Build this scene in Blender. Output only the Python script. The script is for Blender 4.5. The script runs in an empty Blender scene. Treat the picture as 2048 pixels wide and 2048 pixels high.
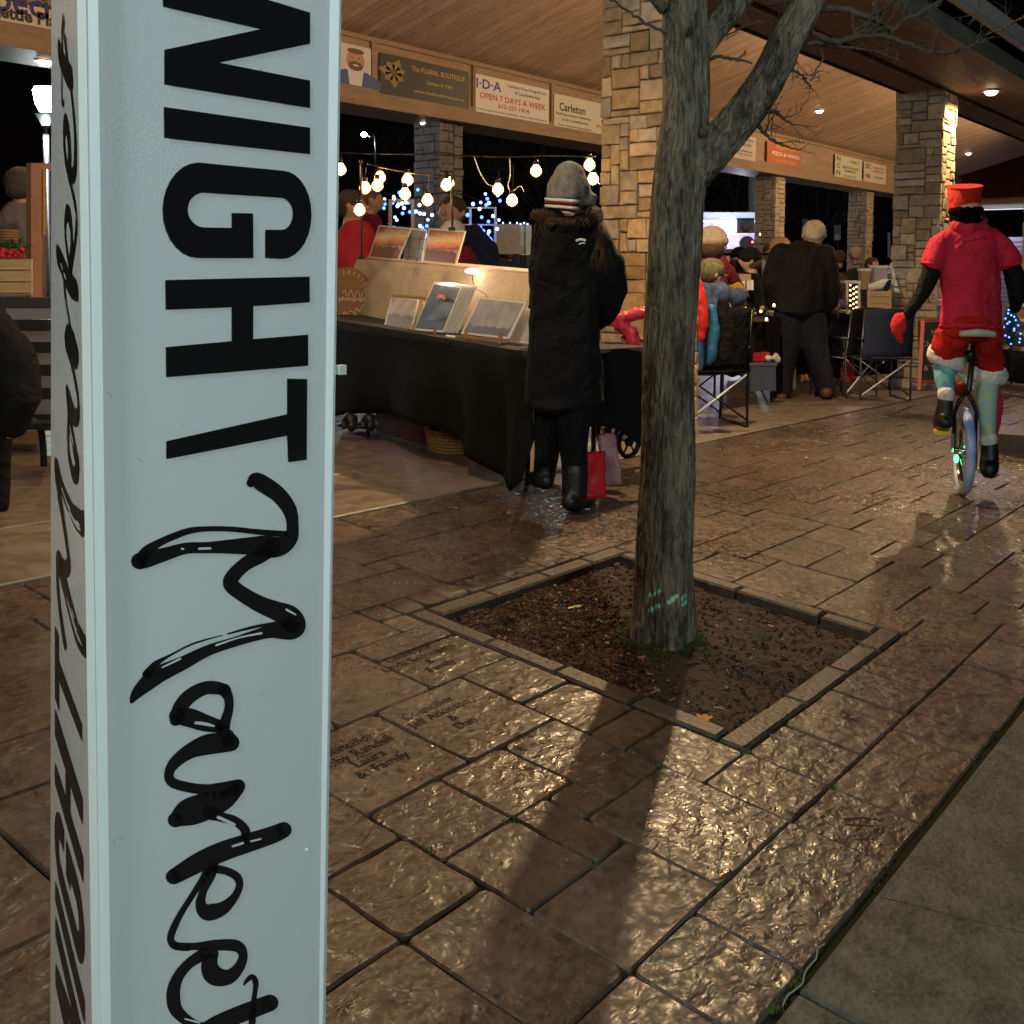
import bpy, bmesh, math, random
from mathutils import Vector, Matrix, noise
random.seed(7)
SC = bpy.context.scene
COL = SC.collection
# ------------------------------------------------------------------ camera, sky, exposure
CZ = 1.337
FPX, CX, CY = 2080.0, 1024.0, 683.0
PSI = math.radians(38.5)
_p = math.atan2(683.0 - 528.0, FPX)
_F0 = Vector((math.cos(PSI), math.sin(PSI), 0)); _R0 = Vector((math.sin(PSI), -math.cos(PSI), 0)); _U0 = Vector((0, 0, 1))
FW = _F0 * math.cos(_p) - _U0 * math.sin(_p)
_Up = _U0 * math.cos(_p) + _F0 * math.sin(_p)
RT = _R0 * math.cos(.005) + _Up * math.sin(.005)
UP = _Up * math.cos(.005) - _R0 * math.sin(.005)
EYE = Vector((0, 0, CZ))
cam_d = bpy.data.cameras.new('camera'); cam = bpy.data.objects.new('camera', cam_d); COL.objects.link(cam)
cam.matrix_world = Matrix(((RT.x, UP.x, -FW.x, 0), (RT.y, UP.y, -FW.y, 0), (RT.z, UP.z, -FW.z, CZ), (0, 0, 0, 1)))
cam_d.sensor_width = 36; cam_d.lens = 36 * FPX / 2048; cam_d.shift_y = -(1024 - CY) / 2048
cam_d.clip_start = .05; cam_d.clip_end = 1500
SC.camera = cam
W = bpy.data.worlds.new('World'); SC.world = W; W.use_nodes = True
wn = W.node_tree.nodes; sky = wn.new('ShaderNodeTexSky'); sky.sky_type = 'NISHITA'; sky.sun_disc = False
sky.sun_elevation = math.radians(1.0); sky.sun_rotation = math.radians(200)
W.node_tree.links.new(sky.outputs[0], wn['Background'].inputs[0]); wn['Background'].inputs[1].default_value = .0006
SC.view_settings.view_transform = 'Standard'; SC.view_settings.look = 'None'; SC.view_settings.exposure = 0.0; SC.view_settings.gamma = 1
SC.render.engine = 'CYCLES'; SC.cycles.use_denoising = True
SC.cycles.max_bounces = 6; SC.cycles.diffuse_bounces = 3; SC.cycles.glossy_bounces = 3; SC.cycles.sample_clamp_indirect = 3
WARM = (1.0, .68, .36); COOL = (.80, .96, .97)

def point_lamp(name, loc, watts, color, r=.05, spot=None, target=None, label=None):
    d = bpy.data.lights.new(name, 'SPOT' if spot else 'POINT'); d.energy = watts; d.color = color; d.shadow_soft_size = r
    o = bpy.data.objects.new(name, d); COL.objects.link(o); o.location = loc
    if spot:
        d.spot_size = math.radians(spot); d.spot_blend = .5
        o.rotation_euler = (Vector(target) - Vector(loc)).to_track_quat('-Z', 'Y').to_euler()
    return o

# ------------------------------------------------------------------ geometry of the place
def ray(px, py): return FW * FPX + RT * (px - CX) - UP * (py - CY)
def gz(x, y):
    x = max(-12, min(45, x)); y = max(-8, y)
    return -.0328 * x + .081 * min(y, 3.52)
def at(px, py):                         # the point of the paving seen there
    d = ray(px, py); t = -CZ / (d.z + .0328 * d.x - .081 * d.y); p = EYE + d * t
    if t < 0 or p.y > 3.52:
        t = (.285 - CZ) / (d.z + .0328 * d.x); p = EYE + d * t
    return p
def dp(px, py, D):                      # point at forward distance D
    d = ray(px, py); h = d.dot(_F0); return EYE + d * (D / h)
def onY(px, py, Y): d = ray(px, py); return EYE + d * (Y / d.y)
def onX(px, py, X): d = ray(px, py); return EYE + d * (X / d.x)
def onZ(px, py, Z): d = ray(px, py); return EYE + d * ((Z - CZ) / d.z)
def fwd(p): return (Vector(p) - EYE).dot(_F0)

# ------------------------------------------------------------------ object helpers
def tag(o, label=None, cat=None, group=None, kind=None):
    if label: o['label'] = label
    if cat: o['category'] = cat
    if group: o['group'] = group
    if kind: o['kind'] = kind
    return o
def empty(name, loc, label=None, cat=None, group=None):
    o = bpy.data.objects.new(name, None); COL.objects.link(o); o.location = loc; o.empty_display_size = .1
    return tag(o, label, cat, group)
def link(name, me, mat=None, parent=None, smooth=False, loc=None):
    o = bpy.data.objects.new(name, me); COL.objects.link(o)
    if mat is not None:
        for m in (mat if isinstance(mat, (list, tuple)) else [mat]): me.materials.append(m)
    if smooth: me.polygons.foreach_set('use_smooth', [True] * len(me.polygons))
    if loc is not None: o.location = loc
    if parent is not None:
        o.parent = parent; o.matrix_parent_inverse = PW(parent).inverted()
    return o
def PW(o):
    m = Matrix.LocRotScale(o.location, o.rotation_euler, o.scale)
    return (PW(o.parent) @ o.matrix_parent_inverse @ m) if o.parent else m
def mesh(name, vs, fs, mat=None, parent=None, smooth=False, center=True, mi=None):
    vs = [Vector(v) for v in vs]
    c = Vector((0, 0, 0))
    if center and vs:
        lo = Vector([min(v[i] for v in vs) for i in range(3)]); hi = Vector([max(v[i] for v in vs) for i in range(3)])
        c = Vector(((lo.x + hi.x) / 2, (lo.y + hi.y) / 2, lo.z))
    me = bpy.data.meshes.new(name); me.from_pydata([v - c for v in vs], [], fs)
    o = link(name, me, mat, parent, smooth, c)
    if mi: me.polygons.foreach_set('material_index', mi)
    me.update(); return o
BF = [(0, 3, 2, 1), (4, 5, 6, 7), (0, 1, 5, 4), (1, 2, 6, 5), (2, 3, 7, 6), (3, 0, 4, 7)]
class MB:
    def __init__(s): s.v = []; s.f = []; s.m = []
    def add(s, vs, fs, mi=0):
        n = len(s.v); s.v += [Vector(v) for v in vs]; s.f += [tuple(n + i for i in f) for f in fs]; s.m += [mi] * len(fs); return s
    def box(s, x0, x1, y0, y1, z0, z1, mi=0):
        return s.add([(x0, y0, z0), (x1, y0, z0), (x1, y1, z0), (x0, y1, z0), (x0, y0, z1), (x1, y0, z1), (x1, y1, z1), (x0, y1, z1)], BF, mi)
    def hexa(s, a, b, mi=0):           # a, b: four corners each
        return s.add(list(a) + list(b), BF, mi)
    def bar(s, p, q, r, n=6, mi=0, r2=None): return s.tube([p, q], [r, r if r2 is None else r2], n, mi)
    def beam(s, p, q, w, h, up=(0, 0, 1), mi=0):
        p, q, up = Vector(p), Vector(q), Vector(up); d = (q - p).normalized()
        sd = d.cross(up)
        if sd.length < 1e-4: sd = d.cross(Vector((1, 0, 0)))
        sd.normalize(); u = sd.cross(d).normalized(); sd = sd * w / 2; u = u * h / 2
        return s.add([p - sd - u, p + sd - u, p + sd + u, p - sd + u, q - sd - u, q + sd - u, q + sd + u, q - sd + u], BF, mi)
    def tube(s, pts, rs, n=8, mi=0, caps=True, el=None, side=None):
        pts = [Vector(p) for p in pts]; N = len(pts); vs = []; prev = None
        if not isinstance(rs, (list, tuple)): rs = [rs] * N
        for i, p in enumerate(pts):
            t = (pts[min(i + 1, N - 1)] - pts[max(i - 1, 0)]).normalized()
            if side is not None: a = Vector(side)
            else: a = prev if prev is not None else (Vector((0, 0, 1)) if abs(t.z) < .9 else Vector((1, 0, 0)))
            a = a - t * a.dot(t)
            if a.length < 1e-5: a = t.orthogonal()
            a.normalize(); prev = a; b = t.cross(a)
            r = rs[i]; ra, rb = (r, r) if not isinstance(r, (list, tuple)) else r
            for k in range(n):
                g = 2 * math.pi * k / n; vs.append(p + a * (math.cos(g) * ra) + b * (math.sin(g) * rb))
        fs = [(i * n + k, i * n + (k + 1) % n, (i + 1) * n + (k + 1) % n, (i + 1) * n + k) for i in range(N - 1) for k in range(n)]
        if caps: fs += [tuple(range(n - 1, -1, -1)), tuple((N - 1) * n + k for k in range(n))]
        return s.add(vs, fs, mi)
    def ball(s, c, r, nu=12, nv=8, mi=0, ax=None):
        c = Vector(c); rx, ry, rz = (r, r, r) if not isinstance(r, (list, tuple)) else r
        vs = [c + Vector((0, 0, rz))]
        for j in range(1, nv):
            t = math.pi * j / nv
            for k in range(nu):
                g = 2 * math.pi * k / nu; vs.append(c + Vector((rx * math.sin(t) * math.cos(g), ry * math.sin(t) * math.sin(g), rz * math.cos(t))))
        vs.append(c - Vector((0, 0, rz))); L = len(vs) - 1
        fs = [(0, 1 + k, 1 + (k + 1) % nu) for k in range(nu)]
        for j in range(nv - 2):
            for k in range(nu):
                a = 1 + j * nu + k; b = 1 + j * nu + (k + 1) % nu; fs.append((a, a + nu, b + nu, b))
        fs += [(L, 1 + (nv - 2) * nu + (k + 1) % nu, 1 + (nv - 2) * nu + k) for k in range(nu)]
        return s.add(vs, fs, mi)
    def build(s, name, mat, parent=None, smooth=False): return mesh(name, s.v, s.f, mat, parent, smooth, True, s.m if isinstance(mat, (list, tuple)) else None)
def P4(quad): return [dp(*q) for q in quad]
def slab4(name, quad, th, mat, parent=None):  # quad corners as 3-D points, thickness away from the eye
    q = [Vector(p) for p in quad]; n = (q[1] - q[0]).cross(q[3] - q[0]).normalized()
    if n.dot(q[0] - EYE) < 0: n = -n
    return MB().hexa([p + n * th for p in q], q).build(name, mat, parent)
def subd(pts, k):                       # Catmull-Rom through tuples
    P = [Vector(p) for p in pts]; out = []
    for i in range(len(P) - 1):
        a, b, c, d = P[max(i - 1, 0)], P[i], P[i + 1], P[min(i + 2, len(P) - 1)]
        for j in range(k):
            t = j / k; out.append(.5 * ((2 * b) + (c - a) * t + (2 * a - 5 * b + 4 * c - d) * t * t + (3 * b - a - 3 * c + d) * t ** 3))
    out.append(P[-1]); return out
VD = (lambda t: t)
class V4(tuple): pass

# ------------------------------------------------------------------ materials
MATS = {}
def M(name, col=(.5, .5, .5), rough=.6, metal=0, bump=0, scale=20, var=0, emit=None, es=0, stretch=None, trans=0, alpha=1, coat=0, sheen=0, rnd=0, rvar=0, col2=None, space='Object', detail=4, spec=.5, bd=.01, distort=0):
    if name in MATS: return MATS[name]
    m = bpy.data.materials.new(name); m.use_nodes = True; nt = m.node_tree; N = nt.nodes; L = nt.links; b = N['Principled BSDF']
    def inp(k, v): b.inputs[k].default_value = v
    inp('Base Color', (*col, 1)); inp('Roughness', rough); inp('Metallic', metal); inp('Transmission Weight', trans); inp('Alpha', alpha); inp('Coat Weight', coat); inp('Specular IOR Level', spec)
    if sheen: inp('Sheen Weight', sheen)
    if emit: inp('Emission Color', (*emit, 1)); inp('Emission Strength', es)
    if bump or var or rvar or rnd or col2:
        tc = N.new('ShaderNodeTexCoord'); mp = N.new('ShaderNodeMapping'); vec = tc.outputs[space]
        if rnd:
            oi = N.new('ShaderNodeObjectInfo'); ad = N.new('ShaderNodeVectorMath'); ad.operation = 'MULTIPLY_ADD'
            cb = N.new('ShaderNodeCombineXYZ'); mu = N.new('ShaderNodeMath'); mu.operation = 'MULTIPLY'; mu.inputs[1].default_value = 37
            L.new(oi.outputs['Random'], mu.inputs[0]); L.new(mu.outputs[0], cb.inputs[0]); L.new(mu.outputs[0], cb.inputs[1])
            ad.inputs[1].default_value = (1, 1, 1); L.new(vec, ad.inputs[0]); L.new(cb.outputs[0], ad.inputs[2]); vec = ad.outputs[0]
        L.new(vec, mp.inputs[0]); mp.inputs['Scale'].default_value = stretch or (1, 1, 1)
        no = N.new('ShaderNodeTexNoise'); no.inputs['Scale'].default_value = scale; no.inputs['Detail'].default_value = detail; no.inputs['Distortion'].default_value = distort; L.new(mp.outputs[0], no.inputs[0])
        lo = N.new('ShaderNodeTexNoise'); lo.inputs['Scale'].default_value = scale * .17; lo.inputs['Detail'].default_value = 3; L.new(mp.outputs[0], lo.inputs[0])
        if var or col2 or rnd:
            cr = N.new('ShaderNodeValToRGB'); c2 = col2 or tuple(c * (1 - var) for c in col); c1 = tuple(min(1, c * (1 + var * .6)) for c in col)
            cr.color_ramp.elements[0].color = (*c2, 1); cr.color_ramp.elements[1].color = (*c1, 1); cr.color_ramp.elements[0].position = .36; cr.color_ramp.elements[1].position = .64
            mx = N.new('ShaderNodeMath'); mx.operation = 'ADD'; h1 = N.new('ShaderNodeMath'); h1.operation = 'MULTIPLY'; h1.inputs[1].default_value = .5
            L.new(no.outputs[0], h1.inputs[0]); h2 = N.new('ShaderNodeMath'); h2.operation = 'MULTIPLY'; h2.inputs[1].default_value = .5; L.new(lo.outputs[0], h2.inputs[0])
            L.new(h1.outputs[0], mx.inputs[0]); L.new(h2.outputs[0], mx.inputs[1]); L.new(mx.outputs[0], cr.inputs[0]); out = cr.outputs[0]
            if rnd:
                hs = N.new('ShaderNodeHueSaturation'); mr = N.new('ShaderNodeMapRange'); L.new(oi.outputs['Random'], mr.inputs[0]); mr.inputs[3].default_value = 1 - rnd; mr.inputs[4].default_value = 1 + rnd
                L.new(mr.outputs[0], hs.inputs['Value']); L.new(out, hs.inputs['Color']); out = hs.outputs[0]
                wnz = N.new('ShaderNodeTexWhiteNoise'); wnz.noise_dimensions = '1D'; L.new(mu.outputs[0], wnz.inputs['W']); m2 = N.new('ShaderNodeMapRange'); L.new(wnz.outputs[0], m2.inputs[0]); m2.inputs[3].default_value = 1 - rnd * .9; m2.inputs[4].default_value = 1 + rnd * .9; L.new(m2.outputs[0], hs.inputs['Saturation'])
            L.new(out, b.inputs['Base Color'])
        if rvar:
            rr = N.new('ShaderNodeMapRange'); L.new(lo.outputs[0], rr.inputs[0]); rr.inputs[1].default_value = .35; rr.inputs[2].default_value = .65; rr.inputs[3].default_value = max(.03, rough - rvar); rr.inputs[4].default_value = rough + rvar; L.new(rr.outputs[0], b.inputs['Roughness'])
        if bump:
            bp = N.new('ShaderNodeBump'); bp.inputs['Strength'].default_value = bump; bp.inputs['Distance'].default_value = bd; L.new(no.outputs[0], bp.inputs['Height']); L.new(bp.outputs[0], b.inputs['Normal'])
    MATS[name] = m; return m
def paver_mat(name, c1, c2, rough, bump, bd=.03):
    m = M(name, c1, rough, var=.4, col2=c2, scale=26, rnd=.16, spec=.5, space='Object', bump=.1)
    N = m.node_tree.nodes; L = m.node_tree.links; b = N['Principled BSDF']; mp = N['Mapping']
    geo = N.new('ShaderNodeNewGeometry')
    # slate-like ripples: several distorted noises, in the slab's own coordinates shifted per slab
    w = N.new('ShaderNodeTexNoise'); w.inputs['Scale'].default_value = 1; w.inputs['Detail'].default_value = 3.4; w.inputs['Roughness'].default_value = .5; w.inputs['Distortion'].default_value = .35
    m1 = N.new('ShaderNodeMapping'); m1.inputs['Scale'].default_value = (13, 20, 13); m1.inputs['Rotation'].default_value = (0, 0, .6); L.new(mp.outputs[0], m1.inputs[0]); L.new(m1.outputs[0], w.inputs[0])
    w2 = N.new('ShaderNodeTexNoise'); w2.inputs['Scale'].default_value = 80; w2.inputs['Detail'].default_value = 4; w2.inputs['Distortion'].default_value = .4; L.new(mp.outputs[0], w2.inputs[0])
    a = N.new('ShaderNodeMath'); a.operation = 'MULTIPLY_ADD'; a.inputs[1].default_value = .07; L.new(w2.outputs[0], a.inputs[0]); L.new(w.outputs[0], a.inputs[2])
    bp = N.new('ShaderNodeBump'); bp.inputs['Strength'].default_value = bump; bp.inputs['Distance'].default_value = bd; L.new(a.outputs[0], bp.inputs['Height']); L.new(bp.outputs[0], b.inputs['Normal'])
    oi2 = N.new('ShaderNodeObjectInfo'); wn2 = N.new('ShaderNodeTexWhiteNoise'); wn2.noise_dimensions = '1D'; L.new(oi2.outputs['Random'], wn2.inputs['W'])
    ms = N.new('ShaderNodeMapRange'); ms.inputs[3].default_value = .7; ms.inputs[4].default_value = 1.3; L.new(wn2.outputs[0], ms.inputs[0])
    vm = N.new('ShaderNodeVectorMath'); vm.operation = 'SCALE'; L.new(m1.outputs[0], vm.inputs[0]); L.new(ms.outputs[0], vm.inputs['Scale']); L.new(vm.outputs[0], w.inputs[0])
    # damp patches: roughness from a wide noise in world space
    w3 = N.new('ShaderNodeTexNoise'); w3.inputs['Scale'].default_value = 1.3; w3.inputs['Detail'].default_value = 5; L.new(geo.outputs['Position'], w3.inputs[0])
    rr = N.new('ShaderNodeMapRange'); rr.inputs[1].default_value = .35; rr.inputs[2].default_value = .62; rr.inputs[3].default_value = rough - .07; rr.inputs[4].default_value = rough + .12; L.new(w3.outputs[0], rr.inputs[0])
    w4 = N.new('ShaderNodeTexNoise'); w4.inputs['Scale'].default_value = 42; w4.inputs['Detail'].default_value = 6; L.new(mp.outputs[0], w4.inputs[0]); r4 = N.new('ShaderNodeMapRange'); r4.inputs[1].default_value = .38; r4.inputs[2].default_value = .66; r4.inputs[3].default_value = -.07; r4.inputs[4].default_value = .30; L.new(w4.outputs[0], r4.inputs[0])
    ra = N.new('ShaderNodeMath'); ra.operation = 'ADD'; L.new(rr.outputs[0], ra.inputs[0]); L.new(r4.outputs[0], ra.inputs[1]); L.new(ra.outputs[0], b.inputs['Roughness'])
    rb = N.new('ShaderNodeMapRange'); rb.inputs[1].default_value = .35; rb.inputs[2].default_value = .6; rb.inputs[3].default_value = .8 * bump; rb.inputs[4].default_value = bump; L.new(w3.outputs[0], rb.inputs[0]); L.new(rb.outputs[0], bp.inputs['Strength'])
    return m
m_paver = paver_mat('paving_stone', (.093, .062, .044), (.034, .023, .0165), .31, 1.0, .0140)
m_edge = M('edging_stone', (.050, .038, .028), .5, bump=.8, scale=60, var=.45, rnd=.12, bd=.006)
m_joint = M('joint_soil', (.020, .016, .010), .95, spec=.1, bump=.8, scale=60, var=.5, col2=(.02, .026, .008))
m_soil = M('pit_soil', (.028, .018, .011), .85, bump=1, scale=38, var=.6, bd=.03, detail=8)
m_conc = M('slab_concrete', (.20, .155, .115), .42, bump=.25, scale=70, var=.28, bd=.004, rvar=.12, space='Generated' if False else 'Object')
m_kerb = M('kerb_concrete', (.074, .072, .060), .7, bump=1, scale=75, var=.65, bd=.007, detail=10)
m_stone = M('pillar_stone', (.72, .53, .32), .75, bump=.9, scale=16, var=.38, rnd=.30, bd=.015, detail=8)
m_mortar = M('mortar', (.16, .115, .08), .9, bump=.6, scale=60)
m_wood = M('ceiling_board', (.58, .41, .30), .55, bump=.15, scale=9, var=.3, stretch=(9, 1, 9), rnd=.16)
m_beam = M('beam_board', (.29, .19, .12), .55, bump=.15, scale=9, var=.3, stretch=(1, 9, 9), rnd=.12)
m_dark = M('shadow_gap', (.03, .022, .016), .9)
m_white = M('white_metal', (.75, .76, .74), .35, bump=.05, scale=30)
m_fascia = M('fascia_board', (.30, .29, .24), .5, bump=.3, scale=12, var=.35, stretch=(1, 6, 6))
m_black = M('black_paint', (.012, .012, .013), .45)
m_blackm = M('black_metal', (.02, .02, .022), .35, metal=.6)
m_bulb = M('bulb_glow', (1, .8, .5), emit=(1, .52, .16), es=26)
_n = m_bulb.node_tree; _lw = _n.nodes.new('ShaderNodeLayerWeight'); _lw.inputs[0].default_value = .35; _mr = _n.nodes.new('ShaderNodeMapRange'); _mr.inputs[1].default_value = .0; _mr.inputs[2].default_value = .55; _mr.inputs[3].default_value = 34; _mr.inputs[4].default_value = 1.6
_n.links.new(_lw.outputs['Facing'], _mr.inputs[0]); _n.links.new(_mr.outputs[0], _n.nodes['Principled BSDF'].inputs['Emission Strength'])
m_down = M('downlight_glow', (1, .85, .6), emit=(1, .72, .42), es=14)
m_cold = M('cold_glow', (1, 1, 1), emit=(.75, .95, 1), es=60)

# ------------------------------------------------------------------ lamps of the place
LZ = 2.03 + CZ
def downlight(x, y, z, w, label, grp='warm downlights under the pavilion roof', scale=1.0):
    e = empty('downlight', (x, y, z), label, 'light', grp)
    MB().tube([(x, y, z + .02), (x, y, z - .02)], [.085 * scale, .095 * scale], 20).build('trim_ring', m_white, e)
    b = MB().ball((x, y, z - .02), (.07 * scale, .07 * scale, .045 * scale), 16, 8).build('bulb', m_down, e, True)
    l = point_lamp('downlight_beam', (x, y, z - .09), w, WARM, .05, 168, (x, y, z - 3)); l.data.spot_blend = .35; l.parent = e; l.matrix_parent_inverse = PW(e).inverted()
    return e
G_SOF = LZ
downlight(12.97, 3.27, LZ, 220, 'bright round light under the eaves in front of the right stone pillar')
downlight(6.45, 3.22, LZ, 520, 'round light under the eaves above the near stone pillar, beyond the top of the picture')
downlight(2.9, 3.22, LZ, 140, 'round light under the eaves nearest the sign post, beyond the top of the picture')
downlight(-3.2, 3.22, LZ, 120, 'round light under the eaves far behind the sign post')
downlight(19.4, 3.27, LZ, 150, 'round light under the eaves beyond the right stone pillar')
downlight(10.55, 9.93, LZ - .09, 30, 'round light under the far beam beside the back pillar with the flower shop banner')
downlight(5.16, 9.87, LZ - .09, 30, 'round light under the far beam at the left of the sign post')
downlight(21.46, 10.0, LZ - .02, 30, 'round light under the far beam left of the middle back pillar')
downlight(26.74, 9.96, LZ - .02, 30, 'round light under the far beam left of the last back pillar')
# ------------------------------------------------------------------ night sky and ground
def ground_sheet():
    xs = [-150, -60, -12, -5, 0, 5, 10, 20, 30, 45, 100, 300]; ys = [-120, -30, -8, .70, 3.52, 3.6, 11.5, 30, 80, 250]
    vs = [(x, y, gz(x, y) - .16) for y in ys for x in xs]; n = len(xs)
    fs = [(j * n + i, j * n + i + 1, (j + 1) * n + i + 1, (j + 1) * n + i) for j in range(len(ys) - 1) for i in range(n - 1)]
    return tag(mesh('ground', vs, fs, M('dark_grass', (.03, .04, .018), .9, bump=1, scale=14, var=.6), center=False), kind='structure')
ground_sheet()
def sheet(name, x0, x1, y0, y1, dz, mat, th=.06, kind='structure', parent=None, nx=1):
    b = MB()
    for i in range(nx):
        a, c = x0 + (x1 - x0) * i / nx, x0 + (x1 - x0) * (i + 1) / nx
        b.hexa([(a, y0, gz(a, y0) + dz - th), (c, y0, gz(c, y0) + dz - th), (c, y1, gz(c, y1) + dz - th), (a, y1, gz(a, y1) + dz - th)],
               [(a, y0, gz(a, y0) + dz), (c, y0, gz(c, y0) + dz), (c, y1, gz(c, y1) + dz), (a, y1, gz(a, y1) + dz)])
    o = b.build(name, mat, parent)
    return tag(o, kind=kind) if kind else o
def bed_mb():
    b = MB()
    for (a, c, y0, y1) in [(-4, 2.60, .72, 3.52), (3.87, 40, .72, 3.52), (2.60, 3.87, .72, 1.23), (2.60, 3.87, 2.47, 3.52)]:
        b.hexa([(a, y0, gz(a, y0) - .06), (c, y0, gz(c, y0) - .06), (c, y1, gz(c, y1) - .06), (a, y1, gz(a, y1) - .06)], [(a, y0, gz(a, y0) - .011), (c, y0, gz(c, y0) - .011), (c, y1, gz(c, y1) - .011), (a, y1, gz(a, y1) - .011)])
    return b
pav = tag(bed_mb().build('pavement', m_joint), kind='structure')
# ------------------------------------------------------------------ paving stones: coursed on a 12 cm module, near ones as measured
def tiler(nx, ny, seeds, sizes, block, rng, stagger=False):
    occ = [[False] * nx for _ in range(ny)]; out = []; ends = set()
    def put(i0, i1, j0, j1, keep=True):
        for j in range(j0, j1):
            for i in range(i0, i1):
                if 0 <= i < nx and 0 <= j < ny: occ[j][i] = True
        if keep: out.append((i0, i1, j0, j1))
    for b in block: put(*b, keep=False)
    for s in seeds: put(*s)
    for j in range(ny):
        for i in range(nx):
            if occ[j][i]: continue
            opts = []
            for (w, h, p) in sizes:
                if i + w <= nx and j + h <= ny and all(not occ[b][a] for b in range(j, j + h) for a in range(i, i + w)):
                    # avoid leaving one-cell slivers
                    sl = (i + w < nx and not occ[j][i + w] and (i + w + 1 >= nx or occ[j][i + w + 1])) + (j + h + 1 == ny)
                    al = sum((i + w, jj) in ends for jj in (j - 1, j - 2)) if stagger and i + w < nx else 0
                    opts.append((w, h, p * (.08 if sl else 1) * (.12 if al else 1)))
            if not opts: put(i, i + 1, j, j + 1); continue
            t = rng.random() * sum(o[2] for o in opts)
            for w, h, p in opts:
                t -= p
                if t <= 0: break
            put(i, i + w, j, j + h); ends.update((i + w, jj) for jj in range(j, j + h))
    return out
UX, UY, X0g, Y0g = .1205, .1175, 1.34, .97
KX = 28                                # units left of X0g
def U(x0, x1, y0, y1): return (x0 + KX, x1 + KX, y0 + 2, y1 + 2)
seeds = [U(*s) for s in [
 (5, 8, 6, 9), (2, 5, 6, 9), (7, 10, 9, 11), (8, 10, 7, 9), (8, 10, 5, 7), (6, 8, 3, 6), (4, 6, 4, 6), (5, 6, 3, 4), (2, 4, 4, 6), (0, 2, 3, 5), (2, 4, 2, 4), (0, 2, 0, 3),
 (4, 5, 2, 4), (2, 5, 0, 2), (5, 8, 0, 3), (8, 10, 2, 4), (8, 10, 0, 2), (10, 12, 0, 2), (12, 15, 0, 2), (15, 17, 0, 2), (17, 21, 0, 2), (4, 8, -2, 0), (2, 4, -2, 0), (8, 10, -2, 0), (10, 14, -2, 0), (14, 16, -2, 0), (16, 20, -2, 0),
 (8, 10, 4, 5), (4, 7, 9, 12), (5, 9, 12, 14), (7, 10, 11, 12), (9, 13, 14, 16), (13, 15, 14, 17), (9, 12, 16, 18), (2, 5, 12, 14), (2, 4, 9, 12), (21, 23, 10, 13), (21, 24, 8, 10), (21, 25, 5, 8), (21, 23, 2, 5)]]
rng = random.Random(21)
NXU = 330
cells = tiler(NXU, 24, seeds, [(2, 2, 5), (3, 2, 4), (3, 3, 6), (2, 3, 3), (4, 2, 2), (4, 3, 2)], [U(10, 21, 2, 13)], rng)
def paver_mb(mb, x0, x1, y0, y1, r, fine=True, flat=False):
    g = .0024; x0 += g; x1 -= g; y0 += g; y1 -= g
    dz = r.uniform(-.002, .002); tx, ty = r.uniform(-.006, .006), r.uniform(-.006, .006)
    if flat: dz = tx = ty = 0
    cx, cy = (x0 + x1) / 2, (y0 + y1) / 2; pts = []
    cr = [r.choice((.006, .008, .011, .017, .026)) for _ in range(4)]; j = lambda: r.uniform(-.0025, .0025)
    for (X, Y, sx, sy, c) in [(x0, y0, 1, 1, cr[0]), (x1, y0, -1, 1, cr[1]), (x1, y1, -1, -1, cr[2]), (x0, y1, 1, -1, cr[3])]:
        a = (X + sx * c, Y); b = (X, Y + sy * c); m = (X + sx * c * .3, Y + sy * c * .3)
        pts += [b, m, a] if sx * sy > 0 else [a, m, b]
    if fine:                                                    # worn, slightly wavy edges
        q = []
        for i in range(12):
            q.append(pts[i])
            if i % 3 == 2:
                p, n = pts[i], pts[(i + 1) % 12]
                for t in (.33, .66): q.append((p[0] + (n[0] - p[0]) * t + j(), p[1] + (n[1] - p[1]) * t + j()))
        pts = q
    n = len(pts); H = lambda x, y, d: gz(x, y) + dz + tx * (x - cx) + ty * (y - cy) + d
    lo = [(x, y, H(x, y, -.03)) for x, y in pts]; up = [(x, y, H(x, y, -.005)) for x, y in pts]
    tp = [(x + (cx - x) / max(1e-3, math.hypot(cx - x, cy - y)) * .0045, y + (cy - y) / max(1e-3, math.hypot(cx - x, cy - y)) * .0045) for x, y in pts]
    tp = [(x, y, H(x, y, 0)) for x, y in tp]
    fs = [(k, (k + 1) % n, n + (k + 1) % n, n + k) for k in range(n)] + [(n + k, n + (k + 1) % n, 2 * n + (k + 1) % n, 2 * n + k) for k in range(n)] + [tuple(2 * n + k for k in range(n))]
    return mb.add(lo + up + tp, fs)
paver_objs = {}
def vis_size(c):
    x, y = X0g + (c[0] + c[1] - 2 * KX) / 2 * UX, Y0g + (c[2] + c[3] - 4) / 2 * UY
    v = Vector((x, y, gz(x, y))) - EYE; D = v.dot(FW)
    if D < .2: return 0
    u = FPX * v.dot(RT) / D + CX; w = CY - FPX * v.dot(UP) / D
    if not (-80 < u < 2150 and w < 2200): return 0
    return 1 / D
cells.sort(key=lambda c: -vis_size(c))
far = MB()
for k, c in enumerate(cells):
    x0, x1, y0, y1 = X0g + (c[0] - KX) * UX, X0g + (c[1] - KX) * UX, Y0g + (c[2] - 2) * UY, min(3.51, Y0g + (c[3] - 2) * UY)
    if y1 - y0 < .03: continue
    if k < 296:
        b = MB(); paver_mb(b, x0, x1, y0, y1, rng, True, (c[0] - KX, c[2] - 2) in ((5, 6), (2, 6), (7, 9))); o = b.build('paver', m_paver, pav)
        paver_objs[(c[0] - KX, c[2] - 2)] = o
    else: paver_mb(far, x0, x1, y0, y1, rng, False)
tag(far.build('paver_field', m_paver, pav), kind='stuff')
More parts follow.
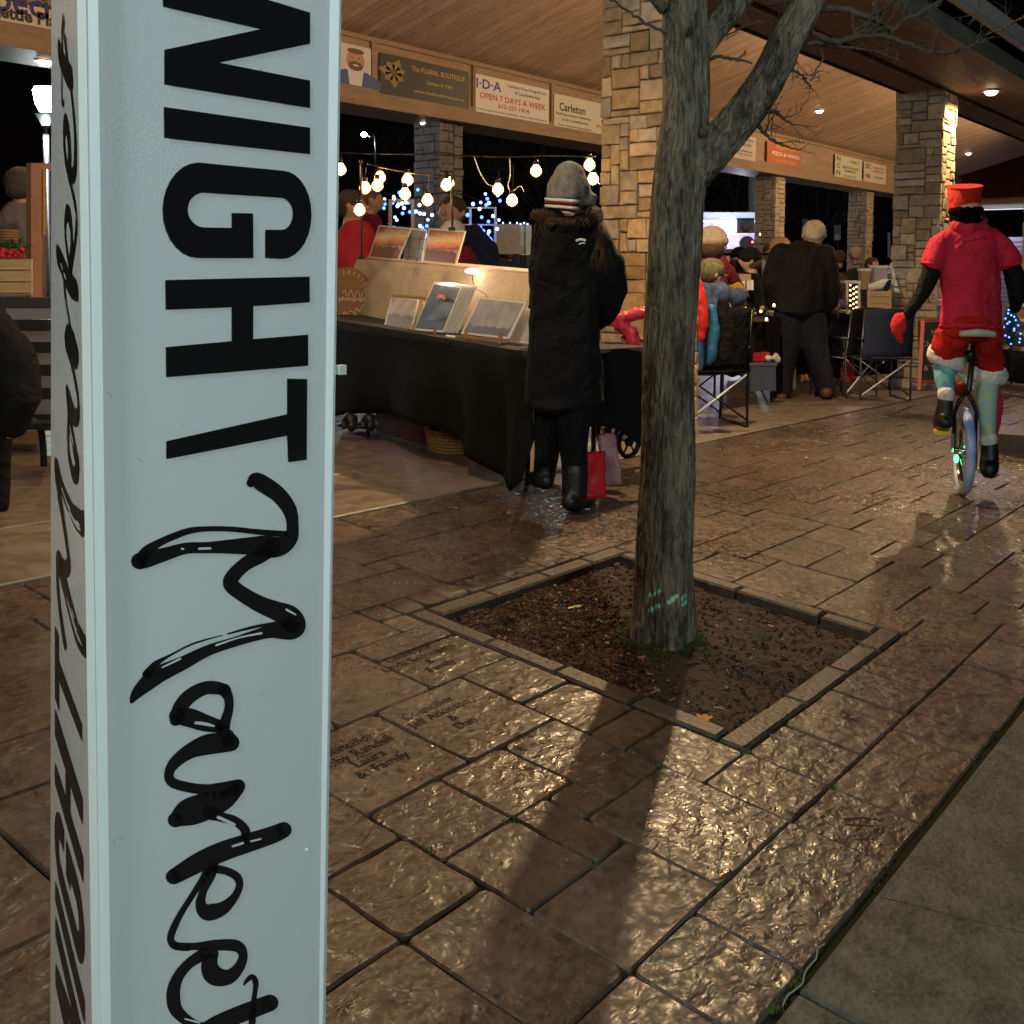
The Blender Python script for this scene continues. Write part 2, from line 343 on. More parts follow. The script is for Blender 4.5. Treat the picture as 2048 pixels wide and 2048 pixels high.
# ------------------------------------------------------------------ concrete kerb strip in front, concrete floor of the pavilion behind
kb = None
def conc(name, x0, x1, y0, y1, mat, dz, parent=None, th=.05):
    b = MB(); n = max(1, int(abs(x1 - x0) / 1.0)); e = .006
    sheet_v = []
    P = lambda x, y, d: (x, y, gz(x, y) + d)
    b.add([P(x0, y0, dz - th), P(x1, y0, dz - th), P(x1, y1, dz - th), P(x0, y1, dz - th), P(x0, y0, dz - e), P(x1, y0, dz - e), P(x1, y1, dz - e), P(x0, y1, dz - e),
           P(x0 + e, y0 + e, dz), P(x1 - e, y0 + e, dz), P(x1 - e, y1 - e, dz), P(x0 + e, y1 - e, dz)],
          [(0, 1, 5, 4), (1, 2, 6, 5), (2, 3, 7, 6), (3, 0, 4, 7), (4, 5, 9, 8), (5, 6, 10, 9), (6, 7, 11, 10), (7, 4, 8, 11), (8, 9, 10, 11)])
    return b.build(name, mat, parent)
kb = sheet('kerb', -6, 40, -1.6, .69, -.03, m_joint, .04)
for i, x in enumerate([-6, -3.6, -1.6, .4, 1.75, 3.62, 5.6, 7.6, 9.6, 11.6]):
    nx = [-3.6, -1.6, .4, 1.75, 3.62, 5.6, 7.6, 9.6, 11.6, 40][i]
    conc('concrete_slab', x + .004, nx - .004, -1.6, .712, m_kerb, .010, kb, .045)
road = tag(sheet('road', -60, 60, -8, -1.6, -.02, M('asphalt', (.05, .05, .05), .8, bump=.6, scale=120, var=.4), .05), kind='structure')
fl = sheet('floor', -8, 40, 3.53, 11.4, -.02, m_joint, .04)
for i in range(16):
    x = -8 + i * 3.0
    for (y0, y1) in ((3.53, 4.32), (4.33, 6.7), (6.71, 9.0), (9.01, 11.3)):
        conc('concrete_slab', x + .005, x + 2.995, y0, y1, m_conc, .006, fl, .03)
# ------------------------------------------------------------------ tree pit
PX0, PX1, PY0, PY1 = 2.553, 3.866, 1.209, 2.492
def noise_sheet(name, x0, x1, y0, y1, n, f, mat, parent=None):
    vs = [(x0 + (x1 - x0) * i / n, y0 + (y1 - y0) * j / n, 0) for j in range(n + 1) for i in range(n + 1)]
    vs = [(x, y, f(x, y)) for x, y, _ in vs]
    return mesh(name, vs, [(j * (n + 1) + i, j * (n + 1) + i + 1, (j + 1) * (n + 1) + i + 1, (j + 1) * (n + 1) + i) for j in range(n) for i in range(n)], mat, parent, True)
TBX, TBY = 3.115, 1.815
def soil_z(x, y):
    d = math.hypot(x - TBX, y - TBY)
    return gz(x, y) - .034 + .045 * math.exp(-(d / .2) ** 2) + .012 * noise.noise(Vector((x * 6, y * 6, 0))) + .006 * noise.noise(Vector((x * 30, y * 30, 3)))
soil = tag(noise_sheet('tree_pit', PX0 + .07, PX1 - .07, PY0 + .07, PY1 - .07, 90, soil_z, m_soil), kind='structure')
rng = random.Random(5)
def edging(x0, x1, y0, y1):
    b = MB(); P = lambda x, y, d: (x, y, gz(x, y) + d); e = .008; dz = rng.uniform(.000, .004)
    j = lambda: rng.uniform(-.003, .003)
    q = [(x0 + .004 + j(), y0 + .004 + j()), (x1 - .004 + j(), y0 + .004 + j()), (x1 - .004 + j(), y1 - .004 + j()), (x0 + .004 + j(), y1 - .004 + j())]
    cx, cy = (x0 + x1) / 2, (y0 + y1) / 2
    t = [(x + math.copysign(e, cx - x), y + math.copysign(e, cy - y)) for x, y in q]
    b.add([P(x, y, -.1) for x, y in q] + [P(x, y, dz - e) for x, y in q] + [P(x, y, dz) for x, y in t],
          [(0, 1, 5, 4), (1, 2, 6, 5), (2, 3, 7, 6), (3, 0, 4, 7), (4, 5, 9, 8), (5, 6, 10, 9), (6, 7, 11, 10), (7, 4, 8, 11), (8, 9, 10, 11)])
    b.build('edging_stone', m_edge, soil)
xs = [PX0, 2.98, 3.33, 3.62, PX1]
for a, b_ in zip(xs, xs[1:]): edging(a, b_, PY0, PY0 + .085)
for a, b_ in zip([PX0 + .09, 2.95, 3.3, 3.6], [2.95, 3.3, 3.6, PX1]): edging(a, b_, PY1 - .085, PY1)
for a, b_ in zip([PY0 + .088, 1.58, 1.86, 2.15], [1.58, 1.86, 2.15, PY1]): edging(PX0, PX0 + .085, a, b_)
for a, b_ in zip([PY0 + .088, 1.5, 1.85, 2.14], [1.5, 1.85, 2.14, PY1 - .088]): edging(PX1 - .085, PX1, a, b_)
# bark mulch, bits of leaf
m_mulch = M('mulch', (.085, .042, .022), .95, spec=.15, var=.8, scale=90, col2=(.014, .008, .006), bump=.4)
mb = MB(); rng = random.Random(11)
for _ in range(11000):
    x = rng.uniform(PX0 + .09, PX1 - .09); y = rng.uniform(PY0 + .09, PY1 - .09)
    if rng.random() > (1.0 if (x - PX0) + (PY1 - y) < 1.1 else .10) or math.hypot(x - TBX, y - TBY) < .09: continue
    l, w = rng.uniform(.003, .013), rng.uniform(.002, .005); a = rng.uniform(0, 6.28); t = rng.uniform(-.5, .5); z = soil_z(x, y) + .004
    ca, sa = math.cos(a), math.sin(a)
    q = [(x + ca * l - sa * w, y + sa * l + ca * w, z + t * l), (x - ca * l - sa * w, y - sa * l + ca * w, z - t * l), (x - ca * l + sa * w, y - sa * l - ca * w, z - t * l + .003), (x + ca * l + sa * w, y + sa * l - ca * w, z + t * l + .003)]
    mb.add(q + [(p[0], p[1], p[2] - .003) for p in q], [(3, 2, 1, 0), (4, 5, 6, 7), (0, 1, 5, 4), (1, 2, 6, 5), (2, 3, 7, 6), (3, 0, 4, 7)], 0 if rng.random() < .955 else 1)
tag(mb.build('mulch', [m_mulch, M('mulch_pale', (.22, .14, .07), .8)], soil), kind='stuff')
# moss tufts in the joints
m_moss = M('moss', (.05, .075, .012), .9, bump=.8, scale=120, var=.6)
mb = MB(); rng = random.Random(3)
for (px, py) in [(790, 1463), (872, 1565), (1020, 1640), (1320, 1530), (660, 1522), (855, 1700), (1530, 1270 + 0), (1660, 1568), (1560, 1990), (1590, 1960), (1540, 2010), (1730, 1760), (1750, 1740), (1220, 1750), (1600, 1400), (1640, 1360), (1680, 1310), (1490, 1500), (1300, 1560), (1070, 1950), (1180, 1720), (1425, 1770)]:
    c = at(px, py)
    for _ in range(60):
        x, y = c.x + rng.gauss(0, .012), c.y + rng.gauss(0, .012); s = rng.uniform(.0015, .004); z = gz(x, y) - .004
        mb.ball((x, y, z), (s, s, s * 1.2), 5, 3)
tag(mb.build('joint_moss', m_moss), kind='stuff')
for _ in range(1):
    b = MB(); rng = random.Random(9)
    for _ in range(1500):
        a = rng.uniform(0, 6.28); d = .085 + abs(rng.gauss(0, .045)); x, y = TBX + math.cos(a) * d, TBY + math.sin(a) * d
        s = rng.uniform(.003, .007); b.ball((x, y, soil_z(x, y) + s * .4), (s, s, s), 5, 3)
    tag(b.build('root_moss', M('dark_moss', (.02, .04, .008), .9), soil), kind='stuff')
# ------------------------------------------------------------------ stone pillars
def pillar(x0, x1, y0, y1, z0, z1, seed, label, fine, uw=.10, uh=.052, sm=None):
    m_stone_ = sm or m_stone
    e = empty('stone_pillar', ((x0 + x1) / 2, (y0 + y1) / 2, z0), label, 'pillar', 'stone clad pillars of the pavilion')
    D = .035
    MB().box(x0 + D, x1 - D, y0 + D, y1 - D, z0, z1).build('core', m_mortar, e)
    r = random.Random(seed); rest = MB()
    for face in range(4):
        Lw = (y1 - y0) if face in (0, 2) else (x1 - x0)
        nx = max(2, round(Lw / uw)); ny = round((z1 - z0) / uh); ux = Lw / nx; uz = (z1 - z0) / ny
        cs = tiler(nx, ny, [], [(2, 2, 3), (3, 1, 2), (3, 2, 5), (4, 2, 4), (2, 3, 3), (2, 4, 1.4), (4, 3, 2), (4, 4, .8), (1, 2, 1), (1, 3, .6), (5, 2, 1.5), (3, 3, 2), (4, 1, 1)], [], r, True)
        for (i0, i1, j0, j1) in cs:
            g = .0045; a0, a1, b0, b1 = i0 * ux + g, i1 * ux - g, z0 + j0 * uz + g, z0 + j1 * uz - g
            pr = r.uniform(-.006, .012); jt = lambda: r.uniform(-.005, .005)
            if i0 == 0: a0 = -pr if face in (0, 2) else .012
            if i1 == nx: a1 = Lw + pr if face in (0, 2) else Lw - .012
            q = [(a0 + jt() * (i0 > 0), b0 + jt()), ((a0 + a1) / 2, b0 + jt()), (a1 + jt() * (i1 < nx), b0 + jt()), (a1 + jt() * (i1 < nx), b1 + jt()), ((a0 + a1) / 2, b1 + jt()), (a0 + jt() * (i0 > 0), b1 + jt())]
            ca, cb = (a0 + a1) / 2, (b0 + b1) / 2
            k = .007; ins = [(a + math.copysign(min(k, abs(ca - a)), ca - a) if abs(ca - a) > 1e-6 else a, b + math.copysign(k, cb - b)) for a, b in q]
            def T(a, b, d):
                if face == 0: return (x0 + D - d, y0 + a, b)
                if face == 2: return (x1 - D + d, y1 - a, b)
                if face == 1: return (x0 + a, y0 + D - d, b)
                return (x1 - a, y1 - D + d, b)
            dm = D + pr
            vs = [T(a, b, 0) for a, b in q] + [T(a, b, dm - .008 + jt() * .3) for a, b in q] + [T(a, b, dm + jt() * .6) for a, b in ins] + [T(ca, cb, dm + .004)]
            fs = [(n, (n + 1) % 6, 6 + (n + 1) % 6, 6 + n) for n in range(6)] + [(6 + n, 6 + (n + 1) % 6, 12 + (n + 1) % 6, 12 + n) for n in range(6)] + [(12 + n, 12 + (n + 1) % 6, 18) for n in range(6)]
            if face in (0,): fs = [tuple(reversed(f)) for f in fs]
            if fine and face in (0, 1): MB().add(vs, fs).build('stone', m_stone_, e)
            else: rest.add(vs, fs)
    tag(rest.build('stonework', m_stone_, e), kind='stuff')
    return e
FRONT_Y = 3.67
m_stone2 = M('dim_brown_stone', (.46, .36, .235), .75, bump=.9, scale=16, var=.4, rnd=.28, bd=.015, detail=8)  # pillar stone with the dimmer light of the farther pillars in its colour
m_stone3 = M('dim_grey_stone', (.16, .145, .135), .75, bump=.9, scale=16, var=.4, rnd=.28, bd=.015, detail=8)  # pillar stone greyed and darkened for the back pillar's dim light
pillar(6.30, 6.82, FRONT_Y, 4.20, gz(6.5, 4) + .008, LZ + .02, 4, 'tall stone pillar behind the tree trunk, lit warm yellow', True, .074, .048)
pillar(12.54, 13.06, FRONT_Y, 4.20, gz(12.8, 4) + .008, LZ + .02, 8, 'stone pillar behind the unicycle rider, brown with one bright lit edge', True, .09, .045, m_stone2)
pillar(19.0, 19.52, FRONT_Y, 4.20, gz(19, 4) + .008, LZ + .02, 9, 'front stone pillar far down the walk', False)
BZ0, BZ1 = 1.93 + CZ, 2.79 + CZ
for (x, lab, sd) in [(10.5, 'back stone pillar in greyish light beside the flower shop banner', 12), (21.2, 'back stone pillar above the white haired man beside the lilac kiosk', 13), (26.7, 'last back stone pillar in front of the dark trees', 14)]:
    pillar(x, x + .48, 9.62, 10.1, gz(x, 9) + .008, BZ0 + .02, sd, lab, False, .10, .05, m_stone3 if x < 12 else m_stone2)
# ------------------------------------------------------------------ pavilion roof, beams, ceiling
roof = empty('pavilion_roof', (12, 6.6, LZ), 'timber pavilion roof with boarded sloping ceiling over the market stalls', 'roof')
XA, XB = -9.0, 34.6
SL = .29; RY = 6.75
def ceil_z(y): return BZ1 + SL * (9.7 - y) if y >= RY else BZ1 + SL * (9.7 - RY) - SL * (RY - y)
n = 299; pw = (XB - 0.0) / n * 1.0
x_start = -4.0; pw = (XB - x_start) / n
e_ = .006; L_ = Vector((0, RY - 9.7, SL * (9.7 - RY)))
def plank_mesh():
    w = pw - .002; q = []
    for t in (0, 1):
        o = L_ * t; q += [Vector((0, 0, .02)) + o, Vector((0, 0, e_)) + o, Vector((e_, 0, 0)) + o, Vector((w - e_, 0, 0)) + o, Vector((w, 0, e_)) + o, Vector((w, 0, .02)) + o]
    me = bpy.data.meshes.new('plank'); me.from_pydata(q, [], [(i, i + 1, i + 7, i + 6) for i in range(5)] + [(5, 0, 6, 11), (0, 5, 4, 3, 2, 1), (6, 7, 8, 9, 10, 11)]); me.materials.append(m_wood); return me
pm = plank_mesh()
for i in range(n):
    o = bpy.data.objects.new('plank', pm); COL.objects.link(o); o.location = (x_start + i * pw, 9.7, BZ1); o.parent = roof; o.matrix_parent_inverse = PW(roof).inverted()
b = MB()
for i in range(200):
    x = XA + i * (XB - XA) / 200; w = (XB - XA) / 200 - .008
    b.hexa([(x, RY, ceil_z(RY)), (x + w, RY, ceil_z(RY)), (x + w, 4.1, ceil_z(4.1)), (x, 4.1, ceil_z(4.1))], [(x, RY, ceil_z(RY) + .02), (x + w, RY, ceil_z(RY) + .02), (x + w, 4.1, ceil_z(4.1) + .02), (x, 4.1, ceil_z(4.1) + .02)])
tag(b.build('front_ceiling_boards', m_wood, roof), kind='stuff')
# roof deck
ov = 2.33
zt = lambda y: ceil_z(y) + .30 if y >= RY else ceil_z(RY) + .30 - SL * (RY - y)
MB().hexa([(XA, ov, zt(ov) - .05), (XB, ov, zt(ov) - .05), (XB, RY, zt(RY) - .05), (XA, RY, zt(RY) - .05)], [(XA, ov, zt(ov)), (XB, ov, zt(ov)), (XB, RY, zt(RY)), (XA, RY, zt(RY))]).build('front_roof_slope', M('shingle_roof', (.04, .04, .042), .85, bump=.8, scale=30, var=.4), roof)
MB().hexa([(XA, RY, zt(RY) - .05), (XB, RY, zt(RY) - .05), (XB, 11.2, zt(11.2) - .05), (XA, 11.2, zt(11.2) - .05)], [(XA, RY, zt(RY)), (XB, RY, zt(RY)), (XB, 11.2, zt(11.2)), (XA, 11.2, zt(11.2))]).build('back_roof_slope', MATS['shingle_roof'], roof)
# front beam: boarded soffit, two faces, dark shadow gaps
MB().box(XA, XB, 3.69, 4.11, LZ + .012, LZ + .75).build('front_beam', m_beam, roof)
for i in range(4):
    y = 3.70 + i * .102
    MB().box(XA, XB, y, y + .098, LZ, LZ + .0118).build('soffit_board', m_beam, roof)
MB().box(XA, XB, 4.105, 4.14, LZ - .02, LZ + .02).build('shadow_trim', m_dark, roof)
MB().box(XA, XB, 3.655, 3.695, LZ - .022, LZ + .02).build('shadow_trim', m_dark, roof)
for i in range(6):
    y = 2.86 + i * .133
    MB().box(XA, XB, y, y + .129, LZ + .002, LZ + .02).build('soffit_board', m_wood if False else m_beam, roof)
MB().box(XA, XB, 2.80, 2.855, LZ - .012, LZ + .24).build('fascia_board', m_fascia, roof)
MB().box(XA, XB, 2.60, 2.797, LZ + .16, LZ + .18).build('gutter_bottom', m_white, roof)
gb = MB(); pr = [(2.64, .17), (2.56, .20), (2.53, .30), (2.50, .31)]
for a in (0, 1):
    pass
vs = [(x, 2.80 - (2.80 - y) * 1.0, LZ + z) for x in (XA, XB) for (y, z) in [(2.797, .16), (2.66, .16), (2.60, .20), (2.585, .28), (2.56, .30), (2.57, .305), (2.797, .305)]]
MB().add(vs, [(i, i + 1, i + 8, i + 7) for i in range(6)] + [(6, 0, 7, 13)]).build('gutter', m_white, roof)
# back beam with trims
MB().box(XA, XB, 9.5, 10.2, BZ0 + .012, BZ1 - .004).build('back_beam', m_beam, roof)
MB().box(XA, XB, 9.47, 9.497, BZ1 - .07, BZ1 - .01).build('beam_trim', m_beam, roof)
MB().box(XA, XB, 9.455, 9.497, BZ0 - .005, BZ0 + .22).build('beam_trim', m_beam, roof)
for i in range(5): MB().box(XA, XB, 9.5 + i * .14, 9.5 + i * .14 + .136, BZ0 - .004, BZ0 + .0118).build('soffit_board', m_beam, roof)
rx = [3.2, 5.9, 8.7, 9.38, 12.0, 14.9, 18.0]
for x in [onY(193 / 1932 * 700 + 670, 150, 9.5).x + .0] + [onY(px, 200, 9.5).x for px in (942, 1099)]:
    MB().box(x, x + .09, 9.46, 9.499, BZ0 + .22, BZ1 - .07).build('banner_post', m_beam, roof)
# ------------------------------------------------------------------ end building
eb = empty('end_building', (XB + .1, 7, gz(34, 7)), 'white sided building wall closing the far end of the pavilion under a dark red gable', 'building')
g0 = gz(35, 7)
MB().add([(XB + .01, 3.0, LZ + .08), (XB + .01, 11.2, LZ + .08), (XB + .01, 11.2, zt(11.2)), (XB + .01, RY, zt(RY)), (XB + .01, 3.0, zt(3.0)), (XB + .3, 3.0, LZ + .08), (XB + .3, 11.2, LZ + .08), (XB + .3, 11.2, zt(11.2)), (XB + .3, RY, zt(RY)), (XB + .3, 3.0, zt(3.0))],
    [(0, 4, 3, 2, 1), (5, 6, 7, 8, 9), (0, 1, 6, 5), (1, 2, 7, 6), (2, 3, 8, 7), (3, 4, 9, 8), (4, 0, 5, 9)]).build('gable', M('oxblood_board', (.07, .012, .008), .7, bump=.2, scale=10, var=.3), eb)
MB().box(XB - .03, XB + .25, 2.5, 10, LZ - .12, LZ + .078).build('lintel', M('ochre_trim', (.30, .16, .05), .6), eb)
MB().box(XB - .02, XB + .25, 2.5, 10, LZ - .24, LZ - .122).build('white_trim', m_white, eb)
for i in range(22):
    z = g0 + .02 + i * .14
    if z > LZ - .3: break
    MB().add([(XB + .0, 2.5, z), (XB + .0, 10, z), (XB + .02, 10, z + .137), (XB + .02, 2.5, z + .137), (XB + .2, 2.5, z), (XB + .2, 10, z), (XB + .2, 10, z + .137), (XB + .2, 2.5, z + .137)], [(0, 3, 2, 1), (4, 5, 6, 7), (0, 1, 5, 4), (1, 2, 6, 5), (2, 3, 7, 6), (3, 0, 4, 7)]).build('siding_board', M('lilac_siding', (.55, .5, .62), .5), eb)
# ------------------------------------------------------------------ the three sided sign post
A0, A1 = dp(172, 0, .95), dp(200, 2048, .985)          # near edge
dirf = (math.sin(math.radians(28.6)), math.cos(math.radians(28.6)))
def along(p, ang, x_img, y_img):
    # the point beside p in direction ang (from the view axis) that is seen at picture column x_img
    a = math.radians(ang); u = _R0 * math.sin(a) + _F0 * math.cos(a); d = ray(x_img, y_img)
    n = d.cross(Vector((0, 0, 1))); t = (EYE - p).dot(n) / u.dot(n); return p + u * t
def hitp(px, py, p0, n): d = ray(px, py); return EYE + d * ((p0 - EYE).dot(n) / d.dot(n))
def facen(ang): a = math.radians(ang); return ((_R0 * math.sin(a) + _F0 * math.cos(a)).cross(A1 - A0)).normalized()
B0, B1 = hitp(682, 0, A0, facen(28.6)), hitp(650, 2048, A0, facen(28.6))
C0, C1 = hitp(102, 0, A0, facen(-30)), hitp(100, 2048, A0, facen(-30))
def clampW(A, C, B): # make the left face as wide as the front face
    return C
def ext(P, Q, z): return P + (Q - P) * ((z - P.z) / (Q.z - P.z))
ZT, ZB = 2.12, gz(.8, .2) + .02
A0, A1, = ext(A0, A1, ZT), ext(A0, A1, ZB)
B0, B1 = ext(B0, B1, ZT), ext(B0, B1, ZB)
C0, C1 = ext(C0, C1, ZT), ext(C0, C1, ZB)
m_sign = M('sign_panel', (.84, .89, .88), .34, bump=.14, scale=420, bd=.0015, coat=.25, rvar=.06)
m_sign2 = M('sign_side_panel', (.86, .88, .87), .22, bump=.6, scale=150, bd=.003, coat=.4, var=.05)
m_ink = M('black_lettering', (.010, .010, .011), .38)
m_seam = M('corner_strip', (.72, .80, .77), .3, coat=.3)
sign = empty('sign_post', (A1 + B1 + C1) / 3, 'tall white three sided sign post lettered NIGHT Market standing in front', 'sign')
cen1 = (A1 + B1 + C1) / 3; cen0 = (A0 + B0 + C0) / 3
def pull(p, c, k): return p + (c - p).normalized() * k
ins = lambda p, c: pull(p, c, .010)
nF = ((B0 - A0).cross(A1 - A0)).normalized(); nF = nF if nF.dot(A0 - EYE) < 0 else -nF
nL = ((C0 - A0).cross(A1 - A0)).normalized(); nL = nL if nL.dot(A0 - EYE) < 0 else -nL
nB = -((C0 - B0).cross(B1 - B0)).normalized(); nB = nB if nB.dot(cen0 - B0) < 0 else -nB
def panel(P0, Q0, Q1, P1, n, name, mat):
    v = [P1, Q1, Q0, P0]; MB().hexa([p - n * .012 for p in v], v).build(name, mat, sign)
def mixp(p, q, t): return p + (q - p) * t
panel(mixp(A0, B0, .022), mixp(A0, B0, .992), mixp(A1, B1, .992), mixp(A1, B1, .022), nF, 'front_panel', m_sign)
panel(mixp(A0, C0, .03), mixp(A0, C0, .99), mixp(A1, C1, .99), mixp(A1, C1, .03), nL, 'side_panel', m_sign2)
panel(mixp(B0, C0, .02), mixp(B0, C0, .98), mixp(B1, C1, .98), mixp(B1, C1, .02), nB, 'back_panel', m_sign)
for (t0, t1, pr) in [(-.004, .010, .0016), (.0105, .021, .0008)]:
    b = MB(); q = [mixp(A1, B1, t0), mixp(A1, B1, t1), mixp(A0, B0, t1), mixp(A0, B0, t0)]
    b.hexa([p - nF * .010 for p in q], [p + nF * pr for p in q]).build('corner_strip', m_seam, sign)
b = MB(); q = [mixp(A1, C1, -.004), mixp(A1, C1, .029), mixp(A0, C0, .029), mixp(A0, C0, -.004)]
b.hexa([p - nL * .010 for p in q], [p + nL * .001 for p in q]).build('corner_strip', m_seam, sign)
for (P, Q, R) in [(B0, B1, nF)]:
    q = [mixp(A1, B1, .9925), mixp(A1, B1, 1.0), mixp(A0, B0, 1.0), mixp(A0, B0, .9925)]
    MB().hexa([p - nF * .014 for p in q], [p + nF * .0008 for p in q]).build('corner_strip', m_seam, sign)
MB().hexa([ins(A1, cen1), ins(B1, cen1), ins(C1, cen1), ins(C1, cen1) + Vector((0, 0, .0001))], [ins(A0, cen0), ins(B0, cen0), ins(C0, cen0), ins(C0, cen0) + Vector((0, 0, .0001))]).build('core', m_dark, sign)
b = MB(); 
bc = [cen1 + (p - cen1) * 1.15 for p in (A1, B1, C1)]
b.add([Vector((p.x, p.y, ZB - .03)) for p in bc] + [Vector((p.x, p.y, ZB + .03)) for p in bc], [(0, 1, 2), (5, 4, 3), (0, 3, 4, 1), (1, 4, 5, 2), (2, 5, 3, 0)]).build('base', m_black, sign)
def onface(px, py, n, p0, off=.0012):
    d = ray(px, py); return EYE + d * ((p0 - EYE).dot(n) / d.dot(n)) + n * off
def facecoords(p):                       # (across 0..1, height) on the front face
    z = p.z; a, b_ = ext(A0, A1, z), ext(B0, B1, z); return ((p - a).dot(b_ - a) / (b_ - a).length_squared, z)
CFLIP = None
zT = facecoords(onface(460, 870, nF, A0))[1]
zL = onface(140, 1400, nL, A0).z
def to_left(p):                          # the same lettering on the other face, read the other way up
    u, z = facecoords(p); z2 = zT + zL - z; u2 = 1 - u
    a, c = ext(A0, A1, z2), ext(C0, C1, z2)          # a: right edge seen, c: left edge
    return c + (a - c) * (u2 * 1.0) + nL * .0012
def poly_part(name, polys, mat, off=.0012, both=True):
    """polys: list of (verts px, faces)"""
    F = MB(); G = MB()
    for vs, fs in polys:
        P = [onface(x, y, nF, A0, off) for x, y in vs]; F.add(P, fs); G.add([to_left(p) + nL * (off - .0012) for p in P], fs)
    F.build(name, mat, sign)
    if both: G.build(name, mat, sign)
def strokes(paths, k, org, sc, n=6):
    polys = []
    for pts in paths:
        P = subd([Vector((x, y, w)) for x, y, w in pts], n); vs = []
        m = len(P)
        for i, p in enumerate(P):
            t = P[min(i + 1, m - 1)] - P[max(i - 1, 0)]; t = Vector((t.x, t.y)); t = t.normalized() if t.length > 1e-6 else Vector((1, 0)); nn = Vector((-t.y, t.x)) * (p.z / 2)
            vs += [(org[0] + (p.x + nn.x) * sc, org[1] + (p.y + nn.y) * sc), (org[0] + (p.x - nn.x) * sc, org[1] + (p.y - nn.y) * sc)]
        fs = [(2 * i, 2 * i + 1, 2 * i + 3, 2 * i + 2) for i in range(m - 1)]
        polys.append((vs, fs))
        for p in (P[0], P[-1]):              # round ends
            c = [(org[0] + (p.x + math.cos(a * math.pi / 6) * p.z / 2) * sc, org[1] + (p.y + math.sin(a * math.pi / 6) * p.z / 2) * sc) for a in range(12)]
            polys.append((c, [tuple(range(12))]))
    return polys
z1 = .3623
Zp = lambda L: [(x * z1, y * z1) for x, y in L]
def ngon(vs):
    # ear clip via mathutils
    from mathutils.geometry import tessellate_polygon
    t = tessellate_polygon([[Vector((x, y, 0)) for x, y in vs]]); return (vs, [tuple(f) for f in t])
def rot(c, rx, ry, a0, a1, n=8): return [(c[0] + rx * math.cos(math.radians(a0 + (a1 - a0) * i / n)), c[1] + ry * math.sin(math.radians(a0 + (a1 - a0) * i / n))) for i in range(n + 1)]
Nn = Zp([(895, -200), (895, 35), (1440, 160), (903, 275), (903, 465), (1708, 595), (1708, 445), (1200, 345), (1708, 240), (1708, 70), (1480, 0)])
Ii = Zp([(900, 590), (1708, 705), (1708, 850), (903, 760)])
Hh = [(329, 560), (618, 553), (618, 604), (505, 612), (505, 678), (615, 669), (615, 731), (331, 754), (330, 694), (462, 682), (462, 614), (330, 619)]
Tt = [(331, 882), (573, 828), (573, 757), (613, 758), (612, 919), (575, 924), (573, 871), (331, 918)]
poly_part('letter_n', [ngon(Nn)], m_ink); poly_part('letter_i', [ngon(Ii)], m_ink); poly_part('letter_h', [ngon(Hh)], m_ink); poly_part('letter_t', [ngon(Tt)], m_ink)
G_out = [(1395, 1423), (1090, 1423)] + rot((1090, 1160), 197, 263, 90, 270, 14) + rot((1555, 1185), 161, 243, -90, 90, 14) + [(1460, 1423), (1460, 1268), (1552, 1268)] + rot((1545, 1180), 68, 90, 85, -85, 10) + [(1130, 1063)] + rot((1125, 1158), 93, 97, 270, 90, 12) + [(1275, 1258), (1275, 1175), (1393, 1178)]
poly_part('letter_g', [ngon(Zp(G_out))], m_ink)
S4, O4 = .3002, (100, 850); S5, O5 = .3614, (100, 1350)
s_m = [[(1335, 385, 60), (1365, 365, 100), (1430, 400, 112), (1520, 465, 105), (1590, 560, 95), (1612, 660, 78), (1600, 750, 95), (1530, 805, 130), (1420, 810, 150), (1330, 805, 120), (1200, 808, 95), (1050, 815, 75), (900, 820, 75), (760, 860, 90), (650, 890, 110), (590, 905, 110)],
       [(1570, 725, 40), (1400, 712, 36), (1200, 692, 34), (1050, 690, 34), (930, 702, 42), (820, 740, 48), (720, 785, 52), (640, 840, 75), (600, 900, 90)],
       [(1470, 810, 120), (1390, 870, 105), (1290, 930, 92), (1215, 1005, 96), (1200, 1060, 100), (1270, 1120, 100), (1390, 1190, 110), (1500, 1235, 125), (1590, 1275, 150), (1625, 1335, 150), (1590, 1370, 120), (1480, 1370, 95), (1380, 1395, 75), (1220, 1445, 66), (1050, 1500, 74), (880, 1585, 92), (730, 1655, 112), (640, 1720, 105), (570, 1790, 70), (540, 1840, 28)],
       [(1600, 1330, 110), (1500, 1322, 30), (1350, 1345, 20), (1180, 1390, 12)], [(1140, 1400, 8), (950, 1455, 14), (800, 1530, 16), (700, 1590, 40), (640, 1660, 60)]]
poly_part('letter_m', strokes(s_m, 8, O4, S4), m_ink)
s_a = [[(970, 85, 60), (920, 70, 72), (850, 72, 74), (770, 115, 80), (715, 180, 78), (690, 250, 62)], [(960, 80, 70), (985, 130, 52), (985, 190, 50), (965, 260, 60), (955, 310, 70)], [(700, 225, 90), (770, 235, 105), (850, 262, 95), (940, 285, 70)],
       [(985, 330, 60), (1000, 365, 45)]]
poly_part('letter_a', strokes(s_a, 8, O5, S5), m_ink)
s_r = [[(995, 372, 100), (930, 375, 112), (860, 385, 112), (770, 420, 84), (690, 480, 66), (655, 540, 52), (670, 590, 56), (740, 615, 56), (840, 632, 60), (930, 640, 90), (1040, 612, 75)], [(1035, 630, 70), (960, 690, 110), (860, 725, 150), (760, 760, 150), (690, 800, 85)], [(880, 760, 80), (950, 785, 55), (1020, 805, 50), (1075, 855, 52), (1078, 910, 50), (1070, 930, 40)]]
poly_part('letter_r', strokes(s_r, 8, O5, S5), m_ink)
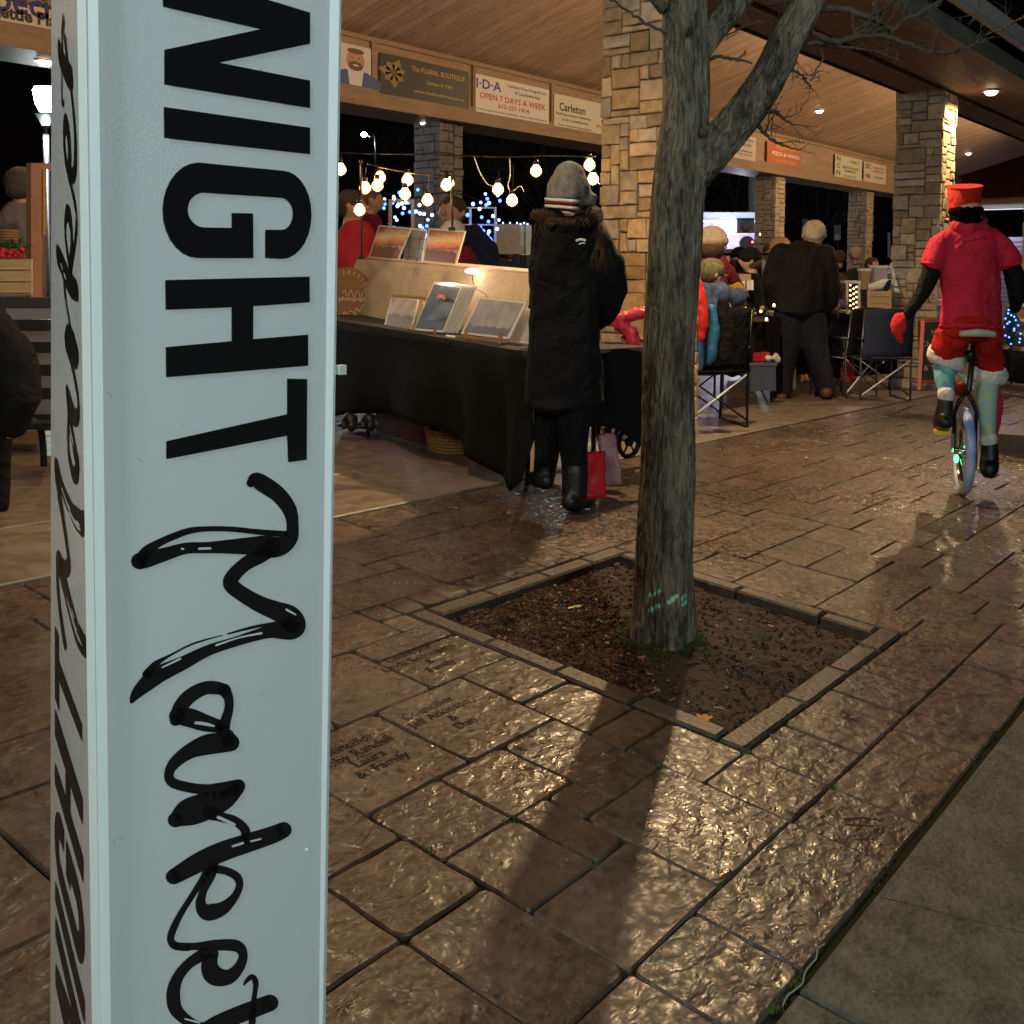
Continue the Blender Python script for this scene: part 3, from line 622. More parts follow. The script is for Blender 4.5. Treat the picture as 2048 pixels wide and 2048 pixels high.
s_k = [[(1290, 855, 88), (1230, 882, 96), (1100, 925, 104), (950, 975, 110), (820, 1035, 108), (680, 1115, 86)], [(900, 1070, 50), (970, 1082, 44), (1030, 1115, 46), (1045, 1165, 40), (1015, 1230, 46), (950, 1290, 74), (870, 1310, 96), (832, 1270, 62), (842, 1200, 44), (880, 1110, 60), (900, 1060, 60)], [(870, 1080, 46), (830, 1145, 34), (770, 1240, 32), (720, 1320, 34), (680, 1400, 40), (664, 1460, 40), (690, 1496, 46), (760, 1508, 36)]]
poly_part('letter_k', strokes(s_k, 8, O5, S5), m_ink)
s_e = [[(690, 1496, 40), (800, 1500, 42), (920, 1492, 60), (1030, 1498, 66), (1065, 1550, 50), (1040, 1620, 60), (980, 1670, 84), (905, 1660, 110), (880, 1600, 92), (900, 1540, 60)], [(850, 1540, 70), (760, 1600, 56), (700, 1680, 62), (678, 1770, 76), (700, 1860, 72), (790, 1930, 56), (900, 1965, 60), (1000, 2010, 70)]]
poly_part('letter_e', strokes(s_e, 8, O5, S5), m_ink)
s_t = [[(1070, 1712, 10), (1085, 1690, 22), (1115, 1668, 30), (1135, 1700, 32), (1130, 1760, 26), (1118, 1850, 34)], [(1215, 1812, 92), (1120, 1848, 96), (1000, 1895, 96), (900, 1945, 100), (800, 2010, 90)], [(1118, 1840, 34), (1110, 1960, 40), (1060, 2060, 50)]]
poly_part('second_letter_t', strokes(s_t, 8, O5, S5), m_ink)
gaps = strokes([[(985, 822, 16), (1060, 820, 16)], [(870, 822, 14), (880, 824, 12)], [(1568, 1228, 16), (1630, 1262, 10)], [(1100, 1465, 14), (1250, 1415, 10), (1400, 1385, 16)], [(740, 1612, 10), (860, 1555, 14)]], 8, O4, S4, 3) + strokes([[(800, 262, 16), (850, 268, 18), (900, 280, 12)], [(925, 785, 18), (1015, 825, 14)], [(1005, 945, 12), (1060, 928, 14)], [(1105, 918, 10), (1160, 905, 10)], [(740, 1900, 8), (820, 1920, 12)]], 8, O5, S5, 3)
for g_ in gaps: poly_part('brush_gap', [g_], m_sign, .0018)
tb = [onface(x, y, nF, A0, .0015) for x, y in [(672, 731), (686, 729), (686, 748), (673, 749)]]
MB().hexa([p - nF * .004 for p in tb], [p + nF * .004 for p in tb]).build('edge_tab', m_seam, sign)
MB().ball(onface(613, 1699, nF, A0, .001), .0022, 8, 6).build('screw_cap', m_seam, sign, True)
sr_ = random.Random(12)
for _ in range(16):
    x, y = sr_.uniform(215, 660), sr_.uniform(40, 2040); a = sr_.uniform(0, 3.1); L_ = sr_.uniform(2, 9); dx, dy = math.cos(a) * L_, math.sin(a) * L_; w_ = .6
    q = [onface(x - dx - dy / L_ * w_, y - dy + dx / L_ * w_, nF, A0, .0004), onface(x + dx - dy / L_ * w_, y + dy + dx / L_ * w_, nF, A0, .0004), onface(x + dx + dy / L_ * w_, y + dy - dx / L_ * w_, nF, A0, .0004), onface(x - dx + dy / L_ * w_, y - dy - dx / L_ * w_, nF, A0, .0004)]
    mesh('scuff_mark', q, [(0, 1, 2, 3)], M('scuff', (.45, .50, .49), .6), sign)
# ------------------------------------------------------------------ street lamps
def street_lamp(name, base, h, watts, label, r=.12):
    b0 = Vector(base); e = empty(name, b0, label, 'street lamp', 'cold white street lamps')
    MB().tube([b0, b0 + Vector((0, 0, .5)), b0 + Vector((0, 0, .52)), b0 + Vector((0, 0, h - .5))], [.09, .08, .05, .035], 12).build('pole', m_blackm, e, True)
    MB().bar(b0 + Vector((-.35, .2, h - 1.1)), b0 + Vector((.35, -.2, h - 1.1)), .015).build('banner_arm', m_blackm, e)
    MB().tube([b0 + Vector((0, 0, h - .5)), b0 + Vector((0, 0, h - .36)), b0 + Vector((0, 0, h - .34))], [.05, .12, .14], 14).build('collar', m_blackm, e, True)
    MB().tube([b0 + Vector((0, 0, h - .34)), b0 + Vector((0, 0, h - .22)), b0 + Vector((0, 0, h - .05)), b0 + Vector((0, 0, h))], [.06, .12, .15, .12], 16).build('globe', m_cold, e, True)
    MB().tube([b0 + Vector((0, 0, h)), b0 + Vector((0, 0, h + .1)), b0 + Vector((0, 0, h + .16))], [.16, .08, .02], 16).build('cap', m_blackm, e, True)
    l = point_lamp('street_lamp_light', b0 + Vector((0, 0, h - .62)), watts, COOL, r); l.parent = e; l.matrix_parent_inverse = PW(e).inverted()
    return e
q = dp(90, 205, 14); street_lamp('street_lamp', (q.x, q.y, gz(q.x, q.y)), q.z - gz(q.x, q.y) + .2, 350, 'cold white street lamp glowing at the left of the sign post')
q = EYE + _R0 * 3.2 - _F0 * 3.4
street_lamp('street_lamp', (q.x, q.y, gz(q.x, q.y)), 4.6, 580, 'cold white street lamp standing behind the viewer on the kerb side', .35)
q = Vector((-2.7, -.25, 0))  # unseen post, added to light the side face of the sign
street_lamp('street_lamp', (q.x, q.y, gz(q.x, q.y)), 3.9, 380, 'unseen cold lamp post added at the left to light the sign side', .25)
# ------------------------------------------------------------------ the tree
def bark_mat(name, c1, c2):
    m = M(name, c1, .85, var=.5, col2=c2, scale=80, stretch=(1, 1, .22), bump=1, bd=.012, detail=9, distort=.6)
    N = m.node_tree.nodes; cr = [x for x in N if x.type == 'VALTORGB'][0]; cr.color_ramp.elements[0].position = .40; cr.color_ramp.elements[1].position = .60
    return m
m_bark = bark_mat('bark', (.175, .148, .100), (.034, .027, .018))
m_twig = M('twig_bark', (.085, .066, .045), .8, bump=.6, scale=80, var=.4)
tree = empty('tree', (TBX, TBY, soil_z(TBX, TBY)), 'bare leafless tree with furrowed grey green bark growing in the square soil pit', 'tree')
TD = 3.56
def trunk_mesh(name, pts, rad, n=110, m=150, amp=.010, flare=False, seed=0, parent=None, mat=None):
    P = subd(pts, 12); N = len(P)
    Rr = subd([Vector((r, 0, 0)) for r in rad], 12)
    # resample to m rings
    vs = []; L = [0]
    for i in range(1, N): L.append(L[-1] + (P[i] - P[i - 1]).length)
    def at_(t):
        s = t * L[-1]; i = 0
        while i < N - 2 and L[i + 1] < s: i += 1
        k = (s - L[i]) / max(1e-9, L[i + 1] - L[i]); return P[i].lerp(P[i + 1], k), Rr[i].lerp(Rr[i + 1], k).x, s
    prev = Vector((1, 0, 0))
    for j in range(m + 1):
        t = j / m; p, r, s = at_(t); q, _, _ = at_(min(1, t + .01)); o, _, _ = at_(max(0, t - .01)); d = (q - o).normalized()
        a = prev - d * prev.dot(d); a.normalize(); prev = a; b = d.cross(a)
        for k in range(n):
            g = 2 * math.pi * k / n; c, s_ = math.cos(g), math.sin(g)
            w = Vector((c * 1.0, s_ * 1.0, s * .9 + seed)); tw = .35 * noise.noise(w * 1.2)
            g2 = g + tw; u = Vector((math.cos(g2) * 6.5, math.sin(g2) * 6.5, s * 6.5 + seed + noise.noise(Vector((c * 3, s_ * 3, s * 6))) * .9))
            rid = 1 - abs(noise.noise(u)) * 2.2; rid2 = 1 - abs(noise.noise(u * 2.3 + Vector((7, 3, 1)))) * 2
            dr = -amp * (1.5 * max(0, .42 - abs(noise.noise(u)) * 2.0) + 1.1 * max(0, .40 - abs(noise.noise(u * 2.1 + Vector((7, 3, 1)))) * 2) ) * 1.6 + amp * .35 + r * .07 * noise.noise(Vector((c, s_, s * 2.2 + seed)))
            if flare and s < .35: dr += r * .22 * (1 - s / .35) ** 2 * (1 + .55 * math.sin(g * 5 + seed))
            vs.append(p + a * (c * (r + dr)) + b * (s_ * (r + dr)))
    fs = [(j * n + k, j * n + (k + 1) % n, (j + 1) * n + (k + 1) % n, (j + 1) * n + k) for j in range(m) for k in range(n)]
    fs.append(tuple(m * n + k for k in range(n)))
    return mesh(name, vs, fs, mat or m_bark, parent, True)
def tp(px, py, dd=0): return dp(px, py, TD + dd)
px2m = TD / FPX
trunk_pts = [tp(1322, 1290), tp(1328, 1200), tp(1330, 1100), tp(1335, 900), tp(1338, 700), tp(1345, 560), tp(1352, 430), tp(1362, 330), tp(1372, 220, .01), tp(1372, 120, .02), tp(1370, 30, .03), tp(1362, -60, .04), tp(1350, -260, .06), tp(1335, -520, .1)]
trunk_r = [x * px2m for x in (60, 58, 57, 54, 51, 51, 53, 52, 46, 46, 44, 40, 34, 26)]
trunk_mesh('trunk', trunk_pts, trunk_r, 200, 420, .008, True, 0, tree)
def limb(pts, rads, seed, n=84, m=150, amp=.008, name='limb'): return trunk_mesh(name, [tp(*p) for p in pts], [r * px2m for r in rads], n, m, amp, False, seed, tree)
limb([(1368, 372, 0), (1405, 325, -.02), (1450, 272, -.05), (1505, 205, -.08), (1545, 140, -.11), (1578, 70, -.14), (1618, 0, -.17), (1670, -110, -.2), (1720, -260, -.22)], [34, 37, 37, 35, 32, 31, 27, 22, 16], 5)
limb([(1385, 130, 0), (1408, 85, .03), (1440, 45, .05), (1475, 5, .06), (1530, -60, .08), (1600, -160, .1)], [20, 25, 24, 22, 17, 12], 11)
# knots
for (px, py, r) in [(1378, 63, 8), (1404, 250 + 15, 9)]:
    p = dp(px, py, TD - 46 * px2m * 1.0); MB().ball(p, (r * px2m, r * px2m, r * px2m * 1.1), 10, 6).build('knot', m_twig if r > 8 else m_dark, tree, True)
trng = random.Random(17)
def c3(L): return [(1348 + x * .3623, y * .3623, dd) for x, y, dd in L]
def branch(pts, r0, r1, twigs=6, depth=0, knob=True):
    P = subd([tp(*p) for p in pts], 5); N = len(P)
    P = [p + Vector((trng.uniform(-1, 1), trng.uniform(-1, 1), trng.uniform(-1, 1))) * (.0035 if 0 < i < N - 1 else 0) for i, p in enumerate(P)]
    R = [.8 * (r0 + (r1 - r0) * (i / (N - 1)) ** .8) * px2m * trng.uniform(.85, 1.2) for i in range(N)]
    b = MB(); b.tube(P, R, 7)
    def tw(p, d, ln, r, lev):
        k = trng.randint(3, 5); q = [p]; dd = d.copy()
        for i in range(k):
            dd = (dd + Vector((trng.uniform(-1, 1), trng.uniform(-1, 1), trng.uniform(-.7, 1))) * .38).normalized(); q.append(q[-1] + dd * ln / k)
        b.tube(q, [r * (1 - .7 * i / k) for i in range(k + 1)], 5)
        if lev > 0:
            for i in range(1, k):
                if trng.random() < .75: tw(q[i], (dd + Vector((trng.uniform(-1, 1), trng.uniform(-1, 1), trng.uniform(-1, 1))) * .9).normalized(), ln * .45, r * .6, lev - 1)
        else:
            for qq in q[1:]:
                b.ball(qq, r * 1.5, 5, 3)
    for i in range(max(1, int(twigs * .62))):
        j = trng.randint(max(1, N // 5), N - 1); d = (P[j] - P[j - 1]).normalized()
        dirn = (d + (RT * trng.uniform(-1, 1) + UP * trng.uniform(-1, 1) + FW * trng.uniform(-.6, .6)) * .9).normalized()
        tw(P[j], dirn, trng.uniform(.05, .14), R[j] * .5, 1)
    b.build('branch', m_twig, tree, True)
branch(c3([(590, 360, -.1), (650, 385, -.14), (700, 412, -.17), (735, 450, -.2), (755, 480, -.2)]), 5, 1.5, 10)
branch(c3([(185, 325, 0), (250, 312, -.04), (330, 325, -.06), (430, 352, -.08)]), 5.5, 3, 3)
branch(c3([(440, 590, -.05), (520, 612, -.1), (575, 628, -.14), (620, 668, -.17), (668, 690, -.18)]), 8, 1.6, 10)
branch(c3([(430, 610, -.05), (470, 700, -.08), (520, 755, -.12), (580, 790, -.15), (640, 812, -.18), (700, 826, -.2)]), 6, 1.5, 9)
branch(c3([(720, 150, -.12), (800, 200, -.16), (900, 232, -.2), (1020, 205, -.24), (1180, 208, -.3), (1330, 258, -.36), (1420, 285, -.4), (1520, 290, -.44), (1620, 262, -.48), (1680, 230, -.5)]), 9, 2, 18)
branch(c3([(760, 40, -.12), (860, 52, -.15), (960, 58, -.18), (1060, 92, -.2), (1150, 130, -.22), (1205, 165, -.24), (1270, 110, -.26), (1360, 70, -.28), (1440, 20, -.3), (1500, -40, -.3)]), 10, 3, 16)
branch(c3([(660, 245, -.1), (760, 240, -.14), (860, 235, -.18), (960, 262, -.22), (1060, 272, -.25), (1150, 300, -.28), (1245, 335, -.3)]), 6, 1.5, 12)
branch(c3([(1090, 100, -.2), (1110, 40, -.18), (1120, 0, -.16), (1150, -60, -.14)]), 6, 4, 5)
branch(c3([(980, 60, -.18), (985, 110, -.19), (985, 170, -.2)]), 4, 1.5, 3)
branch(c3([(1205, 165, -.24), (1195, 200, -.26), (1230, 250, -.28), (1245, 300, -.3)]), 4, 1.3, 4)
branch(c3([(560, 130, -.04), (470, 125, 0), (400, 140, .03), (330, 175, .05), (290, 200, .05)]), 5, 1.5, 8)
branch(c3([(820, 260, -.14), (815, 330, -.14), (790, 380, -.14), (755, 450, -.14)]), 3, 1.2, 3)
branch(c3([(640, 300, -.1), (670, 330, -.12), (655, 380, -.13)]), 3, 1, 6)
branch(c3([(1400, 90, -.3), (1450, 150, -.34), (1500, 210, -.36)]), 3.5, 1.2, 4)
branch(c3([(500, 20, .04), (600, 15, .0), (720, 10, -.04), (850, 30, -.1)]), 5, 3, 7)
branch(c3([(1932, 90, -.9), (1860, 130, -.8), (1800, 160, -.7), (1720, 200, -.6)]), 2.5, 1, 3)
branch(c3([(1680, -40, -.5), (1690, 30, -.5), (1660, 90, -.5), (1650, 120, -.5)]), 3, 1, 4)
def c2(L): return [(670 + x * .3623, y * .3623, dd) for x, y, dd in L]
branch(c2([(1830, 180, 0), (1780, 160, 0), (1700, 120, 0), (1620, 62, 0), (1545, 10, 0), (1490, -20, 0), (1400, -90, 0)]), 5, 2, 2)
branch([(1330, 20, 0), (1250, -60, 0), (1150, -180, .1), (1050, -330, .2)], 16, 4, 12)
for k in range(9):
    x0 = trng.uniform(1340, 1700); dx = trng.uniform(-500, 500)
    branch([(x0, -300 + trng.uniform(-100, 100), .1), (x0 + dx * .4, -500, trng.uniform(-.4, .4)), (x0 + dx, -800 - trng.uniform(0, 200), trng.uniform(-.6, .6))], 14, 3, 14)
# fallen leaves and sticks round the pit
def leaf(name, c, ln, wd, ang, mat, label, lobes=False, lift=.006):
    c = Vector(c); n = 15; up = Vector((0, 0, 1)); ca, sa = math.cos(ang), math.sin(ang); r = random.Random(int(ln * 1e5)); top = []
    m = 20
    for k in range(m):
        g = 2 * math.pi * k / m; rad = 1.0
        if lobes: rad = .55 + .45 * abs(math.cos(g * 2.5)) ** .8
        x = math.cos(g) * ln * rad; y = math.sin(g) * wd * rad * (1 if lobes else (1 - .35 * math.cos(g) ** 2))
        z = lift + .35 * abs(y) + .12 * abs(x) + r.uniform(-.001, .001)
        top.append((c.x + ca * x - sa * y, c.y + sa * x + ca * y, c.z + z))
    cen = (c.x, c.y, c.z + lift * .5); vs = top + [cen] + [(x, y, z - .0012) for x, y, z in top] + [(cen[0], cen[1], cen[2] - .0012)]
    fs = [(k, (k + 1) % m, m) for k in range(m)] + [(m + 1 + (k + 1) % m, m + 1 + k, 2 * m + 1) for k in range(m)] + [(k, m + 1 + k, m + 1 + (k + 1) % m, (k + 1) % m) for k in range(m)]
    o = mesh(name, vs, fs, mat, None, False); return tag(o, label, 'leaf')
def soilat(px, py): p = at(px, py); return Vector((p.x, p.y, soil_z(p.x, p.y)))
leaf('fallen_leaf', soilat(1152, 1200), .036, .011, -.35, M('yellow_leaf', (.6, .5, .2), .5, var=.3, scale=60), 'long pale yellow leaf lying on the bark mulch left of the trunk')
leaf('fallen_leaf', soilat(1408, 1424), .03, .026, .3, M('orange_leaf', (.55, .22, .03), .5, var=.3, scale=60), 'orange lobed leaf in the near corner of the tree pit', True)
leaf('fallen_leaf', soilat(997, 1258), .014, .006, .4, M('red_leaf', (.6, .16, .04), .5), 'tiny orange red leaf scrap at the left edge of the mulch')
leaf('fallen_leaf', at(1697, 1434), .026, .024, .9, M('brown_leaf', (.12, .06, .03), .6, var=.4, scale=60), 'curled brown leaf on the paving right of the tree pit', True, .012)
def stick(p, q, r, label, mat=m_twig):
    p, q = Vector(p), Vector(q); mid = (p + q) / 2 + Vector((.003, .002, .003))
    tag(MB().tube([p, mid, q], [r, r * .9, r * .5], 6).build('twig', mat, None, True), label, 'twig')
e3 = Vector((0, 0, .006))
stick(at(1688, 1643) + e3, at(1765, 1646) + e3, .0028, 'short black twig lying on the paving near the kerb', m_dark)
stick(soilat(1030, 1247) + e3, soilat(1110, 1215) + e3, .0016, 'thin brown twig on the mulch under the yellow leaf')
stick(at(1340, 1745) + e3, at(1336, 1690) + e3 + Vector((0, 0, .02)), .0016, 'thin reddish stalk sticking out of a paving joint')
stick(soilat(1427, 1396) + e3, soilat(1458, 1403) + e3, .0016, 'pale dry straw in the near part of the tree pit', M('straw', (.5, .42, .28), .7))
mbx = MB()
# pale rope end along the kerb joint
pr_ = [at(*p) + Vector((0, 0, .008)) for p in [(1650, 1895), (1636, 1905), (1632, 1925), (1615, 1945), (1608, 1960), (1605, 1975), (1590, 1988), (1575, 2000), (1565, 2020)]]
tag(MB().tube(subd(pr_, 4), .0016, 6).build('string', M('pale_string', (.20, .22, .19), .9), None, True), 'pale grey string lying in the joint along the kerb', 'string')
for (px, py, w, lbp) in [(1548, 1411, .003, 'white pebble in the near corner of the pit right of the orange leaf'), (1377, 1385, .003, 'white pebble on the soil just behind the orange leaf'), (1116, 1278, .004, 'pale pebble on the mulch below the long yellow leaf'), (1000, 1270, .003, 'tiny pale pebble beside the red leaf scrap'), (1480, 1226, .004, 'pale pebble on the bare soil right of the trunk')]:
    p = soilat(px, py); tag(MB().ball(p + Vector((0, 0, .004)), (w * 1.4, w, w * .8), 7, 5).build('pebble', M('white_pebble', (.6, .57, .5), .6)), lbp, 'pebble', 'white pebbles in the tree pit')
# engraved slabs
def text_mesh(name, body, size, M4, mat, parent, ext=.0, align='CENTER', bold=0, sx=1.0):
    cu = bpy.data.curves.new('t', 'FONT'); cu.body = body; cu.size = size; cu.align_x = align; cu.align_y = 'CENTER'; cu.extrude = ext; cu.offset = bold; cu.resolution_u = 2
    o = bpy.data.objects.new('t', cu); COL.objects.link(o); dg = bpy.context.evaluated_depsgraph_get(); me = bpy.data.meshes.new_from_object(o.evaluated_get(dg)); bpy.data.objects.remove(o); bpy.data.curves.remove(cu)
    me.name = name; me.materials.clear(); me.transform(Matrix.Diagonal((sx, 1, 1, 1))); me.transform(M4); 
    if not len(me.vertices): return None
    c = sum((v.co for v in me.vertices), Vector()) / len(me.vertices); me.transform(Matrix.Translation(-c))
    return link(name, me, mat, parent, False, c)
def frame_m(o, ux, uy):
    ux, uy = Vector(ux).normalized(), Vector(uy).normalized(); uz = ux.cross(uy); return Matrix(((ux.x, uy.x, uz.x, o[0]), (ux.y, uy.y, uz.y, o[1]), (ux.z, uy.z, uz.z, o[2]), (0, 0, 0, 1)))
m_engr = M('engraved_letters', (.016, .012, .009), .9, spec=.1)
for (key, cx, cy, lines) in [((5, 6), 2.08, 1.89, ['Councillor', 'Jeff Atkinson', '&', 'Dan']), ((2, 6), 1.755, 1.88, ['Councillor', 'Toby Randell', 'Laura', '&  Family']), ((7, 9), 2.31, 2.19, ['Councillor', 'Linda Seccaspina', '&', 'Family'])]:
    par = paver_objs.get(key) or pav
    for i, t in enumerate(lines):
        y = cy + .06 - i * .043
        text_mesh('engraved_line', t, .047, frame_m((cx + i * .004, y, gz(cx, y) + .0008), (1, 0, -.0328), (0, 1, .081)), m_engr, par, 0, bold=.0001)
# ------------------------------------------------------------------ soft bodies
def remeshed(name, mb, mat, parent, vox, smooth=4, fold=0.0, fs=7.0, seed=0):
    me = bpy.data.meshes.new('t'); me.from_pydata(mb.v, [], mb.f); o = bpy.data.objects.new('t', me); COL.objects.link(o)
    md = o.modifiers.new('r', 'REMESH'); md.mode = 'VOXEL'; md.voxel_size = vox; sm = o.modifiers.new('s', 'SMOOTH'); sm.factor = .5; sm.iterations = smooth
    dg = bpy.context.evaluated_depsgraph_get(); r = bpy.data.meshes.new_from_object(o.evaluated_get(dg)); bpy.data.objects.remove(o); bpy.data.meshes.remove(me)
    r.name = name
    if fold:
        for v in r.vertices:
            c = v.co; w = noise.noise(Vector((c.x * fs, c.y * fs, c.z * fs * .55 + seed))) + .5 * noise.noise(Vector((c.x * fs * 2.3, c.y * fs * 2.3, c.z * fs * 1.7 + seed)))
            v.co = c + v.normal * (w * fold)
    n = len(r.vertices)
    lo = Vector((min(v.co.x for v in r.vertices), min(v.co.y for v in r.vertices), min(v.co.z for v in r.vertices))) if n else Vector()
    r.transform(Matrix.Translation(-lo)); r.materials.clear(); return link(name, r, mat, parent, True, lo)
def chain(mb, D, pts, n=14):
    """pts: (px, py, depth offset, side radius px[, depth radius px])"""
    s = D / FPX; P = [dp(p[0], p[1], D + p[2]) for p in pts]; R = [(p[3] * s, (p[4] if len(p) > 4 else p[3]) * s) for p in pts]
    mb.tube(P, R, n, side=_R0)
    for k in (0, -1): mb.ball(P[k], (R[k][0], R[k][1], min(R[k]) * (.35 if len(pts[k]) > 4 else 1)), 12, 8)
    return mb
def soft(name, D, chains, mat, parent, vox=.014, smooth=4, fold=0.0, fs=7.0, seed=0):
    mb = MB()
    for c in chains: chain(mb, D, c)
    return remeshed(name, mb, mat, parent, vox * max(1, D / 6), smooth, fold, fs, seed)
def hand(mb, p, d, side, s=1.0):
    """palm with four bent fingers and a thumb; d: direction of the fingers, side: direction of the thumb"""
    p, d, side = Vector(p), Vector(d).normalized(), Vector(side).normalized(); u = d.cross(side).normalized()
    mb.tube([p - d * .02 * s, p + d * .035 * s, p + d * .075 * s], [(.024 * s, .014 * s), (.036 * s, .015 * s), (.034 * s, .013 * s)], 10, side=side)
    for i, l in enumerate((.062, .070, .066, .050)):
        a = p + d * .07 * s + side * (.026 - .0175 * i) * s; b = a + (d * .9 + u * .25).normalized() * l * .5 * s; c = b + (d * .6 + u * .8).normalized() * l * .5 * s
        mb.tube([a, b, c], [.0092 * s, .0085 * s, .007 * s], 7)
    a = p + d * .02 * s + side * .03 * s; b = a + (d * .7 + side * .7) * .03 * s; mb.tube([a, b, b + (d * .9 + side * .2 + u * .3) * .028 * s], [.011 * s, .010 * s, .008 * s], 7)
def head(mb, c, f, r, neck=True):
    """skull, jaw, nose, ears; f: facing"""
    c, f = Vector(c), Vector(f).normalized(); sd = f.cross(Vector((0, 0, 1))).normalized(); z = Vector((0, 0, 1))
    mb.ball(c, (r * .86, r * .86, r * 1.0), 14, 10); mb.ball(c - f * r * .22 + z * r * .1, (r * .86, r * .86, r * .85), 14, 10)
    mb.ball(c + f * r * .28 - z * r * .5, (r * .55, r * .55, r * .55), 12, 8)
    mb.tube([c + f * r * .8 + z * r * .12, c + f * r * 1.12 - z * r * .14, c + f * r * .9 - z * r * .25], [r * .09, r * .15, r * .12], 7)
    mb.ball(c + f * r * .82 - z * r * .48, (r * .2, r * .2, r * .09), 8, 6)
    for s in (1, -1):
        mb.ball(c + sd * s * r * .9 - z * r * .05, (r * .16, r * .16, r * .26), 8, 6); mb.ball(c + f * r * .72 + sd * s * r * .3 + z * r * .14, (r * .16, r * .16, r * .07), 8, 6)
    if neck: mb.tube([c - z * r * .6 - f * r * .1, c - z * r * 1.6 - f * r * .25], [r * .5, r * .55], 12)
m_skin = M('skin', (.50, .28, .20), .5, var=.1, scale=20)
def cloth(name, c, r=.85, b=.9, sc=11, **k): return M(name, c, r, bump=b, scale=sc, var=.3, spec=.25, bd=.03, detail=7, distort=.8, **k)
m_coat = cloth('black_coat_cloth', (.0035, .0035, .0045), .85); m_trs = cloth('black_trouser_cloth', (.003, .003, .0035)); m_boot = M('black_boot', (.006, .006, .006), .45, bump=.3, scale=60)
m_redc = cloth('red_jersey', (.52, .018, .050), .8); m_redf = cloth('red_felt', (.42, .012, .008), .8); m_fur = M('white_fur', (.78, .74, .70), .95, bump=1, scale=120, var=.25, bd=.01)
m_blk = cloth('black_jersey', (.004, .004, .0045)); m_jean = cloth('blue_denim', (.012, .015, .024)); m_hairb = M('brown_hair', (.09, .045, .022), .6, bump=1, scale=60, stretch=(6, 6, .6), var=.6)
m_white_hair = M('white_hair', (.55, .46, .36), .8, bump=1, scale=90, var=.35, bd=.01); m_grey_knit = M('grey_knit', (.20, .20, .19), .95, bump=1, scale=130, var=.5, bd=.006)
m_whitec = cloth('white_cloth', (.7, .68, .64)); m_maroon = cloth('maroon_cloth', (.16, .012, .03)); m_navy = cloth('navy_cloth', (.012, .018, .055)); m_red = M('red_plastic', (.55, .02, .02), .35, bump=.1, scale=20)
def person(x, y, D, label, grp=None):
    b = dp(x, y, D); return empty('person', b, label, 'person', grp)
def person_body(e, D, hd, f, rpx, chains, hands=()):
    mb = MB(); head(mb, dp(hd[0], hd[1], D + hd[2]), f, rpx * D / FPX)
    for c in chains: chain(mb, D, c)
    for (p, d, s) in hands: hand(mb, p, d, s)
    return remeshed('body', mb, m_skin, e, .0085 * max(1, D / 6), 2)
def hairs(name, roots, ln, r, mat, parent, D, n=90, seed=1, spread=.6, down=1.0):
    rg = random.Random(seed); mb = MB(); s = D / FPX
    for (x, y, dd, w, h) in roots:
        for _ in range(n):
            p = dp(x + rg.uniform(-w, w), y + rg.uniform(-h, h), D + dd + rg.uniform(-.03, .03)); d = (Vector((0, 0, -down)) + RT * rg.uniform(-spread, spread) + FW * rg.uniform(-spread, spread)).normalized()
            q = p + d * ln * rg.uniform(.4, 1) * s; m = (p + q) / 2 + RT * rg.uniform(-3, 3) * s
            mb.tube([p, m, q], [r, r * .8, r * .3], 3, caps=False)
    o = mb.build(name, mat, parent); return o
# ---- woman in the long black coat
D = 5.2; AW = _F0.copy(); LF = (_F0 * .9 - _R0 * .45).normalized()
e = person(1125, 1015, D, 'woman in a long black coat and grey knit hat standing at the photo table')
person_body(e, D, (1140, 392, 0), LF, 36, [[(1138, 440, 0, 30), (1135, 520, 0, 50, 36), (1135, 640, 0, 48, 36), (1135, 760, 0, 55, 40)], [(1150, 760, -.03, 24), (1147, 880, -.04, 16), (1149, 975, -.04, 11)], [(1110, 760, .08, 24), (1098, 880, .12, 16), (1093, 935, .14, 11)],
    [(1185, 470, .0, 16), (1214, 530, .02, 14), (1220, 583, .08, 14), (1185, 648, .27, 11)], [(1092, 470, .0, 16), (1084, 540, .04, 14), (1092, 622, .25, 11)]],
    [(dp(1188, 645, D + .28), _F0 + Vector((0, 0, -.2)), -_R0), (dp(1092, 625, D + .28), _F0 + Vector((0, 0, -.2)), _R0)])
soft('coat', D, [[(1137, 440, 0, 42, 34), (1133, 480, 0, 68, 42), (1130, 530, 0, 74, 46), (1128, 610, 0, 72, 48), (1126, 690, 0, 74, 50), (1128, 760, 0, 80, 54), (1130, 808, 0, 82, 56)],
    [(1185, 468, 0, 32), (1212, 530, .02, 36), (1220, 585, .08, 36), (1205, 630, .2, 28), (1185, 648, .27, 22)], [(1092, 468, 0, 30), (1084, 540, .04, 30), (1086, 600, .14, 27), (1092, 622, .25, 22)]], m_coat, e, .013, 4, .020, 7)
soft('hood', D, [[(1100, 438, .02, 26), (1120, 452, -.05, 28), (1150, 456, -.07, 28), (1178, 446, -.03, 26), (1188, 432, .04, 22)]], m_coat, e, .012, 3, .008)
hairs('hair', [(1092, 428, -.02, 18, 12), (1185, 436, -.02, 12, 14), (1198, 470, -.06, 9, 30)], 60, .0014, m_hairb, e, D, 110, 3, .5)
hairs('fur_trim', [(1090, 425, -.04, 26, 8), (1135, 440, -.10, 40, 6), (1182, 428, -.05, 20, 10)], 14, .0012, M('fur_trim', (.12, .06, .03), .9, var=.4), e, D, 260, 5, .9, .8)
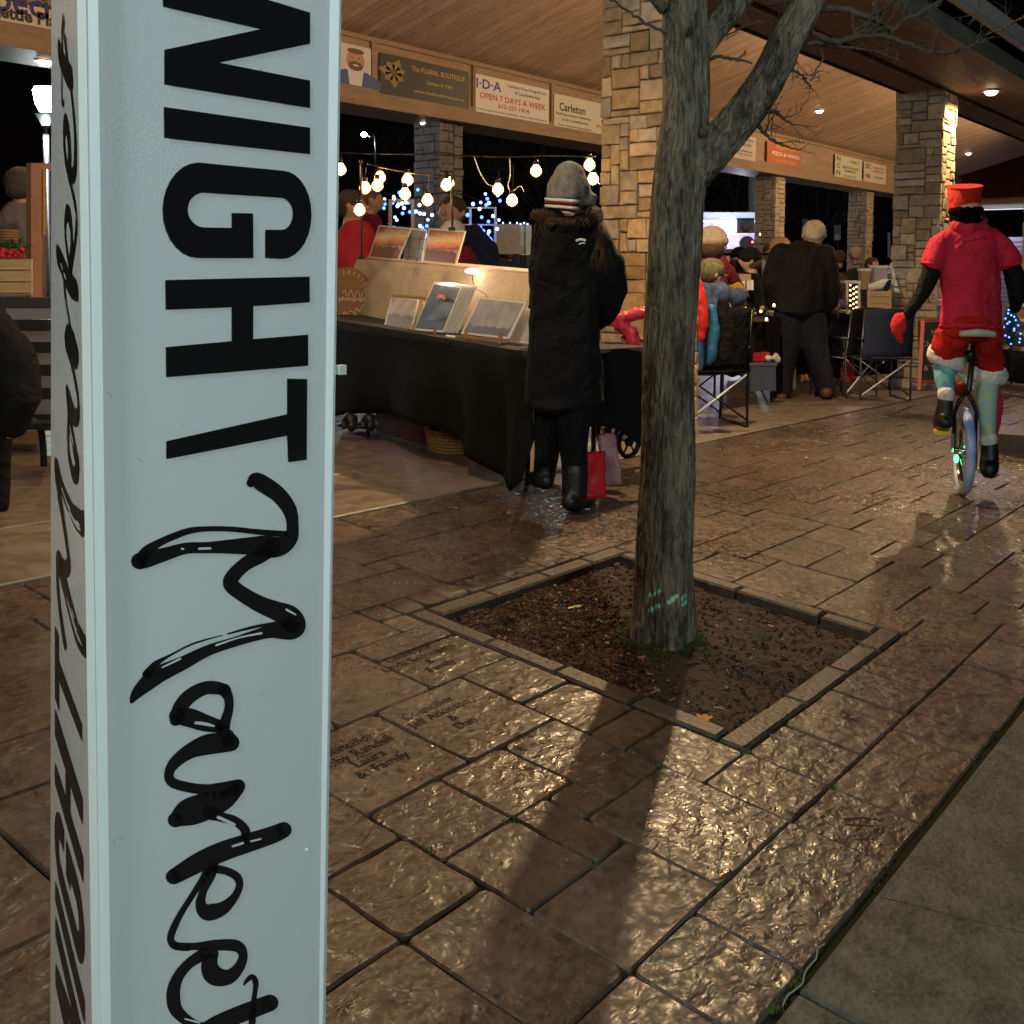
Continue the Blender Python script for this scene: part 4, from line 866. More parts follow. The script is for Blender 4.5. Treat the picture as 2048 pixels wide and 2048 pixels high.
mb = MB(); chain(mb, D, [(1138, 395, 0, 45, 42), (1138, 372, 0, 44, 42), (1139, 354, 0, 36), (1139, 356, 0, 34)]); chain(mb, D, [(1172, 408, -.01, 18, 22), (1176, 392, -.01, 18, 20)]); hat = remeshed('hat', mb, m_grey_knit, e, .009, 4, .002, 30)
for (y0, r, m_, w) in [(398, 47, m_whitec, 3.5), (404, 47.5, m_maroon, 3), (411, 46.5, m_whitec, 3.5)]:
    mb = MB(); s = D / FPX; P = []
    for k in range(13):
        g = math.radians(170 + k * 10); P.append(dp(1138, y0 + 8 * k / 12, D) + _R0 * math.cos(g) * r * s + _F0 * math.sin(g) * (r - 2) * s)
    mb.tube(P, [(w * s, w * s * .6)] * 13, 6, side=(0, 0, 1)); mb.build('hat_stripe', m_, hat, True)
soft('trousers', D, [[(1148, 790, -.03, 40, 36), (1147, 880, -.04, 31, 28), (1149, 950, -.04, 25, 23), (1150, 975, -.04, 23)], [(1112, 790, .08, 34, 32), (1099, 880, .12, 26), (1094, 925, .14, 22)]], m_trs, e, .012, 4, .006)
soft('boot', D, [[(1150, 940, -.04, 27), (1149, 990, -.05, 26), (1150, 1003, -.06, 22)], [(1140, 1004, -.10, 18), (1172, 1000, .02, 17), (1182, 998, .06, 13)]], m_boot, e, .010, 3)
soft('boot', D + .15, [[(1092, 915, 0, 24), (1088, 955, 0, 23)], [(1092, 962, -.04, 17), (1070, 958, .03, 16), (1062, 954, .06, 12)]], m_boot, e, .010, 3)
lp = [dp(1152 + i * 3.2, 482 - 3 * math.sin(i * .5), D - .245) for i in range(7)]
MB().tube(lp, [(.006, .002)] * 7, 5, side=(0, 0, 1)).build('jacket_mark', m_white, e)
lp = [dp(1158 + i * 3.0, 489 - 3 * math.sin(i * .6), D - .248) for i in range(5)]
MB().tube(lp, [(.003, .002)] * 5, 5, side=(0, 0, 1)).build('jacket_mark', m_white, e)
# ---- gift bags beside her
def gift_bag(px0, px1, pyt, pyb, D, mat, label, lean=0, deep=.09):
    s = D / FPX; e = empty('gift_bag', dp((px0 + px1) / 2, pyb, D), label, 'gift bag')
    q = [dp(px0, pyb, D), dp(px1, pyb - 4, D), dp(px1 - 3 + lean, pyt, D), dp(px0 + 3 + lean, pyt + 3, D)]; dd = _F0 * deep
    c = (q[0] + q[2]) / 2
    b = MB(); cols = 7; rows = 9; vs = []
    for side in (0, 1):
        for j in range(rows):
            for i in range(cols):
                u, v = i / (cols - 1), j / (rows - 1); p = (q[0] * (1 - u) + q[1] * u) * (1 - v) + (q[3] * (1 - u) + q[2] * u) * v + dd * (side * (1 - .45 * v))
                p += _F0 * (.012 * noise.noise(p * 26)) + _R0 * (.006 * noise.noise(p * 19)); vs.append(p)
    G = cols * rows; F = []
    for sd in (0, 1):
        for j in range(rows - 1):
            for i in range(cols - 1):
                a = sd * G + j * cols + i; F.append((a, a + 1, a + cols + 1, a + cols) if sd == 0 else (a, a + cols, a + cols + 1, a + 1))
    for j in range(rows - 1):
        F.append((j * cols, (j + 1) * cols, G + (j + 1) * cols, G + j * cols)); a = j * cols + cols - 1; F.append((a, G + a, G + a + cols, a + cols))
    for i in range(cols - 1): F.append((i, G + i, G + i + 1, i + 1))
    mesh('paper_bag', vs, F, mat, e, True)
    for k in (0, 1):
        P = subd([dp(px0 + 12 + lean, pyt + 2, D + k * .05), dp((px0 + px1) / 2 + lean, pyt - 26, D + k * .05), dp(px1 - 12 + lean, pyt + 2, D + k * .05)], 5); MB().tube(P, .0025, 6).build('cord_handle', m_blackm, e, True)
    return e
gift_bag(1166, 1212, 905, 1000, 5.15, M('red_gloss_paper', (.42, .008, .015), .12, bump=.8, scale=14, bd=.01, coat=.6), 'shiny red gift bag standing on the paving beside the black boots', 2)
gift_bag(1206, 1246, 868, 972, 5.45, M('speckled_paper', (.22, .07, .08), .3, var=.6, scale=90, col2=(.45, .3, .3), bump=.4), 'dark pink speckled gift bag behind the shiny red one', -12)
# ---- pushchair behind her
D = 6.1; e = empty('stroller', at(1255, 915), 'black pushchair heaped with pink and red things between the woman and the tree', 'stroller')
soft('hood', D, [[(1225, 712, .1, 30, 50), (1262, 720, .1, 34, 60), (1300, 722, .1, 30, 50)], [(1232, 760, .1, 40, 70), (1290, 770, .1, 34, 70)], [(1240, 820, .1, 30, 60), (1300, 820, .1, 30, 60)]], m_blk, e, .02, 4, .02, 8)
for (x, y, dd, r) in [(1258, 884, -.12, .085), (1300, 850, .3, .085), (1215, 862, .35, .085)]:
    c = dp(x, y, D + dd); ax = (_F0 * .75 - _R0 * .65).normalized(); a = Vector((0, 0, 1)); b = ax.cross(a)
    P = [c + a * math.cos(g) * r + b * math.sin(g) * r for g in [2 * math.pi * k / 20 for k in range(21)]]; w = MB().tube(P, .014, 8, caps=False).build('wheel', m_boot, e, True)
    MB().tube([c - ax * .012, c + ax * .012], [r * .3, r * .3], 12).build('hub', m_blackm, w)
    hb = MB(); 
    for k in range(5): g = 2 * math.pi * k / 5; hb.bar(c, c + (a * math.cos(g) + b * math.sin(g)) * r, .006)
    hb.build('spokes', m_blackm, w)
for a, b in [((1258, 884, -.12), (1290, 700, .2)), ((1300, 850, .3), (1240, 700, 0)), ((1215, 862, .35), (1290, 730, .2))]: MB().bar(dp(a[0], a[1], D + a[2]), dp(b[0], b[1], D + b[2]), .012).build('frame_tube', m_blackm, e)
m_pink = M('pink_cloth', (.75, .04, .09), .45, bump=.3, scale=30, var=.2)
e = empty('blanket', dp(1260, 690, 5.95), 'crumpled pink red blanket and wrapping heaped on the pushchair', 'blanket')
soft('cloth', 5.95, [[(1232, 640, 0, 14, 20), (1262, 632, 0, 13, 20), (1298, 622, 0, 10, 20)], [(1236, 648, 0, 14, 20), (1262, 665, -.02, 14, 20), (1268, 690, -.03, 12, 18)], [(1242, 712, -.02, 12, 20), (1275, 714, -.02, 12, 20), (1300, 708, 0, 10, 20)]], m_pink, e, .008, 1, .012, 22)
soft('paper', 5.95, [[(1245, 690, .02, 18, 14), (1280, 680, .02, 20, 14)]], M('brown_paper', (.25, .10, .04), .6, var=.5), e, .008, 1, .01, 22)
# ---- photo table
TZ = lambda x: 1 / (1 / 7.5 + (x - 672) * (1 / 5.3 - 1 / 7.5) / 383)   # distance of the table front along the picture
tn = (dp(1055, 700, TZ(1055)) - dp(672, 640, TZ(672))); tn.z = 0; tu = tn.normalized(); tnorm = Vector((-tu.y, tu.x, 0)); tnorm = tnorm if tnorm.dot(_F0) > 0 else -tnorm   # away from the viewer
T0 = dp(1062, 700, TZ(1062))
def onT(px, py, back=0.0): d = ray(px, py); p0 = T0 + tnorm * back; return EYE + d * ((p0 - EYE).dot(tnorm) / d.dot(tnorm))
tab = empty('market_table', (T0.x, T0.y, gz(T0.x, T0.y)), 'photo seller table under a black cloth that hangs to a point at its corner', 'table')
m_clb = M('black_tablecloth', (.0055, .005, .005), .85, bump=.3, scale=200, spec=.2)
cols = [(560, 622, 850), (600, 632, 845), (640, 641, 838), (672, 648, 832), (700, 652, 828), (730, 656, 826), (770, 662, 828), (810, 667, 834), (850, 672, 845), (890, 678, 862), (920, 682, 885), (950, 687, 910), (975, 691, 930), (1000, 695, 952), (1020, 698, 972), (1036, 701, 981), (1050, 703, 962), (1062, 705, 880)]
vs = []; R_ = 14
for i, (x, yt, yb) in enumerate(cols):
    for j in range(R_):
        v = j / (R_ - 1); p = onT(x, yt + (yb - yt) * v); p += tnorm * (-.045 * v * math.sin(i * 1.7 + 1) - .02 * v - .012 * math.sin(i * 4.1) * v + .02 * noise.noise(Vector((x * .03, v * 2, 1)))); vs.append(p)
fs = [(i * R_ + j, (i + 1) * R_ + j, (i + 1) * R_ + j + 1, i * R_ + j + 1) for i in range(len(cols) - 1) for j in range(R_ - 1)]
o = mesh('cloth_front', vs, fs, m_clb, tab, True)
md = o.modifiers.new('t', 'SOLIDIFY'); md.thickness = .002
A_ = vs[(len(cols) - 1) * R_]; L_ = vs[0]; TW = .76
topz = A_.z
MB().hexa([L_ - Vector((0, 0, .03)), A_ - Vector((0, 0, .03)), A_ + tnorm * TW - Vector((0, 0, .03)), L_ + tnorm * TW - Vector((0, 0, .03))], [L_, A_, A_ + tnorm * TW, L_ + tnorm * TW]).build('table_top', M('black_table_top_cloth', (.02, .018, .017), .8), tab)
vs2 = []
for i in range(12):                      # cloth over the short end
    u = i / 11; p0 = A_ + tnorm * TW * u; drop = (.40 + .22 * abs(2 * u - 1) ** 2)
    for j in range(8): v = j / 7; vs2.append(p0 - Vector((0, 0, drop * v)) + tu * (.01 + .05 * v * math.sin(i * 1.3) * .5 + .03 * v))
o = mesh('cloth_end', vs2, [(i * 8 + j, (i + 1) * 8 + j, (i + 1) * 8 + j + 1, i * 8 + j + 1) for i in range(11) for j in range(7)], m_clb, tab, True); md = o.modifiers.new('t', 'SOLIDIFY'); md.thickness = .004
for (a, k) in [(.28, .16), (.28, TW - .16), (2.2, .06), (2.2, TW - .06)]:
    p = A_ - tu * a + tnorm * k; MB().bar(p - Vector((0, 0, .04)), (p.x, p.y, gz(p.x, p.y) + .006), .014).build('leg', m_blackm, tab)
# riser with cream cloth
ris = empty('display_riser', onT(1000, 690, .45), 'long cream draped display shelf at the back of the photo table', 'display shelf')
m_cream = M('cream_cloth', (.62, .52, .38), .8, bump=.3, scale=35, var=.15, sheen=.2, bd=.01)
RB = .52
rt = [onT(x, y, RB) for x, y in [(697, 512), (780, 519), (870, 527), (960, 535), (1055, 543), (1075, 545)]]
vs = []
NR = 40
for i in range(NR):
    t = i / (NR - 1) * 5; k = min(4, int(t)); p = rt[k].lerp(rt[k + 1], t - k); base = A_.z + .002
    for j in range(10):
        v = j / 9; z = p.z + (base - p.z) * v; vs.append(Vector((p.x, p.y, z)) + tnorm * (-.015 * v * math.sin(i * .9) - .012 * math.sin(i * .4 + 2) * v - .14 * v))
o = mesh('cloth', vs, [(i * 10 + j, (i + 1) * 10 + j, (i + 1) * 10 + j + 1, i * 10 + j + 1) for i in range(NR - 1) for j in range(9)], m_cream, ris, True); md = o.modifiers.new('t', 'SOLIDIFY'); md.thickness = .004
b = MB(); 
for i in range(5): b.hexa([rt[i] - Vector((0, 0, .02)), rt[i + 1] - Vector((0, 0, .02)), rt[i + 1] + tnorm * .26 - Vector((0, 0, .02)), rt[i] + tnorm * .26 - Vector((0, 0, .02))], [rt[i], rt[i + 1], rt[i + 1] + tnorm * .26, rt[i] + tnorm * .26])
b.build('shelf_top', m_cream, ris)
MB().tube([p + Vector((0, 0, -.004)) - tnorm * .003 for p in rt], .008, 8).build('hem', M('cream_hem', (.72, .60, .42), .7), ris, True)
# prints
m_sleeve = M('clear_sleeve', (.5, .5, .52), .2, alpha=.045, bump=.6, scale=10, bd=.01)
def sunset_mat(name):
    m = bpy.data.materials.new(name); m.use_nodes = True; N = m.node_tree.nodes; L = m.node_tree.links; b = N['Principled BSDF']; b.inputs['Roughness'].default_value = .3
    tc = N.new('ShaderNodeTexCoord'); sp = N.new('ShaderNodeSeparateXYZ'); L.new(tc.outputs['Generated'], sp.inputs[0]); no = N.new('ShaderNodeTexNoise'); no.inputs['Scale'].default_value = 7; mp = N.new('ShaderNodeMapping'); mp.inputs['Scale'].default_value = (1, 1, 3); L.new(tc.outputs['Generated'], mp.inputs[0]); L.new(mp.outputs[0], no.inputs[0])
    ad = N.new('ShaderNodeMath'); ad.operation = 'MULTIPLY_ADD'; ad.inputs[1].default_value = .22; L.new(no.outputs[0], ad.inputs[0]); L.new(sp.outputs[2], ad.inputs[2])
    cr = N.new('ShaderNodeValToRGB'); L.new(ad.outputs[0], cr.inputs[0]); el = cr.color_ramp.elements; el[0].position = .05; el[0].color = (.35, .05, .01, 1); el[1].position = 1.05 if False else 1.0; el[1].color = (.35, .12, .03, 1)
    for p, c in [(.28, (.9, .25, .03)), (.40, (.95, .6, .2)), (.52, (.22, .03, .005)), (.60, (.85, .22, .02)), (.78, (.98, .75, .4))]: e_ = el.new(p); e_.color = (*c, 1)
    L.new(cr.outputs[0], b.inputs['Base Color']); return m
m_sun = sunset_mat('sunset_photo')
def print_on(name, quad, mat, label, grp, dep, border=None, sleeve=True):
    """quad px corners bl, br, tr, tl with their setback from the table front"""
    P = [onT(x, y, bk) for x, y, bk in quad]; e = empty(name, P[0], label, 'photo print', grp)
    n = (P[1] - P[0]).cross(P[3] - P[0]).normalized(); n = n if n.dot(P[0] - EYE) > 0 else -n
    slab4('backing_card', P, dep, m_white if border is None else border, e)
    c = sum(P, Vector()) / 4; I = [p + (c - p) * .09 - n * .001 for p in P]; slab4('picture', I, .001, mat, e)
    if sleeve: S = [c + (p - c) * 1.03 - n * .003 for p in P]; slab4('sleeve', S, .0012, m_sleeve, e)
    return e, P, n
print_on('photo_print', [(736, 516, .55), (797, 521, .55), (823, 456, .66), (758, 450, .66)], m_sun, 'orange sunset print standing left on the cream shelf', 'sunset prints on the cream shelf', .006)
print_on('photo_print', [(844, 524, .55), (912, 531, .55), (931, 462, .66), (857, 456, .66)], m_sun, 'orange sunset print standing right on the cream shelf behind the little lamp', 'sunset prints on the cream shelf', .006)
e, P, n = print_on('photo_print', [(806, 521, .6), (843, 525, .6), (853, 460, .68), (815, 455, .68)], M('grey_print', (.35, .36, .4), .4, var=.5, scale=9, bump=.1), 'grey print in a black wire rack between the two sunset prints', None, .004)
rk = empty('wire_rack', P[0] - n * .02, 'black wire rack holding the grey print', 'rack')
for (a, b_) in [((806, 512), (845, 516)), ((809, 494), (848, 498)), ((812, 476), (851, 479)), ((815, 522), (822, 466)), ((833, 524), (842, 470))]: MB().bar(onT(*a, .57), onT(*b_, .57), .0022).build('wire', m_blackm, rk)
m_night = M('night_sky_print', (.012, .014, .025), .35, var=.6, scale=60, bump=.1)
e, P, n = print_on('photo_print', [(826, 660, .12), (886, 665, .12), (925, 572, .24), (868, 564, .24)], m_night, 'dark night sky print with a small orange crescent on an easel', 'prints in clear sleeves on easels', .005)
cq = [onT(x, y, b_) for x, y, b_ in [(873, 598, .19), (876, 592, .195), (882, 588, .2), (889, 590, .2), (892, 597, .19), (888, 602, .19), (886, 597, .19), (881, 595, .19)]]
mesh('crescent', [p - n * .004 for p in cq] + [p - n * .002 for p in cq], [tuple(range(8)), tuple(range(15, 7, -1))] + [(i, (i + 1) % 8, 8 + (i + 1) % 8, 8 + i) for i in range(8)], M('orange_ink', (.8, .16, .03), .4), e)
for k in range(5):
    S = [p + tnorm * (.012 + .012 * k) + tu * (.012 + .012 * k) * 1.2 for p in P]; slab4('card_behind', S, .004, m_white, e)
print_on('photo_print', [(922, 667, .12), (1018, 678, .12), (1054, 604, .22), (958, 594, .22)], M('milky_way_print', (.40, .38, .44), .3, var=.35, scale=14, bump=.1), 'wide pale lilac landscape print in a clear sleeve beside the black coat', 'prints in clear sleeves on easels', .006)
print_on('photo_print', [(1008, 680, .2), (1060, 688, .2), (1078, 622, .28), (1036, 612, .28)], M('pale_print', (.5, .46, .45), .4, var=.2), 'pale print partly behind the wide lilac print', None, .006)
print_on('photo_print', [(764, 666, .1), (822, 670, .1), (838, 598, .3), (784, 590, .3)], M('sketch_print', (.55, .5, .48), .5, var=.45, scale=7, col2=(.28, .25, .3)), 'curled grey sketch print left of the dark night print', None, .003, sleeve=False)
slab4('print_sleeve_top', P4([(783, 594, 6.9), (852, 600, 6.5), (852, 594, 6.5), (784, 588, 6.9)]), .01, M('gold_edge', (.5, .36, .12), .3), e)
m_pine = M('pine_wood', (.45, .27, .12), .6, bump=.2, scale=12, var=.3, stretch=(1, 1, 8))
def easel(x0, x1, y, bk, label):
    e = empty('wooden_easel', onT(x0, y + 8, bk), label, 'easel', 'small wooden easels under the prints')
    for x, yy in ((x0, y), (x1, y + (x1 - x0) * .1)):
        MB().beam(onT(x, yy - 14, bk - .02), onT(x, yy + 10, bk - .02), .014, .014).build('foot', m_pine, e)
        MB().beam(onT(x, yy + 6, bk - .03), onT(x + 10, yy + 10, bk + .16), .012, .012).build('runner', m_pine, e)
    MB().beam(onT(x0 - 8, y + 2, bk), onT(x1 + 12, y + 4 + (x1 - x0) * .1, bk), .012, .018).build('ledge', m_pine, e)
    MB().beam(onT((x0 + x1) / 2, y - 60, bk + .16), onT((x0 + x1) / 2, y, bk + .02), .012, .012).build('back_strut', m_pine, e)
easel(826, 870, 664, .12, 'small pine easel under the dark night sky print'); easel(932, 1000, 672, .12, 'small pine easel under the wide lilac print')
# round wooden sign
c = onT(690, 590, .33); nn = (-_F0 * .9 - tnorm * .35 + Vector((0, 0, .25))).normalized(); ux = Vector((0, 0, 1)).cross(nn).normalized(); uy = nn.cross(ux); uy = uy if uy.z > 0 else -uy
e = empty('round_sign', c - Vector((0, 0, .2)), 'round pale wooden sign with looping white lettering leaning on the cream shelf', 'wooden sign')
rr = .225; m_disc = M('disc_wood', (.30, .15, .06), .55, var=.25, scale=7, stretch=(1, 1, 6))
prof = [c + ux * math.cos(g) * rr + uy * math.sin(g) * rr for g in [2 * math.pi * k / 48 for k in range(48)]]
mesh('disc', prof + [p - nn * .02 for p in prof], [tuple(range(48)), tuple(range(95, 47, -1))] + [(k, k + 48, (k + 1) % 48 + 48, (k + 1) % 48) for k in range(48)], m_disc, e)
if (ux.cross(uy)).dot(nn) < 0: ux = -ux
word = 'JESSICA ROSE'; m_let = M('white_letters', (.7, .66, .58), .5)
for i, ch in enumerate(word):
    g = math.radians(98 - i * 14); p = c + nn * .003 + ux * math.cos(g) * rr * .82 + uy * math.sin(g) * rr * .82; rad = (p - c - nn * .003).normalized(); tt = rad.cross(nn) * 1
    text_mesh('sign_letter', ch, .042, frame_m(p, tt if tt.cross(rad).dot(nn) > 0 else -tt, rad), m_let, e, .001)
wav = [c + nn * .004 + ux * (-.02 + .017 * i) + uy * (.03 * math.sin(i * 1.9) + .012) for i in range(13)]
MB().tube(subd(wav, 4), .0022, 5).build('looped_script', m_let, e)
text_mesh('sign_text', 'photography', .05, frame_m(c + nn * .003 + ux * .08 - uy * .03, ux, uy), m_let, e, .001)
wav = [c + nn * .004 + ux * (-.05 + .02 * i) + uy * (-.17 + .018 * math.sin(i * 2.6) + .006 * i) for i in range(11)]; MB().tube(subd(wav, 4), .003, 5).build('sprig', m_let, e)
# clip lamp on the shelf hem
c = onT(944, 542, RB - .08); e = empty('clip_lamp', c, 'small bright clip lamp over the shelf between the prints', 'lamp')
MB().ball(c, (.045, .045, .018), 14, 8).build('lens', M('clip_glow', (1, .9, .8), emit=(1, .8, .62), es=9), e, True); MB().tube(subd([c + Vector((0, 0, .01)), c + Vector((0, 0, -.1)) + tu * .03, onT(972, 590, RB - .12), onT(972, 615, RB - .2)], 5), .0025, 6).build('gooseneck', m_blackm, e, True)
l = point_lamp('clip_lamp_beam', c - Vector((0, 0, .05)) - tnorm * .20, 1.6, (1, .8, .6), .04); l.parent = e; l.matrix_parent_inverse = PW(e).inverted()
# under the table
e = empty('storage_bin', at(800, 893), 'dark red plastic bin under the photo table', 'bin'); p = [onT(x, y, .25) for x, y in [(752, 882), (862, 900), (862, 838), (752, 828)]]
slab4('bin_body', p, .3, M('dark_red_plastic', (.10, .006, .006), .35), e); slab4('bin_rim', [p[3] + Vector((0, 0, -.03)), p[2] + Vector((0, 0, -.03)), p[2] + Vector((0, 0, .01)), p[3] + Vector((0, 0, .01))], .32, M('dark_red_rim', (.14, .008, .008), .3), e)
e = empty('wicker_basket', at(905, 915), 'golden wicker basket under the black tablecloth', 'basket'); m_wick = M('wicker', (.38, .20, .06), .6, bump=.6, scale=90, var=.4)
c = onT(900, 912, .3); 
for k in range(9):
    z = .004 + k * .021; rx_, ry_ = .16 + .035 * k / 8, .12 + .02 * k / 8; P = [c + Vector((0, 0, z)) + tu * math.cos(g) * rx_ + tnorm * math.sin(g) * ry_ for g in [2 * math.pi * i / 30 for i in range(31)]]
    P = [p + (p - c).normalized() * (.004 if (i + k) % 2 else -.003) for i, p in enumerate(P)]; MB().tube(P, .0105, 6, caps=False).build('wicker_strand', m_wick, e, True)
MB().tube([c + Vector((0, 0, .002)), c + Vector((0, 0, .15))], [(.14, .11), (.17, .13)], 20, side=tu).build('basket_lining', m_dark, e)
e = empty('black_bag', at(715, 868), 'pair of black shoes pushed under the left end of the photo table', 'shoes')
for x in (700, 738): soft('shoe', 7.0, [[(x - 14, 850, 0, 13, 20), (x, 848, .0, 16, 24), (x + 12, 852, 0, 15, 20)], [(x - 6, 838, 0, 12, 14), (x + 4, 832, 0, 12, 14)]], m_boot, e, .008, 14)
# ---- string of warm bulbs on a wire frame
def bulb(px, py, D, label, r=11.0, wire=None):
    s = D / FPX; c = dp(px, py, D); e = empty('string_bulb', c, label, 'light bulb', 'warm bulbs strung over the photo table'); R_b = r * s
    MB().tube([c + Vector((0, 0, R_b * 1.9)), c + Vector((0, 0, R_b * 1.0))], [R_b * .42, R_b * .48], 10).build('socket', m_blackm, e, True)
    MB().tube([c + Vector((0, 0, z * R_b)) for z in (1.15, .8, .3, -.3, -.8, -1.05)], [R_b * k for k in (.4, .62, .95, 1.0, .62, .15)], 14).build('glass', m_bulb, e, True)
    if wire: MB().tube(subd([c + Vector((0, 0, R_b * 1.9)), c + Vector((.01, 0, (R_b * 1.9 + (py - wire) * s) / 2)), dp(px + 2, wire, D)], 4), .0022, 5).build('cord', m_blackm, e)
    return e
bl = [(681, 339, 7.0, 'beside the edge of the sign post', 305), (719, 420, 6.9, 'hanging lowest at the left in front of the red jacket', 330), (730, 376, 7.0, 'hanging left of the twin bulbs', 335), (755, 371, 7.0, 'lower one of the close pair at the left', 336), (760, 355, 7.1, 'upper one of the close pair at the left', 336), (810, 388, 6.7, 'lower one under the middle of the short wire', 343), (815, 360, 6.8, 'upper one under the middle of the short wire', 343), (855, 400, 6.4, 'hanging low right of the middle', 348), (893, 370, 6.3, 'beside the right pole top', 350), (897, 366, 6.35, 'touching its neighbour at the right pole top', 350), (996, 379, 6.2, 'hanging between the stone pillar and the hat on a long bent cord', 340), (1024, 401, 6.1, 'hanging lowest right on a long cord left of the hat', 330), (1072, 342, 6.0, 'beside the grey hat', 320), (1179, 330, 6.3, 'at the corner of the wire right of the hat', 312), (1186, 358, 6.3, 'lowest right of the hat by the stone pillar', 335)]
for x, y, D_, l_, w_ in bl: bulb(x, y, D_, 'warm string bulb ' + l_, 11.5, w_)
e = empty('light_string', dp(680, 310, 7.2), 'thin wire line carrying the warm bulbs above the photo table', 'string light')
def wire(pts, r=.004): MB().tube(subd([dp(*p) for p in pts], 5), r, 6).build('wire', m_blackm if r > .0035 else m_white, e, True)
wire([(560, 296, 8.4), (690, 306, 7.2), (800, 308, 6.9), (900, 311, 6.6), (1010, 314, 6.4), (1100, 312, 6.3), (1192, 314, 6.25)], .005)
wire([(735, 328, 7.1), (800, 342, 6.8), (860, 350, 6.5), (897, 352, 6.35)], .005)
wire([(948, 313, 6.5), (960, 345, 6.4), (975, 368, 6.3), (992, 372, 6.2)], .003); wire([(1019, 314, 6.4), (1020, 350, 6.2), (1016, 372, 6.15), (1024, 386, 6.1)], .003); wire([(1024, 386, 6.1), (1040, 372, 6.1), (1048, 384, 6.1)], .002)
for (px, D_, y0, y1, l_) in [(722, 6.9, 322, 516, 'left'), (903, 6.3, 345, 458, 'right')]:
    q = empty('light_pole', dp(px, y1, D_), 'thin dark pole of the light string at the %s of the photo shelf' % l_, 'pole'); MB().bar(dp(px, y0, D_), dp(px + 2, y1, D_), .007, 8).build('rod', m_blackm, q); MB().ball(dp(px, y0, D_), .012, 8, 6).build('hook', m_blackm, q)
    MB().beam(dp(px - 6, y1, D_), dp(px + 8, y1, D_), .03, .02).build('clamp', m_blackm, q)
# ------------------------------------------------------------------ unicycle and rider
D = 6.36; s = D / FPX
hub = dp(1928, 908, D); WR = .262; fd = (_F0 * .985 + _R0 * .34).normalized(); ax = fd.cross(Vector((0, 0, 1))).normalized(); zz = Vector((0, 0, 1))
fd = (dp(1925, 600, 9) - dp(1928, 600, 6)); fd.z = 0; fd.normalize(); fd = (fd + _R0 * -.15).normalized(); ax = fd.cross(zz).normalized()
hub.z = gz(hub.x, hub.y) + WR + .012
uni = empty('unicycle', (hub.x, hub.y, gz(hub.x, hub.y)), 'unicycle with a blue and white lit wheel and yellow pedals', 'unicycle')
m_tyre = M('blue_tyre', (.02, .11, .42), .35, var=.9, scale=9, col2=(.55, .62, .68), coat=.3)
ring = lambda R, off=0, n=40: [hub + ax * off + fd * math.cos(g) * R + zz * math.sin(g) * R for g in [2 * math.pi * k / n for k in range(n + 1)]]
wh = MB().tube(ring(WR - .022), [(.030, .032)] * 41, 12, caps=False, side=ax).build('wheel', m_tyre, uni, True)
MB().tube(ring(WR - .052), [(.016, .008)] * 41, 8, caps=False, side=ax).build('rim', M('chrome', (.6, .6, .62), .15, metal=1), wh, True)
sp = MB()
for k in range(28):
    g = 2 * math.pi * k / 28; a = hub + ax * (.03 if k % 2 else -.03) + (fd * math.cos(g + .3) + zz * math.sin(g + .3)) * .022; sp.bar(a, hub + (fd * math.cos(g) + zz * math.sin(g)) * (WR - .05), .0016, 4)
tag(sp.build('spokes', MATS['chrome'], wh), kind='stuff')
MB().tube([hub - ax * .055, hub + ax * .055], .024, 14).build('hub', MATS['chrome'], wh, True)
MB().ball(hub - ax * .05 - zz * .04 - fd * .05, (.014, .014, .026), 10, 6).build('wheel_light', M('green_glow', (.1, 1, .3), emit=(.05, 1, .25), es=9), wh, True)
crown = dp(1937, 808, D); crown = hub + zz * (WR + .045)
for sgn in (-1, 1):
    b = MB(); b.tube([hub + ax * sgn * .06, hub + ax * sgn * .062 + zz * (WR - .02), hub + ax * sgn * .04 + zz * (WR + .045), crown + zz * .07], [.012, .012, .014, .014], 10); b.build('fork_blade', m_blackm, uni, True)
    cr = hub + ax * sgn * .075 + (zz * (.10 if sgn < 0 else -.10) - fd * (.03 if sgn < 0 else -.03)) * 1.2; c_ = MB().beam(hub + ax * sgn * .07, cr, .014, .024, fd).build('crank', MATS['chrome'], uni)
    pd = cr + ax * sgn * .06; MB().hexa([pd - ax * .045 + fd * a_ + zz * -.011 for a_ in (-.04,)] + [pd + ax * .045 - fd * .04 - zz * .011, pd + ax * .045 + fd * .04 - zz * .011, pd - ax * .045 + fd * .04 - zz * .011], [pd - ax * .045 - fd * .04 + zz * .011, pd + ax * .045 - fd * .04 + zz * .011, pd + ax * .045 + fd * .04 + zz * .011, pd - ax * .045 + fd * .04 + zz * .011]).build('pedal', M('yellow_plastic', (.75, .55, .02), .35), uni)
seat = dp(1946, 668, D); top = seat - zz * .01
MB().tube([crown + zz * .05, dp(1938, 780, D), dp(1946, 690, D)], [.018, .017, .015], 12).build('seat_post', m_blackm, uni, True)
MB().tube([dp(1938, 700, D), dp(1943, 722, D)], [.03, .028], 12).build('seat_clamp', m_blackm, uni, True)
mb = MB(); P = [seat - fd * .15 + zz * .02, seat - fd * .08, seat, seat + fd * .10, seat + fd * .17 + zz * .035]; mb.tube(P, [(.075, .022), (.085, .03), (.06, .03), (.05, .028), (.03, .02)], 14, side=ax); remeshed('saddle', mb, m_blk, uni, .01, 3)
mb = MB(); mb.tube([seat - fd * .17 + ax * .085 + zz * .012, seat - fd * .20 + zz * .02, seat - fd * .17 - ax * .085 + zz * .012], [.02, .026, .02], 10); mb.ball(seat - fd * .165 + ax * .085 + zz * .01, .022); mb.ball(seat - fd * .165 - ax * .085 + zz * .01, .022); remeshed('saddle_bumper', mb, M('grey_rubber', (.42, .42, .38), .5), uni, .008, 2)
